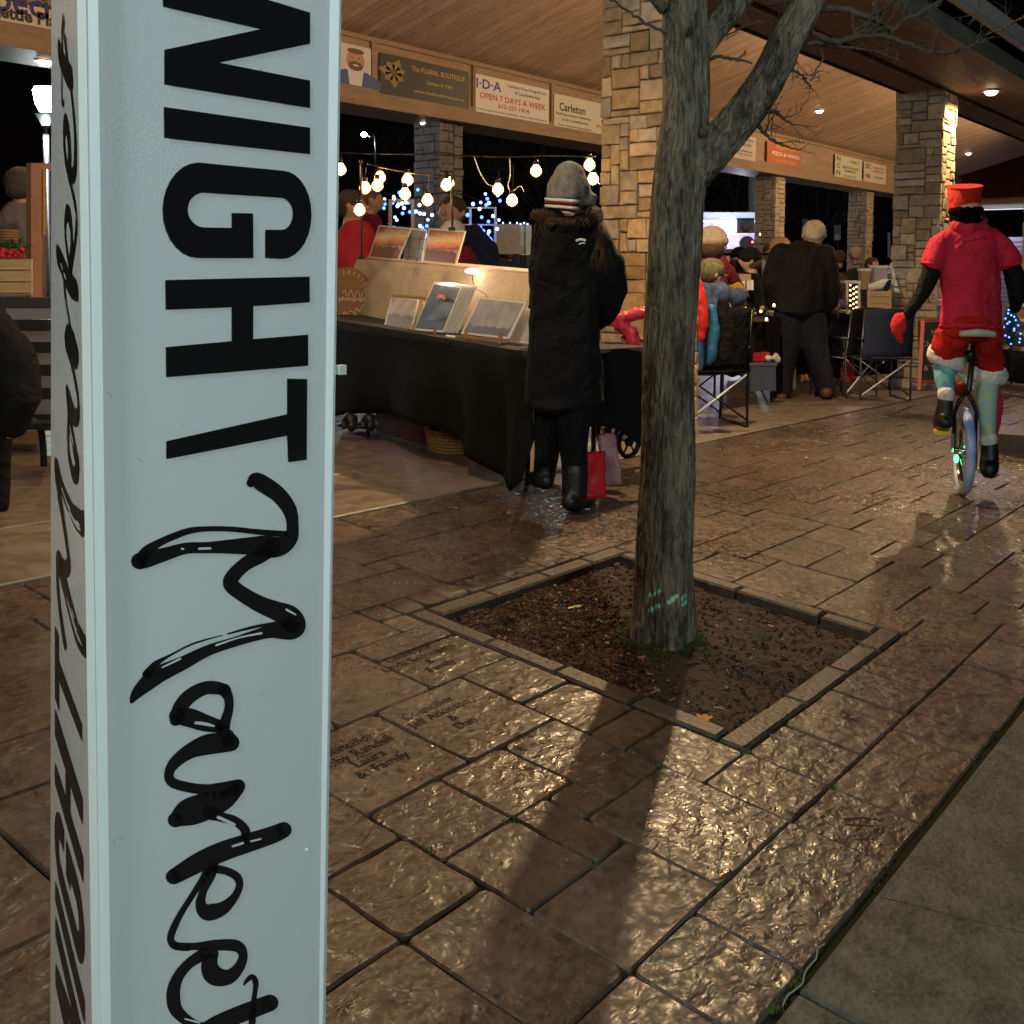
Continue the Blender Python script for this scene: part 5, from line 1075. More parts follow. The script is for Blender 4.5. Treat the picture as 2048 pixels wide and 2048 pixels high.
# rider
e = person(1937, 985, D, 'unicycle rider from behind in red hat, red shirt and red shorts with white fur cuffs')
person_body(e, D, (1932, 425, .0), fd, 33, [[(1938, 460, 0, 26), (1940, 540, 0, 50, 34), (1942, 620, 0, 48, 36), (1942, 655, 0, 48, 36)], [(1912, 665, 0, 24), (1892, 712, .12, 18), (1889, 750, .07, 13), (1892, 785, .0, 10), (1890, 835, -.0, 8)], [(1970, 665, 0, 24), (1976, 740, .1, 17), (1975, 800, .0, 12), (1977, 880, -.02, 8)],
    [(1880, 492, 0, 15), (1862, 545, 0, 13), (1843, 590, 0, 10), (1815, 630, .02, 8)], [(2006, 492, 0, 15), (2028, 550, 0, 13), (2034, 590, .05, 9), (2044, 598, .14, 8)]], [(dp(2046, 596, D + .2), Vector((0, 0, 1)) * .8 + _F0 * .4, -_R0)])
soft('shirt', D, [[(1938, 450, 0, 26, 24), (1938, 468, 0, 50, 32), (1938, 492, 0, 60, 36), (1940, 540, 0, 61, 40), (1941, 595, 0, 57, 40), (1942, 650, 0, 61, 44)], [(1900, 474, 0, 20), (1880, 490, 0, 22), (1867, 522, 0, 24)], [(1980, 474, 0, 20), (2002, 490, 0, 22), (2018, 520, 0, 24)]], m_redc, e, .012, 3, .010, 9)
soft('collar', D, [[(1918, 452, -.03, 17), (1938, 458, -.05, 18), (1960, 454, -.03, 17), (1975, 466, -.01, 12)], [(1912, 444, .04, 14), (1962, 444, .04, 14)]], m_redc, e, .009, 3, .004, 20)
P = [dp(1935, 434, D) + _R0 * math.cos(g) * 30 * s + _F0 * math.sin(g) * 28 * s for g in [math.radians(180 + k * 15) for k in range(13)]]
sc_ = MB().tube(P, [(7 * s, 3 * s)] * 13, 8, side=(0, 0, 1)).build('neck_band', M('dark_green_band', (.02, .05, .03), .5), e, True)
for k in (3, 5, 8): MB().ball(P[k] - (dp(1935, 434, D) - P[k]).normalized() * .006, .011, 8, 6).build('band_bead', MATS['chrome'], sc_, True)
mb = MB(); mb.ball(dp(1932, 423, D - .01), (.106, .106, .055), 16, 10); mb.ball(dp(1932, 438, D - .01), (.098, .098, .05), 16, 10); remeshed('hair', mb, M('black_hair', (.002, .002, .002), .95, spec=.05, bump=1, scale=60), e, .01, 2, .004, 30)
c0, c1 = dp(1928, 425, D + .01), dp(1930, 373, D - .02)
hat = MB().tube([c0, c0 + (c1 - c0) * .08, c1], [.094, .090, .101], 36).build('top_hat', m_redf, e, True)
MB().tube([c1 - (c1 - c0) * .02, c1 + (c1 - c0).normalized() * .003], [.1025, .1025], 36).build('hat_crown', M('red_felt_top', (.45, .015, .012), .8), hat, False)
soft('sleeve', D, [[(1866, 524, 0, 19), (1861, 550, 0, 19), (1843, 590, 0, 15), (1815, 630, .02, 11)]], m_blk, e, .010, 3, .004, 20)
soft('sleeve', D, [[(2020, 522, 0, 19), (2028, 550, 0, 19), (2034, 590, .04, 17), (2030, 615, .12, 12)], [(2034, 592, .05, 14), (2050, 580, .12, 12)]], m_blk, e, .010, 3, .004, 20)
mb = MB(); mb.ball(dp(1797, 650, D + .03), (.045, .045, .075), 14, 10); hand(mb, dp(1806, 634, D + .03), Vector((0, 0, -1)) - _R0 * .3, _F0, 1.25); remeshed('glove', mb, M('red_pompom', (.75, .02, .02), .9, bump=1, scale=150, var=.3, bd=.01), e, .008, 1, .004, 60)
soft('shorts', D, [[(1942, 640, 0, 58, 44), (1941, 668, 0, 58, 46)], [(1908, 665, 0, 31, 38), (1895, 700, .08, 34, 34), (1892, 718, .11, 32, 32)], [(1972, 665, 0, 29, 38), (1976, 715, .07, 31, 33), (1977, 748, .11, 29, 30)]], m_redf, e, .012, 3, .010, 14)
def cuff(px, py, rx, tilt, dd):
    c = dp(px, py, D + dd); P = [c + _R0 * math.cos(g) * rx * s + _F0 * math.sin(g) * rx * .9 * s - zz * (math.cos(g) * tilt * s) for g in [2 * math.pi * k / 20 for k in range(21)]]
    mb = MB().tube(P, [(21 * s, 14 * s)] * 21, 10, caps=False, side=(0, 0, 1))
    for k in range(160): g = rg_.uniform(0, 6.28); j = int(g / 6.283 * 20); mb.ball(P[j] + Vector((rg_.uniform(-1, 1), rg_.uniform(-1, 1), rg_.uniform(-1, 1))).normalized() * 14 * s, 3.5 * s, 5, 4)
    remeshed('fur_cuff', mb, m_fur, e, .009, 1, .004, 50)
rg_ = random.Random(2)
cuff(1892, 716, 24, 9, .10); cuff(1977, 748, 23, 3, .1)
m_patch = M('patterned_tights', (.12, .42, .40), .8, var=.9, scale=16, col2=(.03, .06, .22)); m_patch2 = M('blue_patterned_tights', (.1, .25, .5), .8, var=.9, scale=22, col2=(.4, .5, .12))
soft('stocking', D, [[(1888, 730, .1, 21), (1889, 758, .05, 20), (1893, 785, .0, 15)]], m_patch, e, .009, 2)
soft('stocking', D, [[(1976, 760, .08, 21), (1974, 810, .0, 19), (1976, 870, -.02, 14)]], m_patch2, e, .009, 2)
soft('sock', D, [[(1892, 786, .0, 17), (1892, 794, .0, 16)]], m_whitec, e, .008, 1); soft('sock', D, [[(1977, 876, -.02, 17), (1978, 884, -.02, 16)]], m_whitec, e, .008, 1)
soft('shoe', D, [[(1891, 800, 0, 15), (1889, 825, .0, 17), (1886, 842, .02, 18)], [(1890, 845, -.08, 15), (1884, 846, .04, 18), (1880, 846, .14, 13)]], m_boot, e, .009, 2)
soft('shoe', D, [[(1979, 890, -.02, 16), (1979, 920, -.03, 18), (1978, 936, -.03, 19)], [(1978, 940, -.10, 17), (1978, 938, .03, 18), (1978, 936, .13, 13)]], m_boot, e, .009, 2)
soft('red_streamer', D, [[(1988, 768, .05, 12, 3), (1998, 810, .03, 10, 3), (1994, 850, .02, 8, 3), (1990, 872, .02, 5, 3)]], m_redc, e, .006, 1)
q = empty('white_rod', dp(1960, 792, D + .12), 'white rod hanging slantwise behind the legs of the unicycle rider', 'rod'); MB().bar(dp(1907, 735, D + .12), dp(1960, 790, D + .12), .017, 12).build('rod', m_white, q, True); MB().tube([dp(1960, 790, D + .12), dp(1964, 794, D + .12)], [.019, .012], 12).build('rod_tip', m_white, q, True)
# ------------------------------------------------------------------ camp chairs
def tube_obj(name, pts, r, mat, parent): return MB().tube(pts, r, 8).build(name, mat, parent, True)
def camp_chair(base, yaw, seatm, label, grp='folding camp chairs at the stalls', w=.54, back_h=.95, arms=True, metal=None):
    metal = metal or M('grey_tube', (.14, .15, .16), .3, metal=.6); B = Vector(base); e = empty('camp_chair', B, label, 'chair', grp)
    f = Vector((math.cos(yaw), math.sin(yaw), 0)); sd = Vector((f.y, -f.x, 0)); T = lambda x, y, z: B + sd * x + f * y + Vector((0, 0, z))   # y forward
    for sx in (-1, 1):
        x = sx * w / 2
        tube_obj('leg', [T(x, -.22, .0), T(x, -.20, .45), T(x, -.26, back_h)], .011, metal, e)
        tube_obj('leg', [T(x, .24, .0), T(x, .22, .63)], .011, metal, e); tube_obj('foot_bar', [T(x, -.22, .012), T(x, .24, .012)], .011, metal, e)
        tube_obj('arm', [T(x, -.24, .64), T(x, 0, .66), T(x, .26, .63)], .016, m_blackm, e); tube_obj('seat_rail', [T(x, -.2, .44), T(x, .23, .45)], .010, metal, e)
    tube_obj('brace', [T(-w / 2, .23, .06), T(w / 2, .23, .43)], .008, metal, e); tube_obj('brace', [T(w / 2, .23, .06), T(-w / 2, .23, .43)], .008, metal, e)
    tube_obj('brace', [T(-w / 2, -.21, .06), T(w / 2, -.2, .43)], .009, m_white, e); tube_obj('brace', [T(w / 2, -.21, .06), T(-w / 2, -.2, .43)], .008, metal, e)
    def fabric(name, f0, n1, n2, th):
        vs = [f0(i / n1, j / n2) for j in range(n2 + 1) for i in range(n1 + 1)]; G = len(vs); m = n1 + 1
        o = mesh(name, vs, [(j * m + i, j * m + i + 1, (j + 1) * m + i + 1, (j + 1) * m + i) for j in range(n2) for i in range(n1)], seatm, e, True); md = o.modifiers.new('t', 'SOLIDIFY'); md.thickness = th; md.offset = 0
    fabric('seat', lambda u, v: T((u - .5) * w, -.2 + .43 * v, .45 - .04 * math.sin(math.pi * u) * math.sin(math.pi * v)), 8, 6, .014)
    fabric('backrest', lambda u, v: T((u - .5) * (w + .01), -.205 - .05 * v - .05 * math.sin(math.pi * u), .47 + (back_h - .46) * v + .015 * math.sin(math.pi * u) * v), 8, 8, .016)
    return e
m_navyf = M('navy_chair_fabric', (.012, .022, .055), .7, bump=.3, scale=150); m_navy2 = M('dark_blue_fabric', (.015, .02, .12), .7, bump=.3, scale=150); m_redfab = M('red_chair_fabric', (.45, .05, .05), .7, bump=.3, scale=100)
ya = math.radians
camp_chair(at(1752, 798) , ya(44), m_navyf, 'navy camp chair with grey tube frame behind the white haired man, back to the walk')
camp_chair(at(1832, 772), ya(30), m_navy2, 'dark blue camp chair behind the red glove of the unicycle rider')
camp_chair(at(2062, 770), ya(200), m_redfab, 'red camp chair at the right edge beyond the unicycle rider', arms=True, metal=m_blackm)
camp_chair(at(1408, 850), ya(55), m_blk, 'black camp chair loaded with jackets right of the tree trunk', metal=m_blackm)
for (nm, pts, mt, lb) in [('jacket', [[(1395, 560, 0, 8, 8), (1400, 600, 0, 14, 9), (1404, 650, 0, 14, 9), (1402, 680, 0, 8, 8)]], M('bright_red_shell', (.65, .02, .015), .5, bump=.2, scale=12), 'bright red jacket hung on the chair right of the tree trunk'),
    ('jacket', [[(1396, 640, .05, 8, 8), (1398, 700, .05, 11, 9), (1398, 740, .05, 9, 8)]], M('blue_shell', (.05, .16, .35), .5, bump=.2), 'blue jacket sleeve hanging under the red jacket'),
    ('jacket', [[(1424, 610, .1, 8, 8), (1428, 660, .1, 13, 9), (1422, 715, .1, 11, 9), (1416, 728, .1, 6, 6)]], M('teal_shell', (.02, .14, .26), .5, bump=.2, scale=12), 'teal blue jacket hanging over the chair back'),
    ('jacket', [[(1445, 600, .15, 12, 10), (1452, 660, .15, 18, 10), (1448, 720, .15, 14, 9)]], m_blk, 'black jacket beside the teal one on the chair')]:
    q = empty(nm, dp(pts[0][0][0], pts[0][-1][1], 7.6), lb, 'jacket', 'jackets hung over a chair'); soft('shell', 7.6, pts, mt, q, .012, 2, .008, 16)
# ------------------------------------------------------------------ people at the stalls
def simple_person(D, label, hd, f, rpx, torso, mat, hair_m, legs=None, legm=None, arms=(), armm=None, hat=None, grp=None, hands=(), shoe=None, bend=None, vox=.014, hairdown=0):
    e = person(hd[0], (legs[0][-1][1] + 10) if legs else torso[-1][1] + 40, D, label, grp)
    core = [[(p[0], p[1], p[2], p[3] * .6, (p[4] if len(p) > 4 else p[3]) * .6) for p in torso]] + [[(p[0], p[1], p[2], p[3] * .6) for p in c] for c in list(arms) + list(legs or [])]
    hs = []
    for c in arms:
        a, b = c[-2], c[-1]; pa, pb = dp(a[0], a[1], D + a[2]), dp(b[0], b[1], D + b[2]); d = (pb - pa).normalized(); sd = d.cross(Vector((0, 0, 1))); sd = sd if sd.length > .1 else _R0; hs.append((pb + d * .02, d, sd))
    person_body(e, D, hd, f, rpx, core, hs)
    tt = soft('jacket', D, [torso] + [list(a) for a in arms], mat, e, vox, 3, .018, 9, hd[0])
    if legs: soft('trousers', D, legs, legm, e, vox, 3, .007, 9)
    if legs and shoe:
        for c in legs:
            a = c[-1]; soft('shoe', D, [[(a[0], a[1] + 5, -.07, a[3] * .62), (a[0] + 1, a[1] + 7, .03, a[3] * .56), (a[0] + 2, a[1] + 6, .12, a[3] * .42)]], shoe, e, .010, 2)
    c = dp(hd[0], hd[1], D + hd[2]); r = rpx * D / FPX; f = Vector(f).normalized()
    if hat:
        hm, kind = hat; mb = MB(); mb.ball(c + Vector((0, 0, r * .35)) - f * r * .05, (r * 1.06, r * 1.06, r * .95), 16, 10)
        if kind == 'cap': mb.ball(c + Vector((0, 0, r * .3)) + f * r * .95, (r * .6, r * .6, r * .09), 12, 6)
        if kind == 'knit': mb.tube([c + Vector((0, 0, r * .1)) - f * r * .05, c + Vector((0, 0, r * .4)) - f * r * .05], [r * 1.1, r * 1.12], 16)
        remeshed('hat', mb, hm, e, .010 * max(1, D / 8), 2, .003 if kind == 'knit' else 0, 40)
        if hair_m:
            mb = MB(); mb.ball(c - Vector((0, 0, r * .25)) - f * r * .25, (r * .9, r * .9, r * (.75 + hairdown)), 14, 10); remeshed('hair', mb, hair_m, e, .010 * max(1, D / 8), 2, .004, 30)
    elif hair_m:
        mb = MB(); mb.ball(c + Vector((0, 0, r * .22)) - f * r * .2, (r * .98, r * .98, r * .93), 16, 10); mb.ball(c - Vector((0, 0, r * (.25 + hairdown))) - f * r * .42, (r * .8, r * .8, r * (.6 + hairdown)), 14, 10)
        remeshed('hair', mb, hair_m, e, .010 * max(1, D / 8), 2, .006, 35)
    return e
m_bjack = cloth('black_work_jacket', (.008, .0075, .008), .85)
D = fwd(at(1570, 797))
simple_person(D, 'white haired man in a black jacket and blue jeans bending over the stall table', (1628, 470, .12), _F0 - _R0 * -.3 - Vector((0, 0, .8)), 24, [(1618, 492, .05, 30, 26), (1606, 520, 0, 52, 34), (1600, 570, 0, 56, 38), (1598, 622, 0, 55, 40)], m_bjack, m_white_hair,
    [[(1578, 628, 0, 32, 30), (1574, 690, 0, 27), (1566, 740, .0, 22), (1563, 790, 0, 19)], [(1620, 628, 0, 32, 30), (1628, 690, 0, 27), (1642, 740, 0, 22), (1652, 780, 0, 20)]], m_jean, [[(1562, 512, 0, 25), (1546, 565, .02, 23), (1548, 600, .12, 19), (1572, 622, .25, 14)], [(1648, 512, 0, 25), (1660, 570, .02, 23), (1658, 605, .12, 19), (1640, 625, .25, 14)]], shoe=M('brown_shoe', (.10, .055, .03), .5, bump=.3, scale=40), vox=.013)
simple_person(11.2, 'fair haired woman beyond the white haired man wearing tan boots', (1562, 498, 0), _F0 * -1 + _R0 * .2, 22, [(1560, 525, 0, 28, 22), (1556, 570, 0, 38, 28), (1558, 630, 0, 36, 28)], M('grey_vest', (.10, .10, .09), .8, var=.5), M('fair_hair', (.36, .21, .10), .7, bump=1, scale=70), [[(1590, 640, 0, 24), (1600, 700, 0, 20), (1602, 752, 0, 17)], [(1618, 640, .1, 24), (1618, 700, .1, 20), (1616, 750, .1, 17)]], m_trs, [], shoe=M('tan_boot', (.28, .15, .07), .7, bump=.3, scale=40), hairdown=.5)
simple_person(9.4, 'person in a beige knitted hat and maroon coat standing behind the chairs', (1424, 490, 0), _F0 + _R0 * .5, 30, [(1418, 522, 0, 30, 26), (1410, 560, 0, 44, 32), (1408, 640, 0, 44, 32)], m_maroon, m_hairb, None, None, [[(1440, 530, 0, 20), (1462, 560, .1, 17), (1480, 575, .25, 13)]], hat=(M('beige_knit', (.42, .33, .24), .95, bump=1, scale=90, var=.35, bd=.008), 'knit'))
simple_person(8.9, 'seated man in a camouflage cap and patterned blue jacket leaning over his table', (1424, 548, 0), _F0 * .2 + _R0 * 1 - Vector((0, 0, .5)), 25, [(1418, 572, 0, 32, 28), (1416, 610, 0, 44, 34), (1412, 660, 0, 46, 36), (1410, 700, 0, 42, 34)], M('blue_patterned_fleece', (.05, .08, .19), .85, var=.9, scale=22, col2=(.015, .02, .05)), m_hairb, None, None, [[(1440, 585, -.05, 22), (1462, 600, .05, 20), (1480, 592, .2, 17)]], hat=(M('camouflage', (.16, .15, .08), .9, var=.7, scale=20, col2=(.05, .045, .02)), 'cap'))
simple_person(9.6, 'seller in a black knit hat at the far side of the left stall', (1500, 520, .6), _R0 * -1, 22, [(1496, 548, .6, 26, 22), (1490, 590, .6, 38, 28), (1488, 640, .6, 40, 30)], m_blk, m_hairb, None, None, [], hat=(m_blk, 'knit'))
# behind the photo table
simple_person(8.6, 'seller in a bright red hooded jacket behind the photo table at the left', (706, 412, 0), _F0 * -.2 + _R0 * 1, 29, [(712, 446, 0, 26, 24), (714, 475, 0, 44, 34), (712, 520, 0, 48, 36), (710, 580, 0, 48, 36), (710, 700, 0, 46, 36)], M('red_fleece', (.50, .02, .03), .85, bump=.3, scale=30, var=.2), M('dark_brown_hair', (.05, .03, .02), .7, bump=1, scale=60), None, None, [])
simple_person(9.8, 'person in reddish profile behind the red jacketed seller', (744, 400, 0), _R0, 24, [(738, 432, 0, 22, 20), (734, 470, 0, 36, 28), (734, 540, 0, 38, 28), (734, 680, 0, 38, 28)], m_maroon, M('reddish_hair', (.16, .05, .03), .7, bump=1, scale=60), None, None, [])
simple_person(9.0, 'tall man with brown hair and a dark blue jacket behind the sunset prints', (902, 425, 0), _F0 * -1 - _R0 * .4, 30, [(925, 460, 0, 30, 26), (945, 500, 0, 50, 36), (955, 560, 0, 52, 38), (955, 700, 0, 50, 38)], m_navy, m_hairb, None, None, [[(905, 480, 0, 22), (890, 530, -.05, 20)]])
simple_person(8.3, 'child in a white cap and dark red top sitting behind the photo table', (905, 470, 0), _R0 * -1 - _F0 * .3, 24, [(916, 500, 0, 26, 22), (925, 530, 0, 38, 28), (925, 600, 0, 40, 30)], m_maroon, m_hairb, None, None, [], hat=(m_whitec, 'cap'))
# far passers by
fg = 'people far off beyond the pavilion'
for (x, y, D_, h, col, lb) in [(1678, 515, 17, 0, (.10, .07, .05), 'far off woman in a brown plaid jacket'), (1710, 508, 17, 1, (.02, .02, .022), 'far off bald man in a dark jacket'), (1000, 492, 22, 1, (.02, .02, .03), 'far off dark figure beside the woman\'s elbow'), (1018, 512, 24, 1, (.02, .02, .022), 'far off short dark figure left of the black coat'), (1048, 478, 20, 1, (.03, .05, .09), 'far off person in dark blue close to the black coat'), (974, 508, 25, 0, (.05, .04, .05), 'far off person in grey beyond the string lights')]:
    r = .11 * FPX / D_; k = FPX / D_
    simple_person(D_, lb, (x, y, 0), _F0, r, [(x, y + .28 * k, 0, .17 * k, .13 * k), (x, y + .5 * k, 0, .23 * k, .15 * k), (x, y + .85 * k, 0, .22 * k, .15 * k)], M('far_coat_%d' % int(x), col, .85), M('pale_scalp', (.5, .36, .28), .6) if 'bald' in lb else m_hairb, [[(x - .09 * k, y + .85 * k, 0, .11 * k), (x - .09 * k, y + 1.5 * k, 0, .07 * k)], [(x + .09 * k, y + .85 * k, 0, .11 * k), (x + .09 * k, y + 1.5 * k, 0, .07 * k)]], m_trs, [[(x - .2 * k, y + .35 * k, 0, .07 * k), (x - .24 * k, y + .8 * k, 0, .05 * k)], [(x + .2 * k, y + .35 * k, 0, .07 * k), (x + .24 * k, y + .8 * k, 0, .05 * k)]], grp=fg, vox=.02)
# left edge: seated man and bench
D = 5.0
bn = empty('park_bench', dp(40, 850, 5.4), 'black slatted metal bench at the left edge', 'bench')
for k, y in enumerate([603, 648, 692, 738, 785, 838]):
    slab4('slat', P4([(-120, y + 14, 5.4), (128, y + 14, 5.5), (128, y - 8, 5.5), (-120, y - 10 - k * .5, 5.4)]), .02, m_black, bn)
slab4('seat_slat', P4([(-120, 852, 5.0), (128, 846, 5.1), (128, 838, 5.5), (-120, 842, 5.4)]), .03, m_black, bn)
MB().tube(subd([dp(60, 835, 5.4), dp(80, 856, 5.4), dp(86, 890, 5.4), dp(88, 932, 5.4)], 5), .018, 8).build('leg', m_blackm, bn, True)
MB().tube(subd([dp(-60, 835, 5.4), dp(-70, 856, 5.4), dp(-70, 932, 5.4)], 5), .018, 8).build('leg', m_blackm, bn, True)
grey = empty('draped_table', dp(0, 870, 6.0), 'grey draped table edge behind the black bench slats', 'table')
slab4('cloth', P4([(-200, 862, 6.0), (240, 862, 6.2), (240, 606, 6.2), (-200, 604, 6.0)]), .4, M('grey_cloth', (.20, .19, .20), .8, bump=.3, scale=30), grey)
e = person(0, 1075, 4.6, 'person in a dark padded coat sitting half out of the picture at the left')
person_body(e, 4.6, (-70, 560, 0), _F0, 40, [[(-60, 620, 0, 40, 34), (-40, 800, 0, 50, 40)], [(-14, 840, 0, 26), (-15, 930, 0, 20), (-10, 1030, 0, 14)], [(-10, 660, -.05, 20), (28, 720, -.05, 20), (30, 790, -.05, 18)]], [(dp(22, 820, 4.6), Vector((0, 0, -1)), _R0)])
soft('coat', 4.6, [[(-60, 600, 0, 60, 50), (-45, 700, 0, 75, 60), (-40, 830, 0, 80, 60)], [(-10, 660, -.05, 44), (28, 720, -.05, 44), (42, 800, -.05, 40), (25, 845, -.05, 32)], [(-20, 830, 0, 60, 50), (20, 850, 0, 40, 40)]], cloth('dark_padded_cloth', (.004, .0042, .005)), e, .016, 3, .014, 7)
soft('trousers', 4.6, [[(-20, 840, 0, 48), (-15, 930, 0, 34), (-8, 1010, 0, 26)]], m_trs, e, .014, 3, .006)
soft('shoe', 4.6, [[(-15, 1020, 0, 28), (-5, 1052, 0, 26)], [(-20, 1062, 0, 20), (20, 1062, 0, 20), (40, 1058, .03, 15)]], m_boot, e, .010, 2)
# ------------------------------------------------------------------ left background stall
e = empty('timber_stand', dp(80, 590, 8.5), 'tall reddish timber frame standing left of the sign post', 'timber stand')
m_frame = M('red_pine', (.30, .15, .10), .6, bump=.2, scale=10, var=.25, stretch=(1, 1, .2))
for (x0, x1) in [(62, 86), (150, 172)]: slab4('upright', P4([(x0, 600, 8.5), (x1, 600, 8.6), (x1, 326, 8.6), (x0, 326, 8.5)]), .06, m_frame, e)
slab4('head_rail', P4([(86, 338, 8.6), (150, 338, 8.8), (150, 326, 8.8), (86, 326, 8.6)]), .06, m_frame, e); slab4('inner_strip', P4([(86, 470, 8.58), (90, 470, 8.58), (90, 338, 8.58), (86, 338, 8.58)]), .03, M('orange_pine', (.5, .26, .1), .5), e)
e = empty('wooden_crate', dp(20, 590, 7.6), 'pale pine slatted crate carrying red flowers at the left edge', 'crate')
m_crate = M('crate_pine', (.55, .38, .20), .6, bump=.2, scale=9, var=.25, stretch=(1, 1, 6))
for y in (520, 543, 566): slab4('slat', P4([(-90, y + 19, 7.6), (63, y + 19, 7.6), (63, y - 1, 7.6), (-90, y - 1, 7.6)]), .015, m_crate, e)
for x in (-80, 50): slab4('corner_post', P4([(x, 590, 7.62), (x + 12, 590, 7.62), (x + 12, 518, 7.62), (x, 518, 7.62)]), .03, m_crate, e)
for k in range(3): slab4('base_slat', P4([(-90, 588, 7.64 + k * .1), (63, 588, 7.64 + k * .1), (63, 584, 7.72 + k * .1), (-90, 584, 7.72 + k * .1)]), .01, m_crate, e)
rg_ = random.Random(4); e = empty('flower_bunch', dp(10, 515, 7.7), 'bunch of red flowers and dark green fir on top of the pale crate', 'flowers')
mb = MB()
for _ in range(160):
    p = dp(rg_.uniform(-40, 50), rg_.uniform(485, 512), 7.75 + rg_.uniform(-.08, .08)); q = p + (RT * rg_.uniform(-1, 1) + UP * rg_.uniform(-.3, 1) + FW * rg_.uniform(-1, 1)).normalized() * .06; mb.bar(p, q, .004, 4)
tag(mb.build('fir_sprig', M('fir_green', (.02, .07, .025), .8), e), kind='stuff'); mb = MB()
for _ in range(60): mb.ball(dp(rg_.uniform(-20, 48), rg_.uniform(498, 514), 7.68 + rg_.uniform(-.03, .05)), rg_.uniform(.01, .02), 7, 5)
tag(mb.build('red_petals', M('petal_red', (.6, .02, .03), .5), e), kind='stuff')
e = empty('wicker_basket', dp(14, 487, 7.8), 'small brown wicker basket behind the red flowers', 'basket')
for k in range(5):
    c = dp(12, 484 - k * 5.4, 7.85); P = [c + _R0 * math.cos(g) * .085 + _F0 * math.sin(g) * .07 for g in [2 * math.pi * i / 20 for i in range(21)]]; MB().tube(P, .0105, 6, caps=False).build('wicker_strand', M('brown_wicker', (.22, .10, .05), .7, bump=.5, scale=80), e, True)
tag(MB().tube([dp(12, 486, 7.85), dp(12, 466, 7.85)], [.07, .075], 16).build('lining', m_dark, e))
simple_person(9.6, 'person with dark curly hair and a grey coat behind the crate at the left', (45, 372, 0), _F0, 33, [(45, 410, 0, 30, 26), (40, 450, 0, 52, 38), (36, 520, 0, 58, 40), (36, 640, 0, 56, 40)], M('grey_wool', (.17, .15, .15), .9, bump=.4, scale=40, var=.2), M('dark_curly_hair', (.06, .05, .045), .8, bump=1, scale=50), None, None, [])
lw = empty('low_wall', dp(40, 880, 8.5), 'pale low planter wall behind the bench', 'wall'); slab4('coping', P4([(-200, 905, 7.2), (240, 900, 7.4), (240, 868, 7.4), (-200, 870, 7.2)]), .25, m_conc, lw)
# ------------------------------------------------------------------ stall frames with blue lights behind the string bulbs
m_blue = M('blue_led', (.2, .4, 1), emit=(.06, .16, 1.0), es=5); m_bluew = M('white_led', (.8, .9, 1), emit=(.26, .44, 1.0), es=7)
def led_part(name, pts, D, mat, parent, r=.018): 
    mb = MB()
    for (x, y) in pts: mb.ball(dp(x, y, D), r, 7, 5)
    return tag(mb.build(name, mat, parent), kind='stuff')
e = empty('display_stand', dp(800, 560, 11), 'pine post stand hung with pale blue lights beyond the left bulbs', 'display stand')
for x in (777, 822): slab4('post', P4([(x, 640, 11), (x + 6, 640, 11), (x + 6, 398, 11), (x, 398, 11)]), .05, m_pine, e)
slab4('cross_bar', P4([(783, 404, 11.02), (822, 404, 11.02), (822, 398, 11.02), (783, 398, 11.02)]), .04, m_pine, e)
led_part('led_lights', [(788, 397), (797, 409), (804, 407), (812, 405), (808, 416), (832, 423), (840, 427), (848, 428), (839, 410), (864, 430), (840, 452), (795, 412)], 10.9, m_bluew, e, .019)
e = empty('display_stand', dp(960, 560, 11), 'pale metal shelf stand hung with blue lights left of the black coat', 'display stand')
for x in (938, 988): slab4('post', P4([(x, 620, 11), (x + 5, 620, 11), (x + 5, 414, 11), (x, 414, 11)]), .03, m_white, e)
for y in (414, 448, 480): slab4('shelf_rail', P4([(925, y + 3, 11.0), (990, y + 3, 11.0), (990, y, 11.0), (925, y, 11.0)]), .03, m_white, e)
led_part('white_led_lights', [(927, 412), (946, 408), (978, 406), (959, 418), (986, 432), (951, 452), (994, 458), (968, 470), (978, 463)], 10.8, m_bluew, e, .019)
led_part('blue_led_lights', [(980, 478), (982, 482), (975, 470), (990, 498), (966, 462), (935, 430), (960, 455)], 10.8, m_blue, e, .022)
for (x, y, w, h, c, lb) in [(1022, 478, 60, 60, (.35, .28, .2), 'beige printed board under small lights left of the black coat'), (1052, 480, 22, 60, (.5, .6, .5), 'pale green white lit panel close to the black coat')]:
    q = empty('notice_board', dp(x, y + h / 2, 17), lb, 'board'); slab4('board', P4([(x - w / 2, y + h / 2, 17), (x + w / 2, y + h / 2, 17), (x + w / 2, y - h / 2, 17), (x - w / 2, y - h / 2, 17)]), .05, M('board_%d' % int(x), c, .6, var=.2, scale=4), q)
    for px in (x - w / 2 + 2, x + w / 2 - 2): MB().bar(dp(px, y + h / 2, 17.03), dp(px, y + h / 2 + 60, 17.03), .02).build('leg', m_blackm, q)
    led_part('led_lights', [(x - w / 2 + k * 14, y - h / 2 - 2) for k in range(int(w / 14) + 1)], 16.9, m_bluew, q, .014)
point_lamp_ = None
# distant lamps on poles
for (x, y, D_, lb) in [(728, 269, 34, 'distant street lamp on a curved arm beyond the string bulbs'), (1187, 362, 30, 'greenish white distant lamp seen beside the stone pillar')]:
    c = dp(x, y, D_); q = empty('far_lamp', (c.x, c.y, gz(c.x, c.y)), lb, 'street lamp'); MB().ball(c, (.10, .10, .08), 12, 8).build('globe', m_cold, q, True); l = point_lamp('far_lamp_light', c - Vector((0, 0, .3)), 120, COOL, .1); l.parent = q; l.matrix_parent_inverse = PW(q).inverted(); a = dp(x + 24, y + 30, D_); MB().tube(subd([c + Vector((0, 0, .08)), dp(x + 12, y + 4, D_), a, Vector((a.x, a.y, gz(a.x, a.y)))], 5), .04, 6).build('pole', m_blackm, q, True)
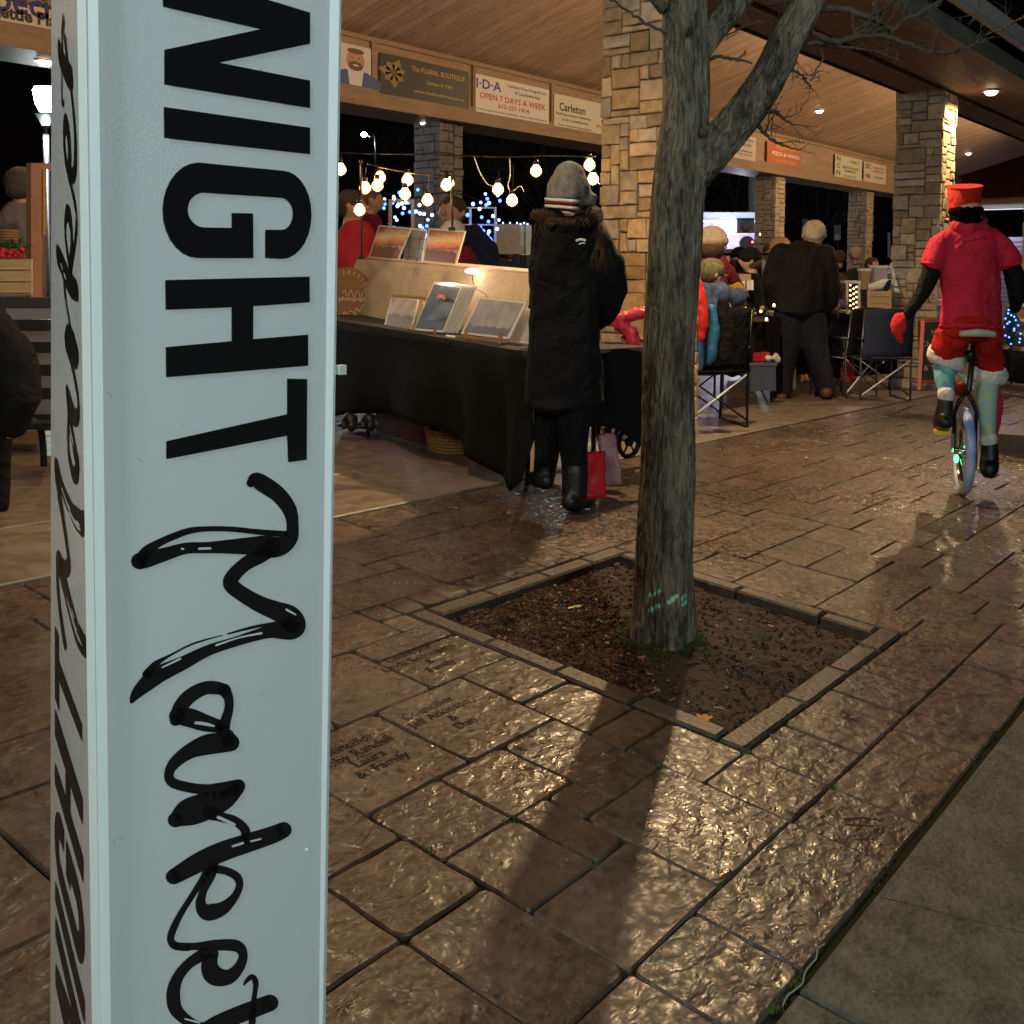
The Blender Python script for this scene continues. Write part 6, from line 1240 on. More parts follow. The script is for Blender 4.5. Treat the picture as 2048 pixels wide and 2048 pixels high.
# ------------------------------------------------------------------ lit food stall beyond the pillars
D_ = 30; k = FPX / D_; e = empty('market_kiosk', dp(1470, 560, D_), 'white framed kiosk glowing lilac beyond the pavilion left of the back pillar', 'kiosk')
def qd(x0, x1, y0, y1, D): return P4([(x0, y1, D), (x1, y1, D), (x1, y0, D), (x0, y0, D)])
m_wf = M('kiosk_white', (.7, .72, .75), .5); m_lil = M('lilac_glow', (.7, .5, 1), emit=(.55, .35, 1), es=5)
slab4('back_wall', qd(1380, 1522, 436, 505, D_ + 2.2), .1, M('kiosk_inside', (.55, .5, .65), .6), e)
slab4('top_rail', qd(1330, 1546, 427, 436, D_), .15, m_wf, e); slab4('corner_post', qd(1518, 1530, 436, 500, D_), .15, m_wf, e); slab4('side_wall', P4([(1531, 500, D_), (1547, 500, D_ + 2.2), (1547, 429, D_ + 2.2), (1531, 429, D_)]), .05, m_wf, e)
slab4('counter', qd(1330, 1546, 498, 540, D_ + .02), .3, m_black, e); slab4('roof_panel', P4([(1330, 428, D_ + .1), (1546, 428, D_ + .1), (1546, 432, D_ + 2.3), (1330, 432, D_ + 2.3)]), .05, m_wf, e)
slab4('light_strip', qd(1400, 1512, 441, 444, D_ + 1.9), .04, M('strip_glow', (1, 1, 1), emit=(.6, .55, 1), es=3), e)
for (x, y0, y1) in [(1476, 470, 492), (1514, 462, 490)]: MB().bar(dp(x, y0, D_ + .6), dp(x - 4, y1, D_ + .6), .035).build('tube_light', M('lilac_tube', (.8, .5, 1), emit=(.6, .25, 1), es=4), e)
for x in (1430, 1455): slab4('window_bar', qd(x, x + 2, 445, 498, D_ + 2.0), .03, m_wf, e)
slab4('window_bar', qd(1400, 1512, 466, 468, D_ + 1.96), .03, m_wf, e)
l = point_lamp('kiosk_light', dp(1465, 452, D_ + 1.2), 110, (.75, .65, 1), .3); l.parent = e; l.matrix_parent_inverse = PW(e).inverted()
q = empty('loudspeaker', dp(1491, 466, D_ + .3), 'black loudspeaker hanging in the opening of the lilac kiosk', 'loudspeaker'); slab4('cabinet', qd(1474, 1509, 436, 466, D_ + .3), .4, m_black, q); MB().ball(dp(1491, 452, D_ + .28), (.16, .16, .16), 14, 8).build('cone', m_dark, q, True)
q = empty('loudspeaker', dp(1494, 492, D_ + .4), 'dark round drum with a red light in the lilac kiosk', 'drum'); MB().tube([dp(1494, 487, D_ + .3), dp(1494, 487, D_ + .9)], .22, 20).build('drum_shell', m_dark, q); MB().ball(dp(1505, 484, D_ + .25), .03, 7, 5).build('red_light', M('red_glow', (1, .1, .1), emit=(1, .08, .06), es=12), q)
q.name = 'drum'
l = point_lamp('kiosk_front_fill', dp(1480, 415, D_ - 1.6), 140, (.75, .85, 1), .1); l.parent = e; l.matrix_parent_inverse = PW(e).inverted()  # bare lamp added in front to brighten the kiosk frame
# road signs
for (x, y, w, h, lb) in [(1675, 465, 13, 30, 'small pale blue parking sign between the back pillars'), (1610, 450, 10, 24, 'pale blue sign edge above the white haired man'), (1778, 490, 5, 50, 'narrow blue white sign edge right of the last back pillar')]:
    q = empty('road_sign', dp(x, 560, 38), lb, 'sign'); MB().bar(dp(x, 570, 38), dp(x, y, 38), .03).build('post', m_blackm, q); slab4('plate', qd(x - w / 2, x + w / 2, y - h / 2, y + h / 2, 37.9), .02, M('blue_white_sign', (.5, .65, .8), .4, emit=None), q)
# dark utility pole, its blue lit edge put in as a glowing bar
q = empty('utility_pole', dp(1515, 560, 32), 'tall dark pole with a faint blue edge beyond the pavilion', 'pole'); MB().bar(dp(1512, 580, 36), dp(1512, 250, 36), .25, 12).build('shaft', m_fascia, q); MB().bar(dp(1519, 430, 35.6), dp(1519, 345, 35.6), .04, 8).build('lit_edge', M('blue_edge_glow', (.2, .3, .5), emit=(.12, .25, .5), es=.6), q)
# ------------------------------------------------------------------ background bare trees and an evergreen mass
def bare_tree(base, h, seed, label, mat):
    rg = random.Random(seed); e = empty('bare_tree', base, label, 'tree', 'dark bare trees beyond the pavilion'); B = Vector(base)
    tr = MB(); tr.tube([B, B + Vector((0, 0, h * .3)), B + Vector((.2, 0, h * .6))], [h * .03, h * .024, h * .012], 8); tr.build('trunk', mat, e, True); mb = MB()
    def br(p, d, ln, r, lev):
        pts = [p]; dd = d
        for i in range(4): dd = (dd + Vector((rg.uniform(-1, 1), rg.uniform(-1, 1), rg.uniform(-.5, .7))) * .28).normalized(); pts.append(pts[-1] + dd * ln / 4)
        mb.tube(pts, [r, r * .85, r * .7, r * .5, r * .3], 4, caps=False)
        if lev:
            for i in range(rg.randint(3, 5)): br(pts[rg.randint(1, 4)], (dd + Vector((rg.uniform(-1, 1), rg.uniform(-1, 1), rg.uniform(-.6, .8))) * .8).normalized(), ln * .6, r * .55, lev - 1)
    for i in range(9): a = rg.uniform(0, 6.28); br(B + Vector((0, 0, h * rg.uniform(.22, .6))), Vector((math.cos(a), math.sin(a), rg.uniform(.2, 1))).normalized(), h * .42, h * .012, 3)
    mb.build('crown', mat, e)
m_farb = M('far_bark', (.06, .055, .045), .9)
for i, (x, D_, h, lb) in enumerate([(1650, 42, 8, 'bare tree between the two back pillars'), (1720, 46, 9, 'bare tree behind the last back pillar'), (1460, 44, 8.5, 'bare tree above the lilac kiosk'), (1100, 46, 8, 'bare tree left of the near stone pillar'), (780, 50, 8, 'bare tree beyond the string bulbs')]):
    p = dp(x, 560, D_); bare_tree((p.x, p.y, gz(p.x, p.y) - .1), h, 30 + i, lb, m_farb)
mb = MB(); rg_ = random.Random(77)
for _ in range(2600):
    x = rg_.uniform(1380, 1800); y = rg_.uniform(300, 540); 
    if noise.noise(Vector((x * .02, y * .03, 2))) < -.05: continue
    p = dp(x, y, 50 + rg_.uniform(-2, 2)); a = RT * rg_.uniform(-1, 1) + UP * rg_.uniform(-1, 1); a.normalize(); b = UP * rg_.uniform(-1, 1) + FW * rg_.uniform(-1, 1); L_ = rg_.uniform(.08, .2)
    mb.add([p, p + a * L_, p + a * L_ * .5 + b * L_], [(0, 1, 2)])
tag(mb.build('foliage', M('dark_foliage', (.16, .18, .14), .6), None), kind='stuff')
# ------------------------------------------------------------------ stall tables on the right
def table(x0, x1, y, ybot, D0, D1, label, deep=.75, mat=None, legs=True):
    P = P4([(x0, y, D0), (x1, y, D1)]); P[1].z = P[0].z; d = (P[1] - P[0]).normalized(); n = Vector((-d.y, d.x, 0)); n = n if n.dot(_F0) > 0 else -n
    e = empty('stall_table', P[0], label, 'table'); Z = Vector((0, 0, 1)); mat = mat or m_clb
    MB().hexa([P[0] - Z * .03, P[1] - Z * .03, P[1] + n * deep - Z * .03, P[0] + n * deep - Z * .03], [P[0], P[1], P[1] + n * deep, P[0] + n * deep]).build('table_top', mat, e)
    m_ = 24; vs = []
    for i in range(m_):
        p = P[0].lerp(P[1], i / (m_ - 1)); g0_ = gz(p.x, p.y)
        for j in range(5): v = j / 4; vs.append(Vector((p.x, p.y, p.z - (p.z - g0_ - ybot) * v)) + n * (-.02 * v * math.sin(i * 1.4)))
    o = mesh('cloth_front', vs, [(i * 5 + j, (i + 1) * 5 + j, (i + 1) * 5 + j + 1, i * 5 + j + 1) for i in range(m_ - 1) for j in range(4)], mat, e, True); o.modifiers.new('t', 'SOLIDIFY').thickness = .004
    for q in (P[0] + n * .05 + d * .05, P[1] + n * .05 - d * .05, P[0] + n * (deep - .05) + d * .05, P[1] + n * (deep - .05) - d * .05): MB().bar(q - Z * .03, (q.x, q.y, gz(q.x, q.y)), .013).build('leg', m_blackm, e)
    return e
table(1452, 1560, 640, .32, 9.6, 10.4, 'dark draped stall table in front of the seated man')
table(1640, 1795, 628, .2, 10.9, 12.2, 'dark draped stall table behind the navy camp chair carrying the lantern and crate')
def boxthing(name, x0, x1, y0, y1, D, deep, mat, label, cat, grp=None, lid=None):
    e = empty(name, dp((x0 + x1) / 2, y1, D), label, cat, grp); q = qd(x0, x1, y0, y1, D); n = _F0 * deep
    MB().hexa([q[0], q[1], q[1] + n, q[0] + n], [q[3], q[2], q[2] + n, q[3] + n]).build('body', mat, e)
    if lid: 
        s_ = D / FPX; z = Vector((0, 0, 1)); a, b = q[3] - _R0 * 2 * s_ - _F0 * .01, q[2] + _R0 * 2 * s_ - _F0 * .01; n2 = _F0 * (deep + .02)
        MB().hexa([a - z * 3 * s_, b - z * 3 * s_, b + n2 - z * 3 * s_, a + n2 - z * 3 * s_], [a + z * 2 * s_, b + z * 2 * s_, b + n2 + z * 2 * s_, a + n2 + z * 2 * s_]).build('lid', lid, e)
    return e
m_tote = M('blue_grey_plastic', (.06, .08, .14), .4); 
boxthing('storage_tote', 1500, 1552, 728, 782, 9.9, .4, m_tote, 'blue grey plastic storage tote under the left stall table', 'tote', None, M('tote_lid', (.10, .13, .2), .4))
boxthing('storage_tote', 1556, 1592, 720, 778, 10.8, .4, M('grey_plastic', (.13, .13, .14), .4), 'grey plastic storage tote behind the legs of the white haired man', 'tote', None, M('tote_lid_grey', (.18, .18, .2), .4))
boxthing('parcel', 1503, 1540, 706, 722, 10.0, .2, m_redc, 'red wrapped parcel lying on the blue grey tote', 'parcel')
e = empty('cloth_bundle', dp(1545, 726, 9.95), 'white cloth bundle beside the red parcel on the tote', 'cloth'); soft('cloth', 9.95, [[(1536, 716, 0, 8), (1550, 712, 0, 9), (1556, 720, 0, 8)]], m_whitec, e, .012, 1, .008, 25)
e = empty('tan_coat', dp(1450, 700, 8.5), 'tan canvas coat draped over the chair beside the black jacket', 'coat'); soft('cloth', 8.5, [[(1448, 610, 0, 12), (1462, 640, 0, 20, 14), (1464, 680, 0, 14, 12)]], M('tan_canvas', (.33, .18, .08), .85, bump=.4, scale=18, var=.3), e, .014, 2, .012, 14)
e = empty('mustard_cloth', dp(1475, 610, 9.2), 'mustard yellow knitted cloth under the seated man\'s arms', 'cloth'); soft('cloth', 9.2, [[(1446, 565, .3, 12), (1470, 572, .3, 14), (1486, 585, .3, 10)], [(1458, 610, 0, 10), (1482, 608, 0, 12)]], M('mustard_wool', (.42, .22, .03), .9, bump=.6, scale=60, var=.3), e, .014, 2, .01, 16)
e = empty('tan_sign_card', dp(1450, 550, 10.5), 'tan card with a dark mark standing behind the camouflage cap', 'card'); q = qd(1434, 1459, 513, 546, 10.5); slab4('card', q, .01, M('tan_card', (.45, .30, .12), .7), e); text_mesh('card_mark', 'L', .1, frame_m(dp(1452, 532, 10.48), _R0, (0, 0, 1)), m_ink, e)
boxthing('card_box', 1478, 1502, 548, 568, 10.0, .15, M('cardboard', (.35, .23, .12), .8), 'open cardboard box beyond the seated man', 'box')
for i, (x, c) in enumerate([(1484, (.7, .68, .62)), (1494, (.6, .58, .55)), (1501, (.72, .7, .66))]): boxthing('book', x, x + 6, 562 - i, 580, 9.9, .12, M('book_%d' % i, c, .6), ['pale book standing leftmost in the row by the cardboard box', 'grey book standing in the middle of the row by the cardboard box', 'white book standing rightmost in the row by the cardboard box'][i], 'book', 'row of books on the stall table')
rg_ = random.Random(31)
e = empty('trinket_tray', dp(1500, 628, 9.9), 'tray of glittering trinkets on the left stall table', 'tray'); slab4('tray', P4([(1466, 640, 9.7), (1530, 642, 9.9), (1530, 628, 10.3), (1466, 626, 10.1)]), .015, m_dark, e)
for i in range(12): x = rg_.uniform(1470, 1525); MB().ball(dp(x, rg_.uniform(616, 632), 9.95), rg_.uniform(.012, .03), 8, 6).build('trinket', [m_white, MATS['chrome'], M('amber_glow', (1, .6, .3), emit=(1, .55, .25), es=3), m_pine][i % 4], e, True)
# clothes rail behind
e = empty('clothes_rail', dp(1480, 640, 12.5), 'rail of dark clothes and hats behind the seated man', 'clothes rail'); MB().bar(dp(1430, 508, 12.5), dp(1545, 508, 12.8), .015).build('bar', m_blackm, e)
for x in (1430, 1545): MB().bar(dp(x, 508, 12.6), dp(x, 700, 12.6), .015).build('upright', m_blackm, e)
for i in range(11):
    x = 1437 + i * 10; soft('garment', 12.6, [[(x, 520, 0, 5, 14), (x, 560, 0, 6, 16), (x, 590 + rg_.uniform(-10, 20), 0, 6, 15)]], [m_blk, M('dim_plum_cloth', (.04, .015, .03), .9), m_navy, M('pale_cloth', (.4, .38, .36), .9)][(i * 7) % 4 if i % 5 else 0], e, .018, 1)
# lantern with lights, crate with goods
e = empty('lantern', dp(1708, 628, 11.2), 'white framed lantern filled with glowing fairy lights', 'lantern')
for x in (1694, 1718): MB().beam(dp(x, 626, 11.2), dp(x, 566, 11.2), .02, .02).build('corner_post', m_whitec, e); MB().beam(dp(x, 626, 11.4), dp(x, 566, 11.4), .02, .02).build('corner_post', m_whitec, e)
slab4('base', qd(1691, 1722, 622, 628, 11.18), .26, m_whitec, e); slab4('top', qd(1691, 1722, 562, 567, 11.18), .26, m_whitec, e)
led_part('fairy_lights', [(1707 + 7 * math.sin(i * 2.1), 618 - i * 3.4) for i in range(15)], 11.3, M('fairy_glow', (1, .7, .5), emit=(1, .5, .25), es=5), e, .011)
e = empty('wooden_crate', dp(1760, 622, 11.5), 'pale wooden crate heaped with small goods on the stall table beside the pillar', 'crate')
for y in (582, 596, 610): slab4('slat', qd(1736, 1782, y, y + 11, 11.5), .015, m_crate, e)
for x in (1736, 1778): slab4('corner_post', qd(x, x + 5, 580, 624, 11.49), .03, m_crate, e)
MB().hexa(qd(1736, 1782, 586, 620, 11.52), qd(1736, 1782, 586, 620, 11.85)).build('lining', m_crate, e)
for i, (x, y, w, h, mt, lb) in enumerate([(1762, 548, 26, 30, M('lilac_box', (.38, .32, .4), .5), 'lilac box standing in the pale crate'), (1732, 552, 16, 26, M('tan_box', (.35, .22, .12), .6), 'tan box behind the lantern'), (1738, 580, 14, 18, m_dark, 'dark jar beside the lantern')]): boxthing('goods_box', x - w / 2, x + w / 2, y - h / 2, y + h / 2 + 14, 11.6 + i * .05, .12, mt, lb, 'box', None, m_whitec if i != 2 else None)
e = empty('cloth_bundle', dp(1762, 580, 11.5), 'crumpled white and navy cloth on top of the pale crate', 'cloth'); soft('cloth', 11.55, [[(1744, 574, 0, 8), (1762, 570, 0, 11), (1778, 566, 0, 9)]], m_whitec, e, .014, 1, .012, 22); soft('navy_cloth', 11.5, [[(1772, 576, 0, 7), (1780, 562, 0, 5)]], m_navy, e, .014, 1)
e = empty('cloth_bundle', dp(1670, 622, 11), 'folded pink and lilac knitwear on the stall table left of the lantern', 'cloth'); soft('cloth', 11, [[(1655, 614, 0, 9), (1672, 612, 0, 9)]], M('pink_wool', (.65, .25, .27), .9), e, .012, 1, .006, 20); soft('lilac_cloth', 11.1, [[(1674, 606, 0, 9), (1688, 608, 0, 8)]], M('lilac_wool', (.28, .24, .34), .9), e, .012, 1, .006, 20)
for i in range(5): x = 1665 + i * 7; e = empty('plush_toy', dp(x, 605, 11.4), ['small brown figure standing leftmost behind the folded knitwear', 'small tan figure second in the row behind the knitwear', 'small dark figure in the middle behind the knitwear', 'small brown figure fourth in the row behind the knitwear', 'small tan figure nearest the lantern'][i], 'figurine', 'small figures on the stall table'); soft('body', 11.4, [[(x, 604, 0, 4), (x, 592, 0, 5)], [(x, 584, 0, 4), (x, 582, 0, 4)]], [m_hairb, m_pine, m_dark][i % 3], e, .01, 1)
# silver little tree
e = empty('tinsel_tree', dp(1782, 588, 12.0), 'little silver tinsel tree beside the stone pillar', 'tinsel tree'); mb = MB()
for i in range(260): v = rg_.random(); r = .10 * (1 - v) + .01; a = rg_.uniform(0, 6.28); c = dp(1782, 585 - v * 60, 12.0); mb.bar(c, c + (_R0 * math.cos(a) + _F0 * math.sin(a)) * r + Vector((0, 0, -.02)), .003, 3)
tag(mb.build('tinsel', m_white, e), kind='stuff'); MB().bar(dp(1782, 590, 12), dp(1782, 528, 12), .008).build('stem', m_blackm, e)
# red lit bag under the table
e = empty('red_bag', dp(1700, 770, 10.8), 'glowing pink red plastic bag under the stall table behind the navy chair', 'bag'); soft('bag', 11.3, [[(1690, 716, 0, 14, 14), (1692, 735, 0, 17, 16), (1694, 762, 0, 18, 14)], [(1676, 725, -.05, 8), (1680, 755, -.05, 9)]], M('pink_red_plastic', (.36, .03, .025), .4, bump=.3, scale=15), e, .014, 1, .016, 18)
point = point_lamp('under_table_glow', dp(1706, 740, 10.5), 1.0, (1, .5, .4), .05); point.parent = e; point.matrix_parent_inverse = PW(e).inverted()
# chalkboard
e = empty('chalkboard', dp(1868, 780, 10.2), 'red framed chalkboard easel sign behind the unicycle rider', 'chalkboard sign'); m_rf = M('red_frame_paint', (.35, .02, .02), .45, bump=.2, scale=20)
def CB(x, y): return dp(x, y, 10.1 + (760 - y) * .0012)
for a, b in [((1838, 780), (1846, 640)), ((1898, 770), (1902, 640)), ((1846, 640), (1902, 640)), ((1842, 762), (1898, 762))]: MB().beam(CB(*a), CB(*b), .035, .02).build('frame_bar', m_rf, e)
slab4('slate', [CB(1843, 760), CB(1898, 758), CB(1901, 642), CB(1848, 644)], .01, M('slate_board', (.012, .014, .014), .7, var=.5, scale=30), e)
for i, t in enumerate(['Hot', 'Chocolate', 'Cider', '& Treats']): text_mesh('chalk_line', t, .075, frame_m(CB(1873, 664 + i * 24) - _F0 * .015, _R0, (0, 0, 1)), M('chalk', (.3, .3, .28), .9), e)
for s_ in (0, 1): MB().beam(CB([1840, 1896][s_], 640) + _F0 * .02, dp([1842, 1896][s_], 768, 10.7), .03, .02).build('rear_leg', m_rf, e)
e = empty('red_pot', dp(1890, 786, 9.8), 'small dark red pot at the foot of the chalkboard', 'pot'); MB().tube([dp(1920, 790, 9.6), dp(1920, 768, 9.6), dp(1920, 764, 9.6)], [.06, .085, .09], 20).build('pot', M('dark_red_glaze', (.16, .012, .01), .3), e, True)
# planter kerb at right and blue lit tree stall
pl = empty('planter', at(2030, 880), 'low dark stone planter at the right edge beyond the rider', 'planter'); slab4('planter_wall', P4([(1998, 905, 8.1), (2200, 925, 8.0), (2200, 880, 8.0), (1998, 868, 8.1)]), .5, m_edge, pl)
e = empty('christmas_tree', dp(2022, 690, 12), 'small tree wrapped in deep blue lights at the right edge', 'christmas tree'); mb = MB(); pts = []
for i in range(700): v = rg_.random(); r = .20 * (1 - v) + .02; a = rg_.uniform(0, 6.28); c = dp(2022, 690 - v * 90, 12); mb.bar(c, c + (_R0 * math.cos(a) + _F0 * math.sin(a)) * r + Vector((0, 0, -.03)), .004, 3)
tag(mb.build('needles', M('fir_green', (.02, .07, .025), .8), e), kind='stuff'); led_part('blue_led_lights', [(2022 + 26 * (1 - i / 26) * math.sin(i * 2.4), 688 - i * 3.4) for i in range(26)], 11.75, m_blue, e, .011)
l = point_lamp('blue_tree_light', dp(2016, 650, 11.6), 4, (.15, .25, 1), .08); l.parent = e; l.matrix_parent_inverse = PW(e).inverted(); MB().bar(dp(2022, 720, 12), dp(2022, 610, 12), .012).build('trunk', m_blackm, e)
table(1990, 2200, 700, .1, 13, 12.5, 'stall table with mixed goods at the right edge')
for i, (x, y, c, lb) in enumerate([(2034, 640, (.5, .05, .05), 'red gift box on the stall at the right edge'), (2046, 664, (.6, .58, .55), 'white gift box on the stall at the right edge'), (2050, 610, (.35, .2, .08), 'brown box on the stall at the right edge')]): boxthing('gift_box', x - 10, x + 12, y, y + 40, 12.9, .2, M('gift_%d' % i, c, .5), lb, 'box', None, m_white)
simple_person(13.6, 'person in dark clothes behind the stall at the right edge', (2050, 560, 0), -_F0, 17, [(2050, 582, 0, 16, 14), (2050, 610, 0, 28, 20), (2050, 690, 0, 28, 20)], m_blk, m_hairb, None, None, [])
l = point_lamp('end_wall_light', (XB - .5, 8.3, LZ - .35), 60, (.75, .72, 1), .15, 150, (XB - .3, 8.3, LZ - 3))
q = empty('wall_lamp', (XB - .1, 8.3, LZ - .3), 'white tube lamp under the ochre band of the end wall', 'wall lamp'); MB().box(XB - .12, XB - .04, 6.5, 9.4, LZ - .29, LZ - .265).build('tube', M('tube_glow', (1, 1, 1), emit=(.8, .78, 1), es=1.2), q); l.parent = q; l.matrix_parent_inverse = PW(q).inverted()
for x in (6.8, 8.9): MB().box(XB - .05, XB - .02, x, x + .08, LZ - .30, LZ - .25).build('bracket', m_white, q)
# ------------------------------------------------------------------ banners on the back beam
def banner(quad, col, lines, label, grp='sponsor banners along the far beam', extra=None):
    """quad px (tl, tr, br, bl); lines: (text, u, v, height fraction, colour, width fraction)"""
    P = [onY(x, y, 9.492) for x, y in quad]; x0, x1 = (P[0].x + P[3].x) / 2, (P[1].x + P[2].x) / 2; z1, z0 = (P[0].z + P[1].z) / 2, (P[2].z + P[3].z) / 2
    if x1 - x0 > 6: x1 = x0 + 6
    e = empty('sponsor_banner', (x0, 9.49, z0), label, 'banner', grp)
    MB().box(x0, x1, 9.447, 9.454, z0, z1).build('sheet', M('banner_%02x%02x%02x' % tuple(int(c * 255) for c in col), col, .45, bump=.1, scale=2), e)
    for t, u, v, h, c, w in lines:
        o = text_mesh('print_line', t, 1.0, Matrix.Identity(4), M('print_%02x%02x%02x' % tuple(int(k * 255) for k in c), c, .5), e, 0, bold=.02)
        if not o: continue
        me = o.data; xs_ = [v_.co.x for v_ in me.vertices]; ys_ = [v_.co.y for v_ in me.vertices]; ww = max(xs_) - min(xs_); hh = max(ys_) - min(ys_); cx_, cy_ = (max(xs_) + min(xs_)) / 2, (max(ys_) + min(ys_)) / 2
        sx_, sy_ = w * (x1 - x0) / ww, h * (z1 - z0) / max(hh, .01)
        for v_ in me.vertices: a, b = (v_.co.x - cx_) * sx_, (v_.co.y - cy_) * sy_; v_.co = Vector((a, 0, b))
        o.location = Vector((0, 0, 0)); o.matrix_parent_inverse = PW(e).inverted(); o.location = Vector((x0 + (x1 - x0) * u, 9.4455, z0 + (z1 - z0) * v))
    if extra: extra(e, x0, x1, z0, z1)
    return e
def z2(L, ox=670, oy=0, s=.3623): return [(ox + x * s, oy + y * s) for x, y in L]
BLU, RED_, DK, WH, GD = (.02, .03, .22), (.45, .02, .02), (.03, .03, .03), (.75, .72, .66), (.45, .32, .10)
def portrait(e, x0, x1, z0, z1):
    cx = (x0 + x1) / 2 + .1; h = z1 - z0; w = .0
    def disc(name, c, rx, rz, mt, y, n=24): P = [(c[0] + rx * math.cos(2 * math.pi * k / n), y, c[1] + rz * math.sin(2 * math.pi * k / n)) for k in range(n)]; mesh(name, P, [tuple(range(n))], mt, e)
    MB().add([(cx - .42, 9.4452, z0), (cx + .42, 9.4452, z0), (cx + .42, 9.4452, z0 + .2 * h), (cx + .18, 9.4452, z0 + .36 * h), (cx - .18, 9.4452, z0 + .36 * h), (cx - .42, 9.4452, z0 + .2 * h)], [(0, 1, 2, 3, 4, 5)]).build('printed_suit', M('suit_ink', (.05, .09, .25), .5), e)
    MB().add([(cx - .1, 9.445, z0), (cx + .1, 9.445, z0), (cx + .13, 9.445, z0 + .38 * h), (cx - .13, 9.445, z0 + .38 * h)], [(0, 1, 2, 3)]).build('printed_shirt', M('shirt_ink', (.6, .62, .7), .5), e)
    disc('printed_face', (cx, z0 + .62 * h), .15, .26 * h, M('face_ink', (.45, .25, .18), .5), 9.4446); disc('printed_beard', (cx, z0 + .48 * h), .12, .12 * h, M('beard_ink', (.12, .06, .04), .5), 9.4443); disc('printed_hair', (cx, z0 + .85 * h), .14, .07 * h, M('beard_ink'), 9.4443); disc('printed_mouth', (cx, z0 + .5 * h), .05, .02 * h, m_white, 9.444)
    for sx in (-1, 1): disc('printed_eye', (cx + sx * .055, z0 + .68 * h), .018, .014 * h, m_dark, 9.4443, 10)
banner(z2([(-60, 225), (185, 265), (185, 492), (-60, 440)]), (.6, .55, .6), [], 'pale banner with the portrait of a bearded man in a blue suit', extra=portrait)
def flower(e, x0, x1, z0, z1):
    cx, cz = x0 + .14 * (x1 - x0), (z0 + z1) / 2 + .03
    for k in range(7):
        g = 2 * math.pi * k / 7 + .3; L_ = .30 * (z1 - z0) * (1.3 if k % 2 else 1); u = Vector((math.cos(g) * 1.5, 0, math.sin(g))); w = Vector((-math.sin(g) * 1.5, 0, math.cos(g))) * .06; c = Vector((cx, 9.4455, cz)); MB().add([c, c + u * L_ * .5 + w, c + u * L_, c + u * L_ * .5 - w], [(0, 1, 2, 3)]).build('printed_petal', M('gold_ink', (.26, .19, .07), .5), e)
banner(z2([(235, 290), (725, 400), (725, 603), (235, 513)]), (.035, .034, .03), [('The FLORAL BOUTIQUE', .64, .76, .16, GD, .62), ('Unique & Chic', .65, .47, .12, GD, .3), ('www.thefloralboutique.ca', .65, .2, .10, GD, .58)], 'dark banner with gold lettering for The Floral Boutique', extra=flower)
banner(z2([(760, 410), (1168, 495), (1168, 690), (765, 615)]), (.66, .62, .62), [('I·D·A', .17, .77, .26, BLU, .32), ('Carleton Place Drugmart Inc.', .69, .85, .11, BLU, .56), ('47 Lansdowne Ave.', .69, .70, .10, BLU, .36), ('OPEN 7 DAYS A WEEK', .5, .46, .17, RED_, .9), ('613-257-1414', .5, .26, .13, RED_, .42), ('Full Postal Services Available, www.idapharmacy.ca', .5, .08, .07, BLU, .95)], 'white banner reading I.D.A. and OPEN 7 DAYS A WEEK in blue and red')
banner(z2([(1197, 515), (1560, 597), (1560, 757), (1197, 700)]), (.6, .57, .5), [('Carleton', .26, .64, .26, DK, .38), ('Refrigeration, Heating', .28, .40, .10, DK, .5), ('& Air Conditioning', .30, .24, .10, DK, .38), ('Rentals', .8, .82, .11, RED_, .22), ('Service', .8, .62, .11, RED_, .22), ('Maint.', .8, .42, .11, RED_, .2), ('Protection', .78, .24, .11, RED_, .3), ('Your Comfort Specialists', .3, .06, .08, DK, .5)], 'white banner with the green script word Carleton beside the stone pillar')
z3 = lambda L: z2(L, 1348, 0)
banner(z3([(180, 705), (440, 760), (440, 893), (180, 845)]), (.55, .45, .42), [('EXTERIOR PAINTING', .6, .82, .14, DK, .7), ('DRYWALL REPAIR', .6, .62, .14, DK, .6), ('613-253-5039', .3, .25, .12, DK, .4), ('Free Estimates', .75, .35, .1, DK, .35), ('Fully Insured', .75, .2, .1, DK, .3)], 'pinkish white banner partly behind the slanting tree limb')
banner(z3([(500, 775), (690, 815), (690, 930), (505, 905)]), (.42, .10, .02), [('GOLDEN ARCH', .55, .8, .15, (.6, .35, .05), .6), ('PIZZA & WINGS', .55, .5, .17, WH, .8), ('613-257-2000', .55, .2, .12, (.6, .35, .05), .6)], 'orange red banner lettered in white left of a back pillar')
banner(z3([(880, 850), (1030, 885), (1025, 1003), (878, 970)]), (.55, .52, .42), [('N', .12, .84, .22, (.02, .06, .02), .13), ('C', .12, .52, .22, (.02, .06, .02), .13), ('N', .12, .2, .22, (.02, .06, .02), .13), ('CARLETON PLACE &', .55, .5, .12, DK, .6), ('ALMONTE', .55, .34, .12, DK, .4), ('613-257-7115', .55, .1, .1, DK, .45), ('PHARMACY', .7, .8, .1, DK, .35)], 'cream banner with three green letters stacked at its left side')
banner(z3([(1040, 893), (1170, 918), (1150, 1018), (1035, 1000)]), (.52, .46, .40), [('CRC', .18, .8, .25, DK, .26), ('CONSTRUCTION', .65, .78, .1, DK, .5), ('& RENOVATION', .65, .6, .12, RED_, .5), ('613-257-8900', .65, .3, .12, DK, .4), ('HOMES', .18, .3, .2, DK, .22)], 'cream banner with a black box logo nearest the right stone pillar')
banner([(-150, -30), (98, 22), (98, 61), (-150, 14)], (.62, .56, .5), [('Carleton Place', .5, .95, .01, DK, .01)], 'pale banner at the far left with blue script and the words Nettie Place', extra=lambda e, x0, x1, z0, z1: None)
p0 = onY(-20, 0, 9.44); p1 = onY(98, 30, 9.44)
lb = bpy.data.objects[-1] if False else None
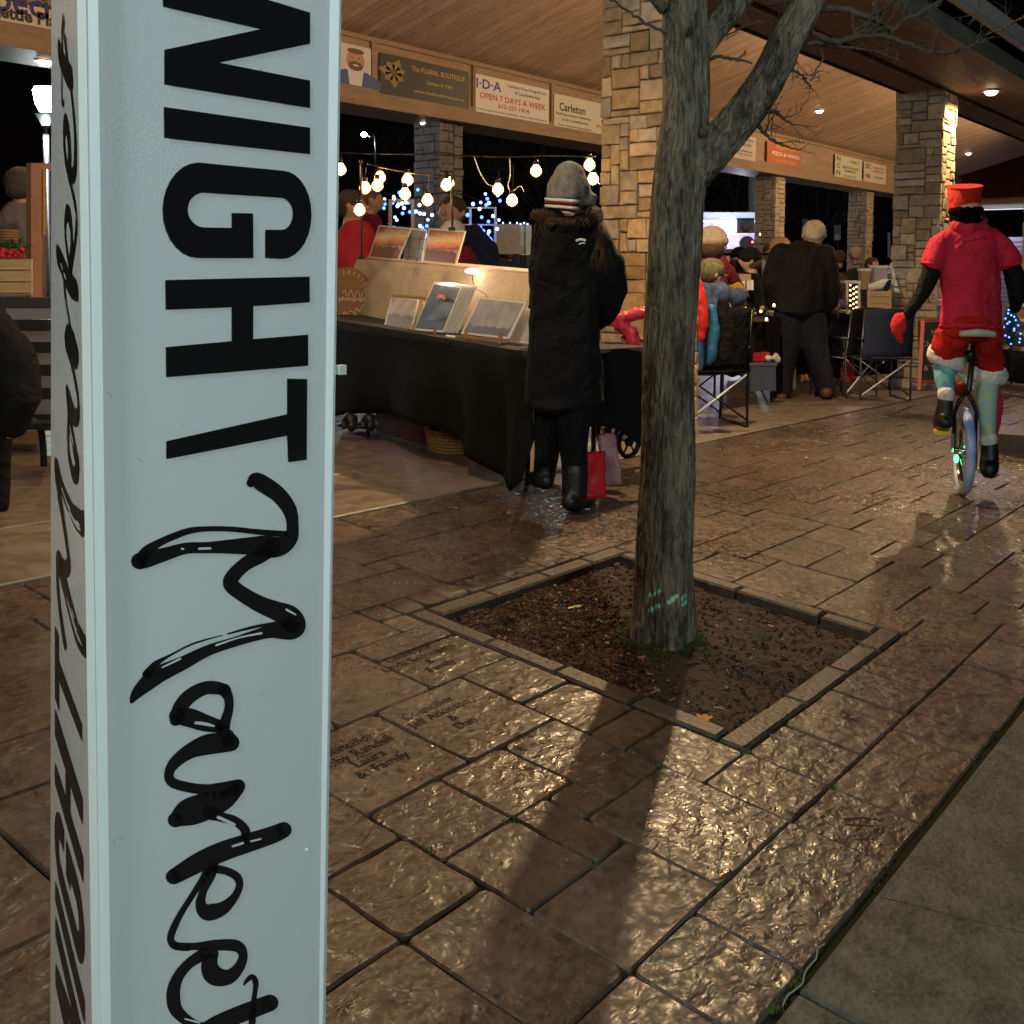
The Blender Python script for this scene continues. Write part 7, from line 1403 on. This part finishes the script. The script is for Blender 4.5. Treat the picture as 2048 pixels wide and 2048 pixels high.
for (t, px, py, h, c) in [('Special', 52, 8, .26, BLU), ('a Nettie Place', 48, 32, .13, DK)]:
    q = onY(px, py, 9.4455); par = [o for o in COL.objects if o.name.startswith('sponsor_banner')][-1]; text_mesh('print_line', t, h * 1.2, frame_m(q, (1, 0, 0), (0, 0, 1)), M('print_' + t[:1], c, .5), par, 0, bold=.006)
# ------------------------------------------------------------------ inner ceiling lights and the specks of a laser projector
def fill_uplight(x, lb):  # lamps added out of sight to brighten the sloping ceiling
    p = Vector((x, 4.25, LZ + .70)); e = empty('fill_uplight', p, lb + ' added ceiling fill lamp counted from the sign, unseen behind the eaves beam', 'light', 'added unseen lamps filling the ceiling with light')
    MB().beam(p - Vector((0, .1, .06)), p + Vector((0, .02, .02)), .2, .08).build('housing', m_blackm, e); MB().beam(p - Vector((0, .11, .1)), p - Vector((0, .02, .1)), .05, .03).build('bracket', m_blackm, e)
    l = point_lamp('ceiling_fill_beam', p + Vector((0, .07, .05)), 290 + 11 * max(0, x), WARM, .06, 130, (x, 8.3, ceil_z(8.3))); l.data.spot_blend = .8; l.parent = e; l.matrix_parent_inverse = PW(e).inverted()
for (x, y, w, lb) in [(20.6, 8.45, 30, 'recessed light in the sloping ceiling between the tree limb and the right pillar'), (31.0, 8.35, 25, 'round recessed light in the sloping ceiling right of the right stone pillar')]: downlight(x, y, ceil_z(y) - .01, w, lb, 'recessed lights in the sloping ceiling')
for (x, lb) in [(-1, 'first'), (4.6, 'second'), (10.2, 'third'), (15.8, 'fourth'), (21.4, 'fifth'), (27, 'sixth')]: fill_uplight(x, lb)
src = EYE + _R0 * 1.7 + _F0 * .3 + Vector((0, 0, .15)); 
lp_ = empty('light_projector', src, 'small garden light projector throwing cyan specks on the tree pit', 'light projector')
MB().tube([src - _F0 * .08, src + _F0 * .02], [.04, .045], 14).build('housing', m_blackm, lp_, True)
MB().bar(src - _F0 * .03 - Vector((0, 0, .04)), (src.x, src.y, gz(src.x, src.y)), .012).build('stake', m_blackm, lp_)
tg_ = []
for (px, py) in [(1095, 1177), (1124, 1198), (1047, 1239), (937, 1252), (1231, 1208), (1228, 1200), (1271, 1174), (1313, 1188), (1311, 1218), (1372, 1209), (1408, 1155), (1445, 1242), (1372, 1196)]:
    t = dp(px, py, TD - .11) if 1255 < px < 1390 else soilat(px, py); tg_ += [t, t + Vector((.012, -.006, .008))]
so_ = src + _F0 * .05; lsp = point_lamp('laser_beam', so_, 700, (.22, 1, .80), .002, 44, Vector((3.0, 1.9, .05))); lsp.parent = lp_; lsp.matrix_parent_inverse = PW(lp_).inverted()
lsp.data.use_nodes = True; nt_ = lsp.data.node_tree; em_ = nt_.nodes['Emission']; ge_ = nt_.nodes.new('ShaderNodeNewGeometry'); last_ = None
for t in tg_:                            # the mask that cuts the projector's beam into specks
    d_ = (t - so_).normalized()
    for sg in (1, -1):
        v_ = nt_.nodes.new('ShaderNodeVectorMath'); v_.operation = 'DISTANCE'; nt_.links.new(ge_.outputs['Incoming'], v_.inputs[0]); v_.inputs[1].default_value = d_ * sg
        if last_ is None: last_ = v_.outputs['Value']
        else: mn_ = nt_.nodes.new('ShaderNodeMath'); mn_.operation = 'MINIMUM'; nt_.links.new(last_, mn_.inputs[0]); nt_.links.new(v_.outputs['Value'], mn_.inputs[1]); last_ = mn_.outputs[0]
mr_ = nt_.nodes.new('ShaderNodeMapRange'); mr_.inputs[1].default_value = .0016; mr_.inputs[2].default_value = .0028; mr_.inputs[3].default_value = 1; mr_.inputs[4].default_value = 0; nt_.links.new(last_, mr_.inputs[0]); nt_.links.new(mr_.outputs[0], em_.inputs['Strength'])
# ------------------------------------------------------------------ small clutter of the stalls and the crowd under the roof
rg_ = random.Random(51)
cl_mats = [M('clutter_%d' % i, c, .55) for i, c in enumerate([(.45, .35, .25), (.06, .05, .05), (.5, .05, .04), (.55, .5, .45), (.10, .16, .08), (.25, .14, .07), (.10, .10, .22), (.6, .45, .2)])]
names_ = ['tan', 'black', 'red', 'cream', 'green', 'brown', 'dark blue', 'mustard']
spots = []; used_ = set()
for i in range(15): spots.append((1562 + i * 8.2 + rg_.uniform(-2, 2), 632 - i * .3 + rg_.uniform(-3, 1), 10.9 + rg_.uniform(0, .5), 'between the white haired man and the lantern'))
for i in range(9): spots.append((1722 + i * 8 + rg_.uniform(-2, 2), 626, 11.9 + rg_.uniform(0, .4), 'around the pale crate'))
for i in range(10): spots.append((1462 + i * 9, 640, 10.3 + rg_.uniform(0, .4), 'beyond the trinket tray'))
for i in range(8): spots.append((1998 + i * 8, 698, 12.8 + rg_.uniform(0, .3), 'on the right edge stall'))
for k, (x, y, D_, wh) in enumerate(spots):
    ci = rg_.randrange(8)
    while (wh, k % 3, ci) in used_: ci = (ci + 1) % 8
    used_.add((wh, k % 3, ci)); w = rg_.uniform(4, 9); h = rg_.uniform(8, 24); t = k % 3; s_ = D_ / FPX
    if t == 0: e = empty('goods_box', dp(x, y, D_), 'small %s box %s' % (names_[ci], wh), 'box', 'small goods on the stalls'); q = qd(x - w / 2, x + w / 2, y - h, y, D_); n_ = _F0 * .08; MB().hexa([q[0], q[1], q[1] + n_, q[0] + n_], [q[3], q[2], q[2] + n_, q[3] + n_]).build('body', cl_mats[ci], e); q2 = qd(x - w / 2 - 1, x + w / 2 + 1, y - h - 1, y - h + 2, D_ - .004); MB().hexa([q2[0], q2[1], q2[1] + n_, q2[0] + n_], [q2[3], q2[2], q2[2] + n_, q2[3] + n_]).build('lid', cl_mats[(ci + 3) % 8], e)
    elif t == 1: e = empty('jar', dp(x, y, D_), 'small %s jar %s' % (names_[ci], wh), 'jar', 'small goods on the stalls'); c = dp(x, y, D_); MB().tube([c + Vector((0, 0, z * h * s_)) for z in (0, .05, .6, .72, .8)], [w * .45 * s_, w * .55 * s_, w * .55 * s_, w * .4 * s_, w * .35 * s_], 12).build('glass', cl_mats[ci], e, True); MB().tube([c + Vector((0, 0, h * .8 * s_)), c + Vector((0, 0, h * s_))], w * .42 * s_, 12).build('lid', cl_mats[(ci + 3) % 8], e)
    else: e = empty('ornament', dp(x, y, D_), 'small %s stuffed ornament %s' % (names_[ci], wh), 'ornament', 'small goods on the stalls'); c = dp(x, y, D_); MB().ball(c + Vector((0, 0, h * .3 * s_)), (w * .6 * s_, w * .5 * s_, h * .32 * s_), 10, 8).build('body', cl_mats[ci], e, True); MB().ball(c + Vector((0, 0, h * .72 * s_)), w * .42 * s_, 10, 8).build('head', cl_mats[(ci + 2) % 8], e, True)
for (x, y, D_, hat_, col, lb) in [(1600, 530, 13.5, 0, (.07, .05, .05), 'dim shopper with brown hair behind the white haired man'), (1655, 540, 14.5, 1, (.10, .03, .03), 'dim shopper in dark red right of the white haired man'), (1478, 515, 13.0, 1, (.02, .02, .03), 'dim shopper in a dark hat beyond the beige knitted hat'), (1540, 505, 15.0, 0, (.05, .05, .06), 'dim shopper in grey left of the white haired man'), (1745, 530, 15.5, 0, (.03, .03, .04), 'dim shopper behind the pale crate')]:
    k = FPX / D_; r = .105 * k
    simple_person(D_, lb, (x, y, 0), _F0 * -1 + _R0 * rg_.uniform(-1, 1), r, [(x, y + .26 * k, 0, .15 * k, .12 * k), (x, y + .45 * k, 0, .22 * k, .15 * k), (x, y + .8 * k, 0, .21 * k, .15 * k)], cloth('dim_coat_%d' % int(x), col), m_hairb, [[(x - .09 * k, y + .85 * k, 0, .10 * k), (x - .09 * k, y + 1.45 * k, 0, .07 * k)], [(x + .09 * k, y + .85 * k, 0, .10 * k), (x + .09 * k, y + 1.45 * k, 0, .07 * k)]], m_trs, [[(x - .2 * k, y + .35 * k, 0, .07 * k), (x - .2 * k, y + .7 * k, -.1, .05 * k)]], hat=(m_blk, 'knit') if hat_ else None, grp='dim shoppers under the pavilion', vox=.02)
# small lights among the stalls
for (x, y, D_, lb) in [(1548, 612, 10.6, 'tea light behind the white haired man'), (1533, 640, 9.8, 'amber tea light at the front edge of the left stall table'), (1660, 590, 12, 'small warm light right of the white haired man'), (1520, 470, 16, 'small white light above the clothes rail'), (1590, 600, 12, 'pinpoint light behind the white haired man')]:
    e = empty('tea_light', dp(x, y, D_), lb, 'candle', 'small warm lights on the stalls'); MB().tube([dp(x, y + 3, D_), dp(x, y, D_)], .02, 10).build('cup', m_white, e); MB().ball(dp(x, y - 1.5, D_), (.011, .011, .018), 8, 6).build('flame', M('flame_glow', (1, .7, .4), emit=(1, .55, .2), es=14), e, True)

camp_chair(at(1688, 792), ya(75), m_blk, 'black camp chair between the white haired man and the navy chair', metal=M('grey_tube'))
# hems and soles on the rider
rider = [o for o in COL.objects if o.get('label', '').startswith('unicycle rider')][0]
D = 6.36; s_ = D / FPX
def hem(cx, cy, rx, ry, dd, w, mat, name='hem', tilt=0, par=rider):
    P = [dp(cx, cy, D + dd) + _R0 * math.cos(g) * rx * s_ + _F0 * math.sin(g) * ry * s_ - Vector((0, 0, math.cos(g) * tilt * s_)) for g in [2 * math.pi * k / 28 for k in range(29)]]
    MB().tube(P, [(w * s_, w * .5 * s_)] * 29, 6, caps=False, side=(0, 0, 1)).build(name, mat, par, True)
hem(1942, 652, 61, 45, 0, 3, m_redc, 'shirt_hem'); hem(1865, 530, 22, 22, 0, 2.5, m_redc, 'sleeve_hem', 5); hem(2019, 528, 22, 22, 0, 2.5, m_redc, 'sleeve_hem', -5)
MB().tube(subd([dp(1905, 474, D - .10), dp(1938, 480, D - .118), dp(1975, 474, D - .10)], 6), .0022, 5).build('yoke_seam', M('dark_red_thread', (.2, .008, .02), .8), rider)

# more pale blue lights among the stalls behind the photo table
rg_ = random.Random(8)
e = empty('light_curtain', dp(880, 470, 13), 'loose strings of blue lights among the dark stalls behind the tall man', 'string light')
P = subd([dp(x, y, 13) for x, y in [(760, 380), (800, 395), (850, 392), (900, 385), (960, 400), (1000, 408)]], 5); MB().tube(P, .006, 5).build('wire', m_blackm, e)
led_part('led_lights', [(x, y) for x, y in [(rg_.uniform(765, 1000), rg_.uniform(378, 490)) for _ in range(44)] if not 862 < x < 960], 13, m_blue, e, .022); led_part('white_led_lights', [(x, y) for x, y in [(rg_.uniform(765, 1000), rg_.uniform(385, 480)) for _ in range(20)] if not 862 < x < 960], 12.9, m_bluew, e, .018)

# ------------------------------------------------------------------ picture content, price cards, grit and wear
def on_quad(P, u, v, n, k=.0022): return (P[0] * (1 - u) + P[1] * u) * (1 - v) + (P[3] * (1 - u) + P[2] * u) * v - n * k
def find_(lbl): return [o for o in COL.objects if o.get('label', '').startswith(lbl)][0]
rg_ = random.Random(19)
def picture(lbl, quad, ridge, dots, mat_r, mat_d):
    e = find_(lbl); P = [onT(x, y, b_) for x, y, b_ in quad]; n = (P[1] - P[0]).cross(P[3] - P[0]).normalized(); n = n if n.dot(P[0] - EYE) > 0 else -n
    if ridge:
        top = [(.06 + .88 * i / 14, ridge + .08 * noise.noise(Vector((i * .7, ridge * 9, 1))) + .03 * math.sin(i * 2.3)) for i in range(15)]; vs = [on_quad(P, u, v, n) for u, v in top] + [on_quad(P, u, .06, n) for u, v in top]
        mesh('printed_ridge', vs, [(i, i + 1, 16 + i, 15 + i) for i in range(14)], mat_r, e)
    if dots:
        mb = MB()
        for _ in range(dots):
            u, v = rg_.uniform(.08, .92), rg_.uniform(.3, .92); c = on_quad(P, u, v, n, .0024); r = rg_.uniform(.0006, .0016); a = (P[1] - P[0]).normalized() * r; b = (P[3] - P[0]).normalized() * r; mb.add([c - a - b, c + a - b, c + a + b, c - a + b], [(0, 1, 2, 3)])
        tag(mb.build('printed_stars', mat_d, e), kind='stuff')
m_ri, m_st = M('ridge_ink', (.10, .09, .13), .4), M('star_ink', (.8, .8, .85), .4)
picture('wide pale lilac', [(922, 667, .12), (1018, 678, .12), (1054, 604, .22), (958, 594, .22)], .28, 70, m_ri, m_st)
picture('dark night sky print', [(826, 660, .12), (886, 665, .12), (925, 572, .24), (868, 564, .24)], .22, 90, M('night_ink', (.004, .004, .006), .4), m_st)
picture('curled grey sketch', [(764, 666, .1), (822, 670, .1), (838, 598, .3), (784, 590, .3)], .5, 0, M('sketch_ink', (.22, .2, .25), .5), m_st)
for a_, q_ in (('orange sunset print standing left', [(736, 516, .55), (797, 521, .55), (823, 456, .66), (758, 450, .66)]), ('orange sunset print standing right', [(844, 524, .55), (912, 531, .55), (931, 462, .66), (857, 456, .66)])): picture(a_, q_, .36, 0, M('sunset_ridge_ink', (.16, .02, .004), .4), m_st)
for i, (x, y, b_, lb) in enumerate([(900, 676, .06, 'small white price card on the black table between the two easels'), (742, 662, .08, 'small white price card left of the curled sketch print'), (1000, 541, RB + .04, 'small white price card on the cream shelf near the black coat')]):
    e = empty('price_card', onT(x, y, b_), lb, 'price card'); slab4('card', [onT(x - 9, y + 5, b_), onT(x + 9, y + 7, b_), onT(x + 10, y - 5, b_ + .02), onT(x - 8, y - 7, b_ + .02)], .002, m_white, e); MB().beam(onT(x - 5, y, b_ - .002), onT(x + 6, y + 1, b_ - .002), .002, .004).build('handwriting', m_ink, e)
mb = MB()
for _ in range(420):
    x, y = rg_.uniform(.9, 9) , rg_.uniform(-.6, 3.5)
    if PX0 < x < PX1 and PY0 < y < PY1: continue
    r = rg_.uniform(.0012, .0035) * (1 + .4 * (x > 4)); z = gz(x, y) + (.010 if y < .71 else .003); a = rg_.uniform(0, 6.28); ca, sa = math.cos(a) * r * 1.8, math.sin(a) * r * 1.8
    mb.add([(x + ca, y + sa, z), (x - sa * .5, y + ca * .5, z), (x - ca, y - sa, z), (x + sa * .5, y - ca * .5, z), (x, y, z + r)], [(0, 1, 4), (1, 2, 4), (2, 3, 4), (3, 0, 4), (3, 2, 1, 0)], rg_.randrange(2))
tag(mb.build('grit', [M('dark_grit', (.03, .022, .015), .8), M('pale_grit', (.22, .19, .15), .8)]), kind='stuff')
for k, (x0, y0, x1, y1) in enumerate([(2.15, .70, 2.42, .05), (3.1, .70, 2.95, .30)]):
    P = [Vector((x0 + (x1 - x0) * t + .015 * noise.noise(Vector((t * 7, k, 3))), y0 + (y1 - y0) * t, 0)) for t in [i / 16 for i in range(17)]]; P = [Vector((p.x, p.y, gz(p.x, p.y) + .0095)) for p in P]; MB().tube(P, [.0016 * (1 - .7 * i / 16) for i in range(17)], 5).build('crack_line', M('crack_dark', (.012, .011, .009), .95), kb)
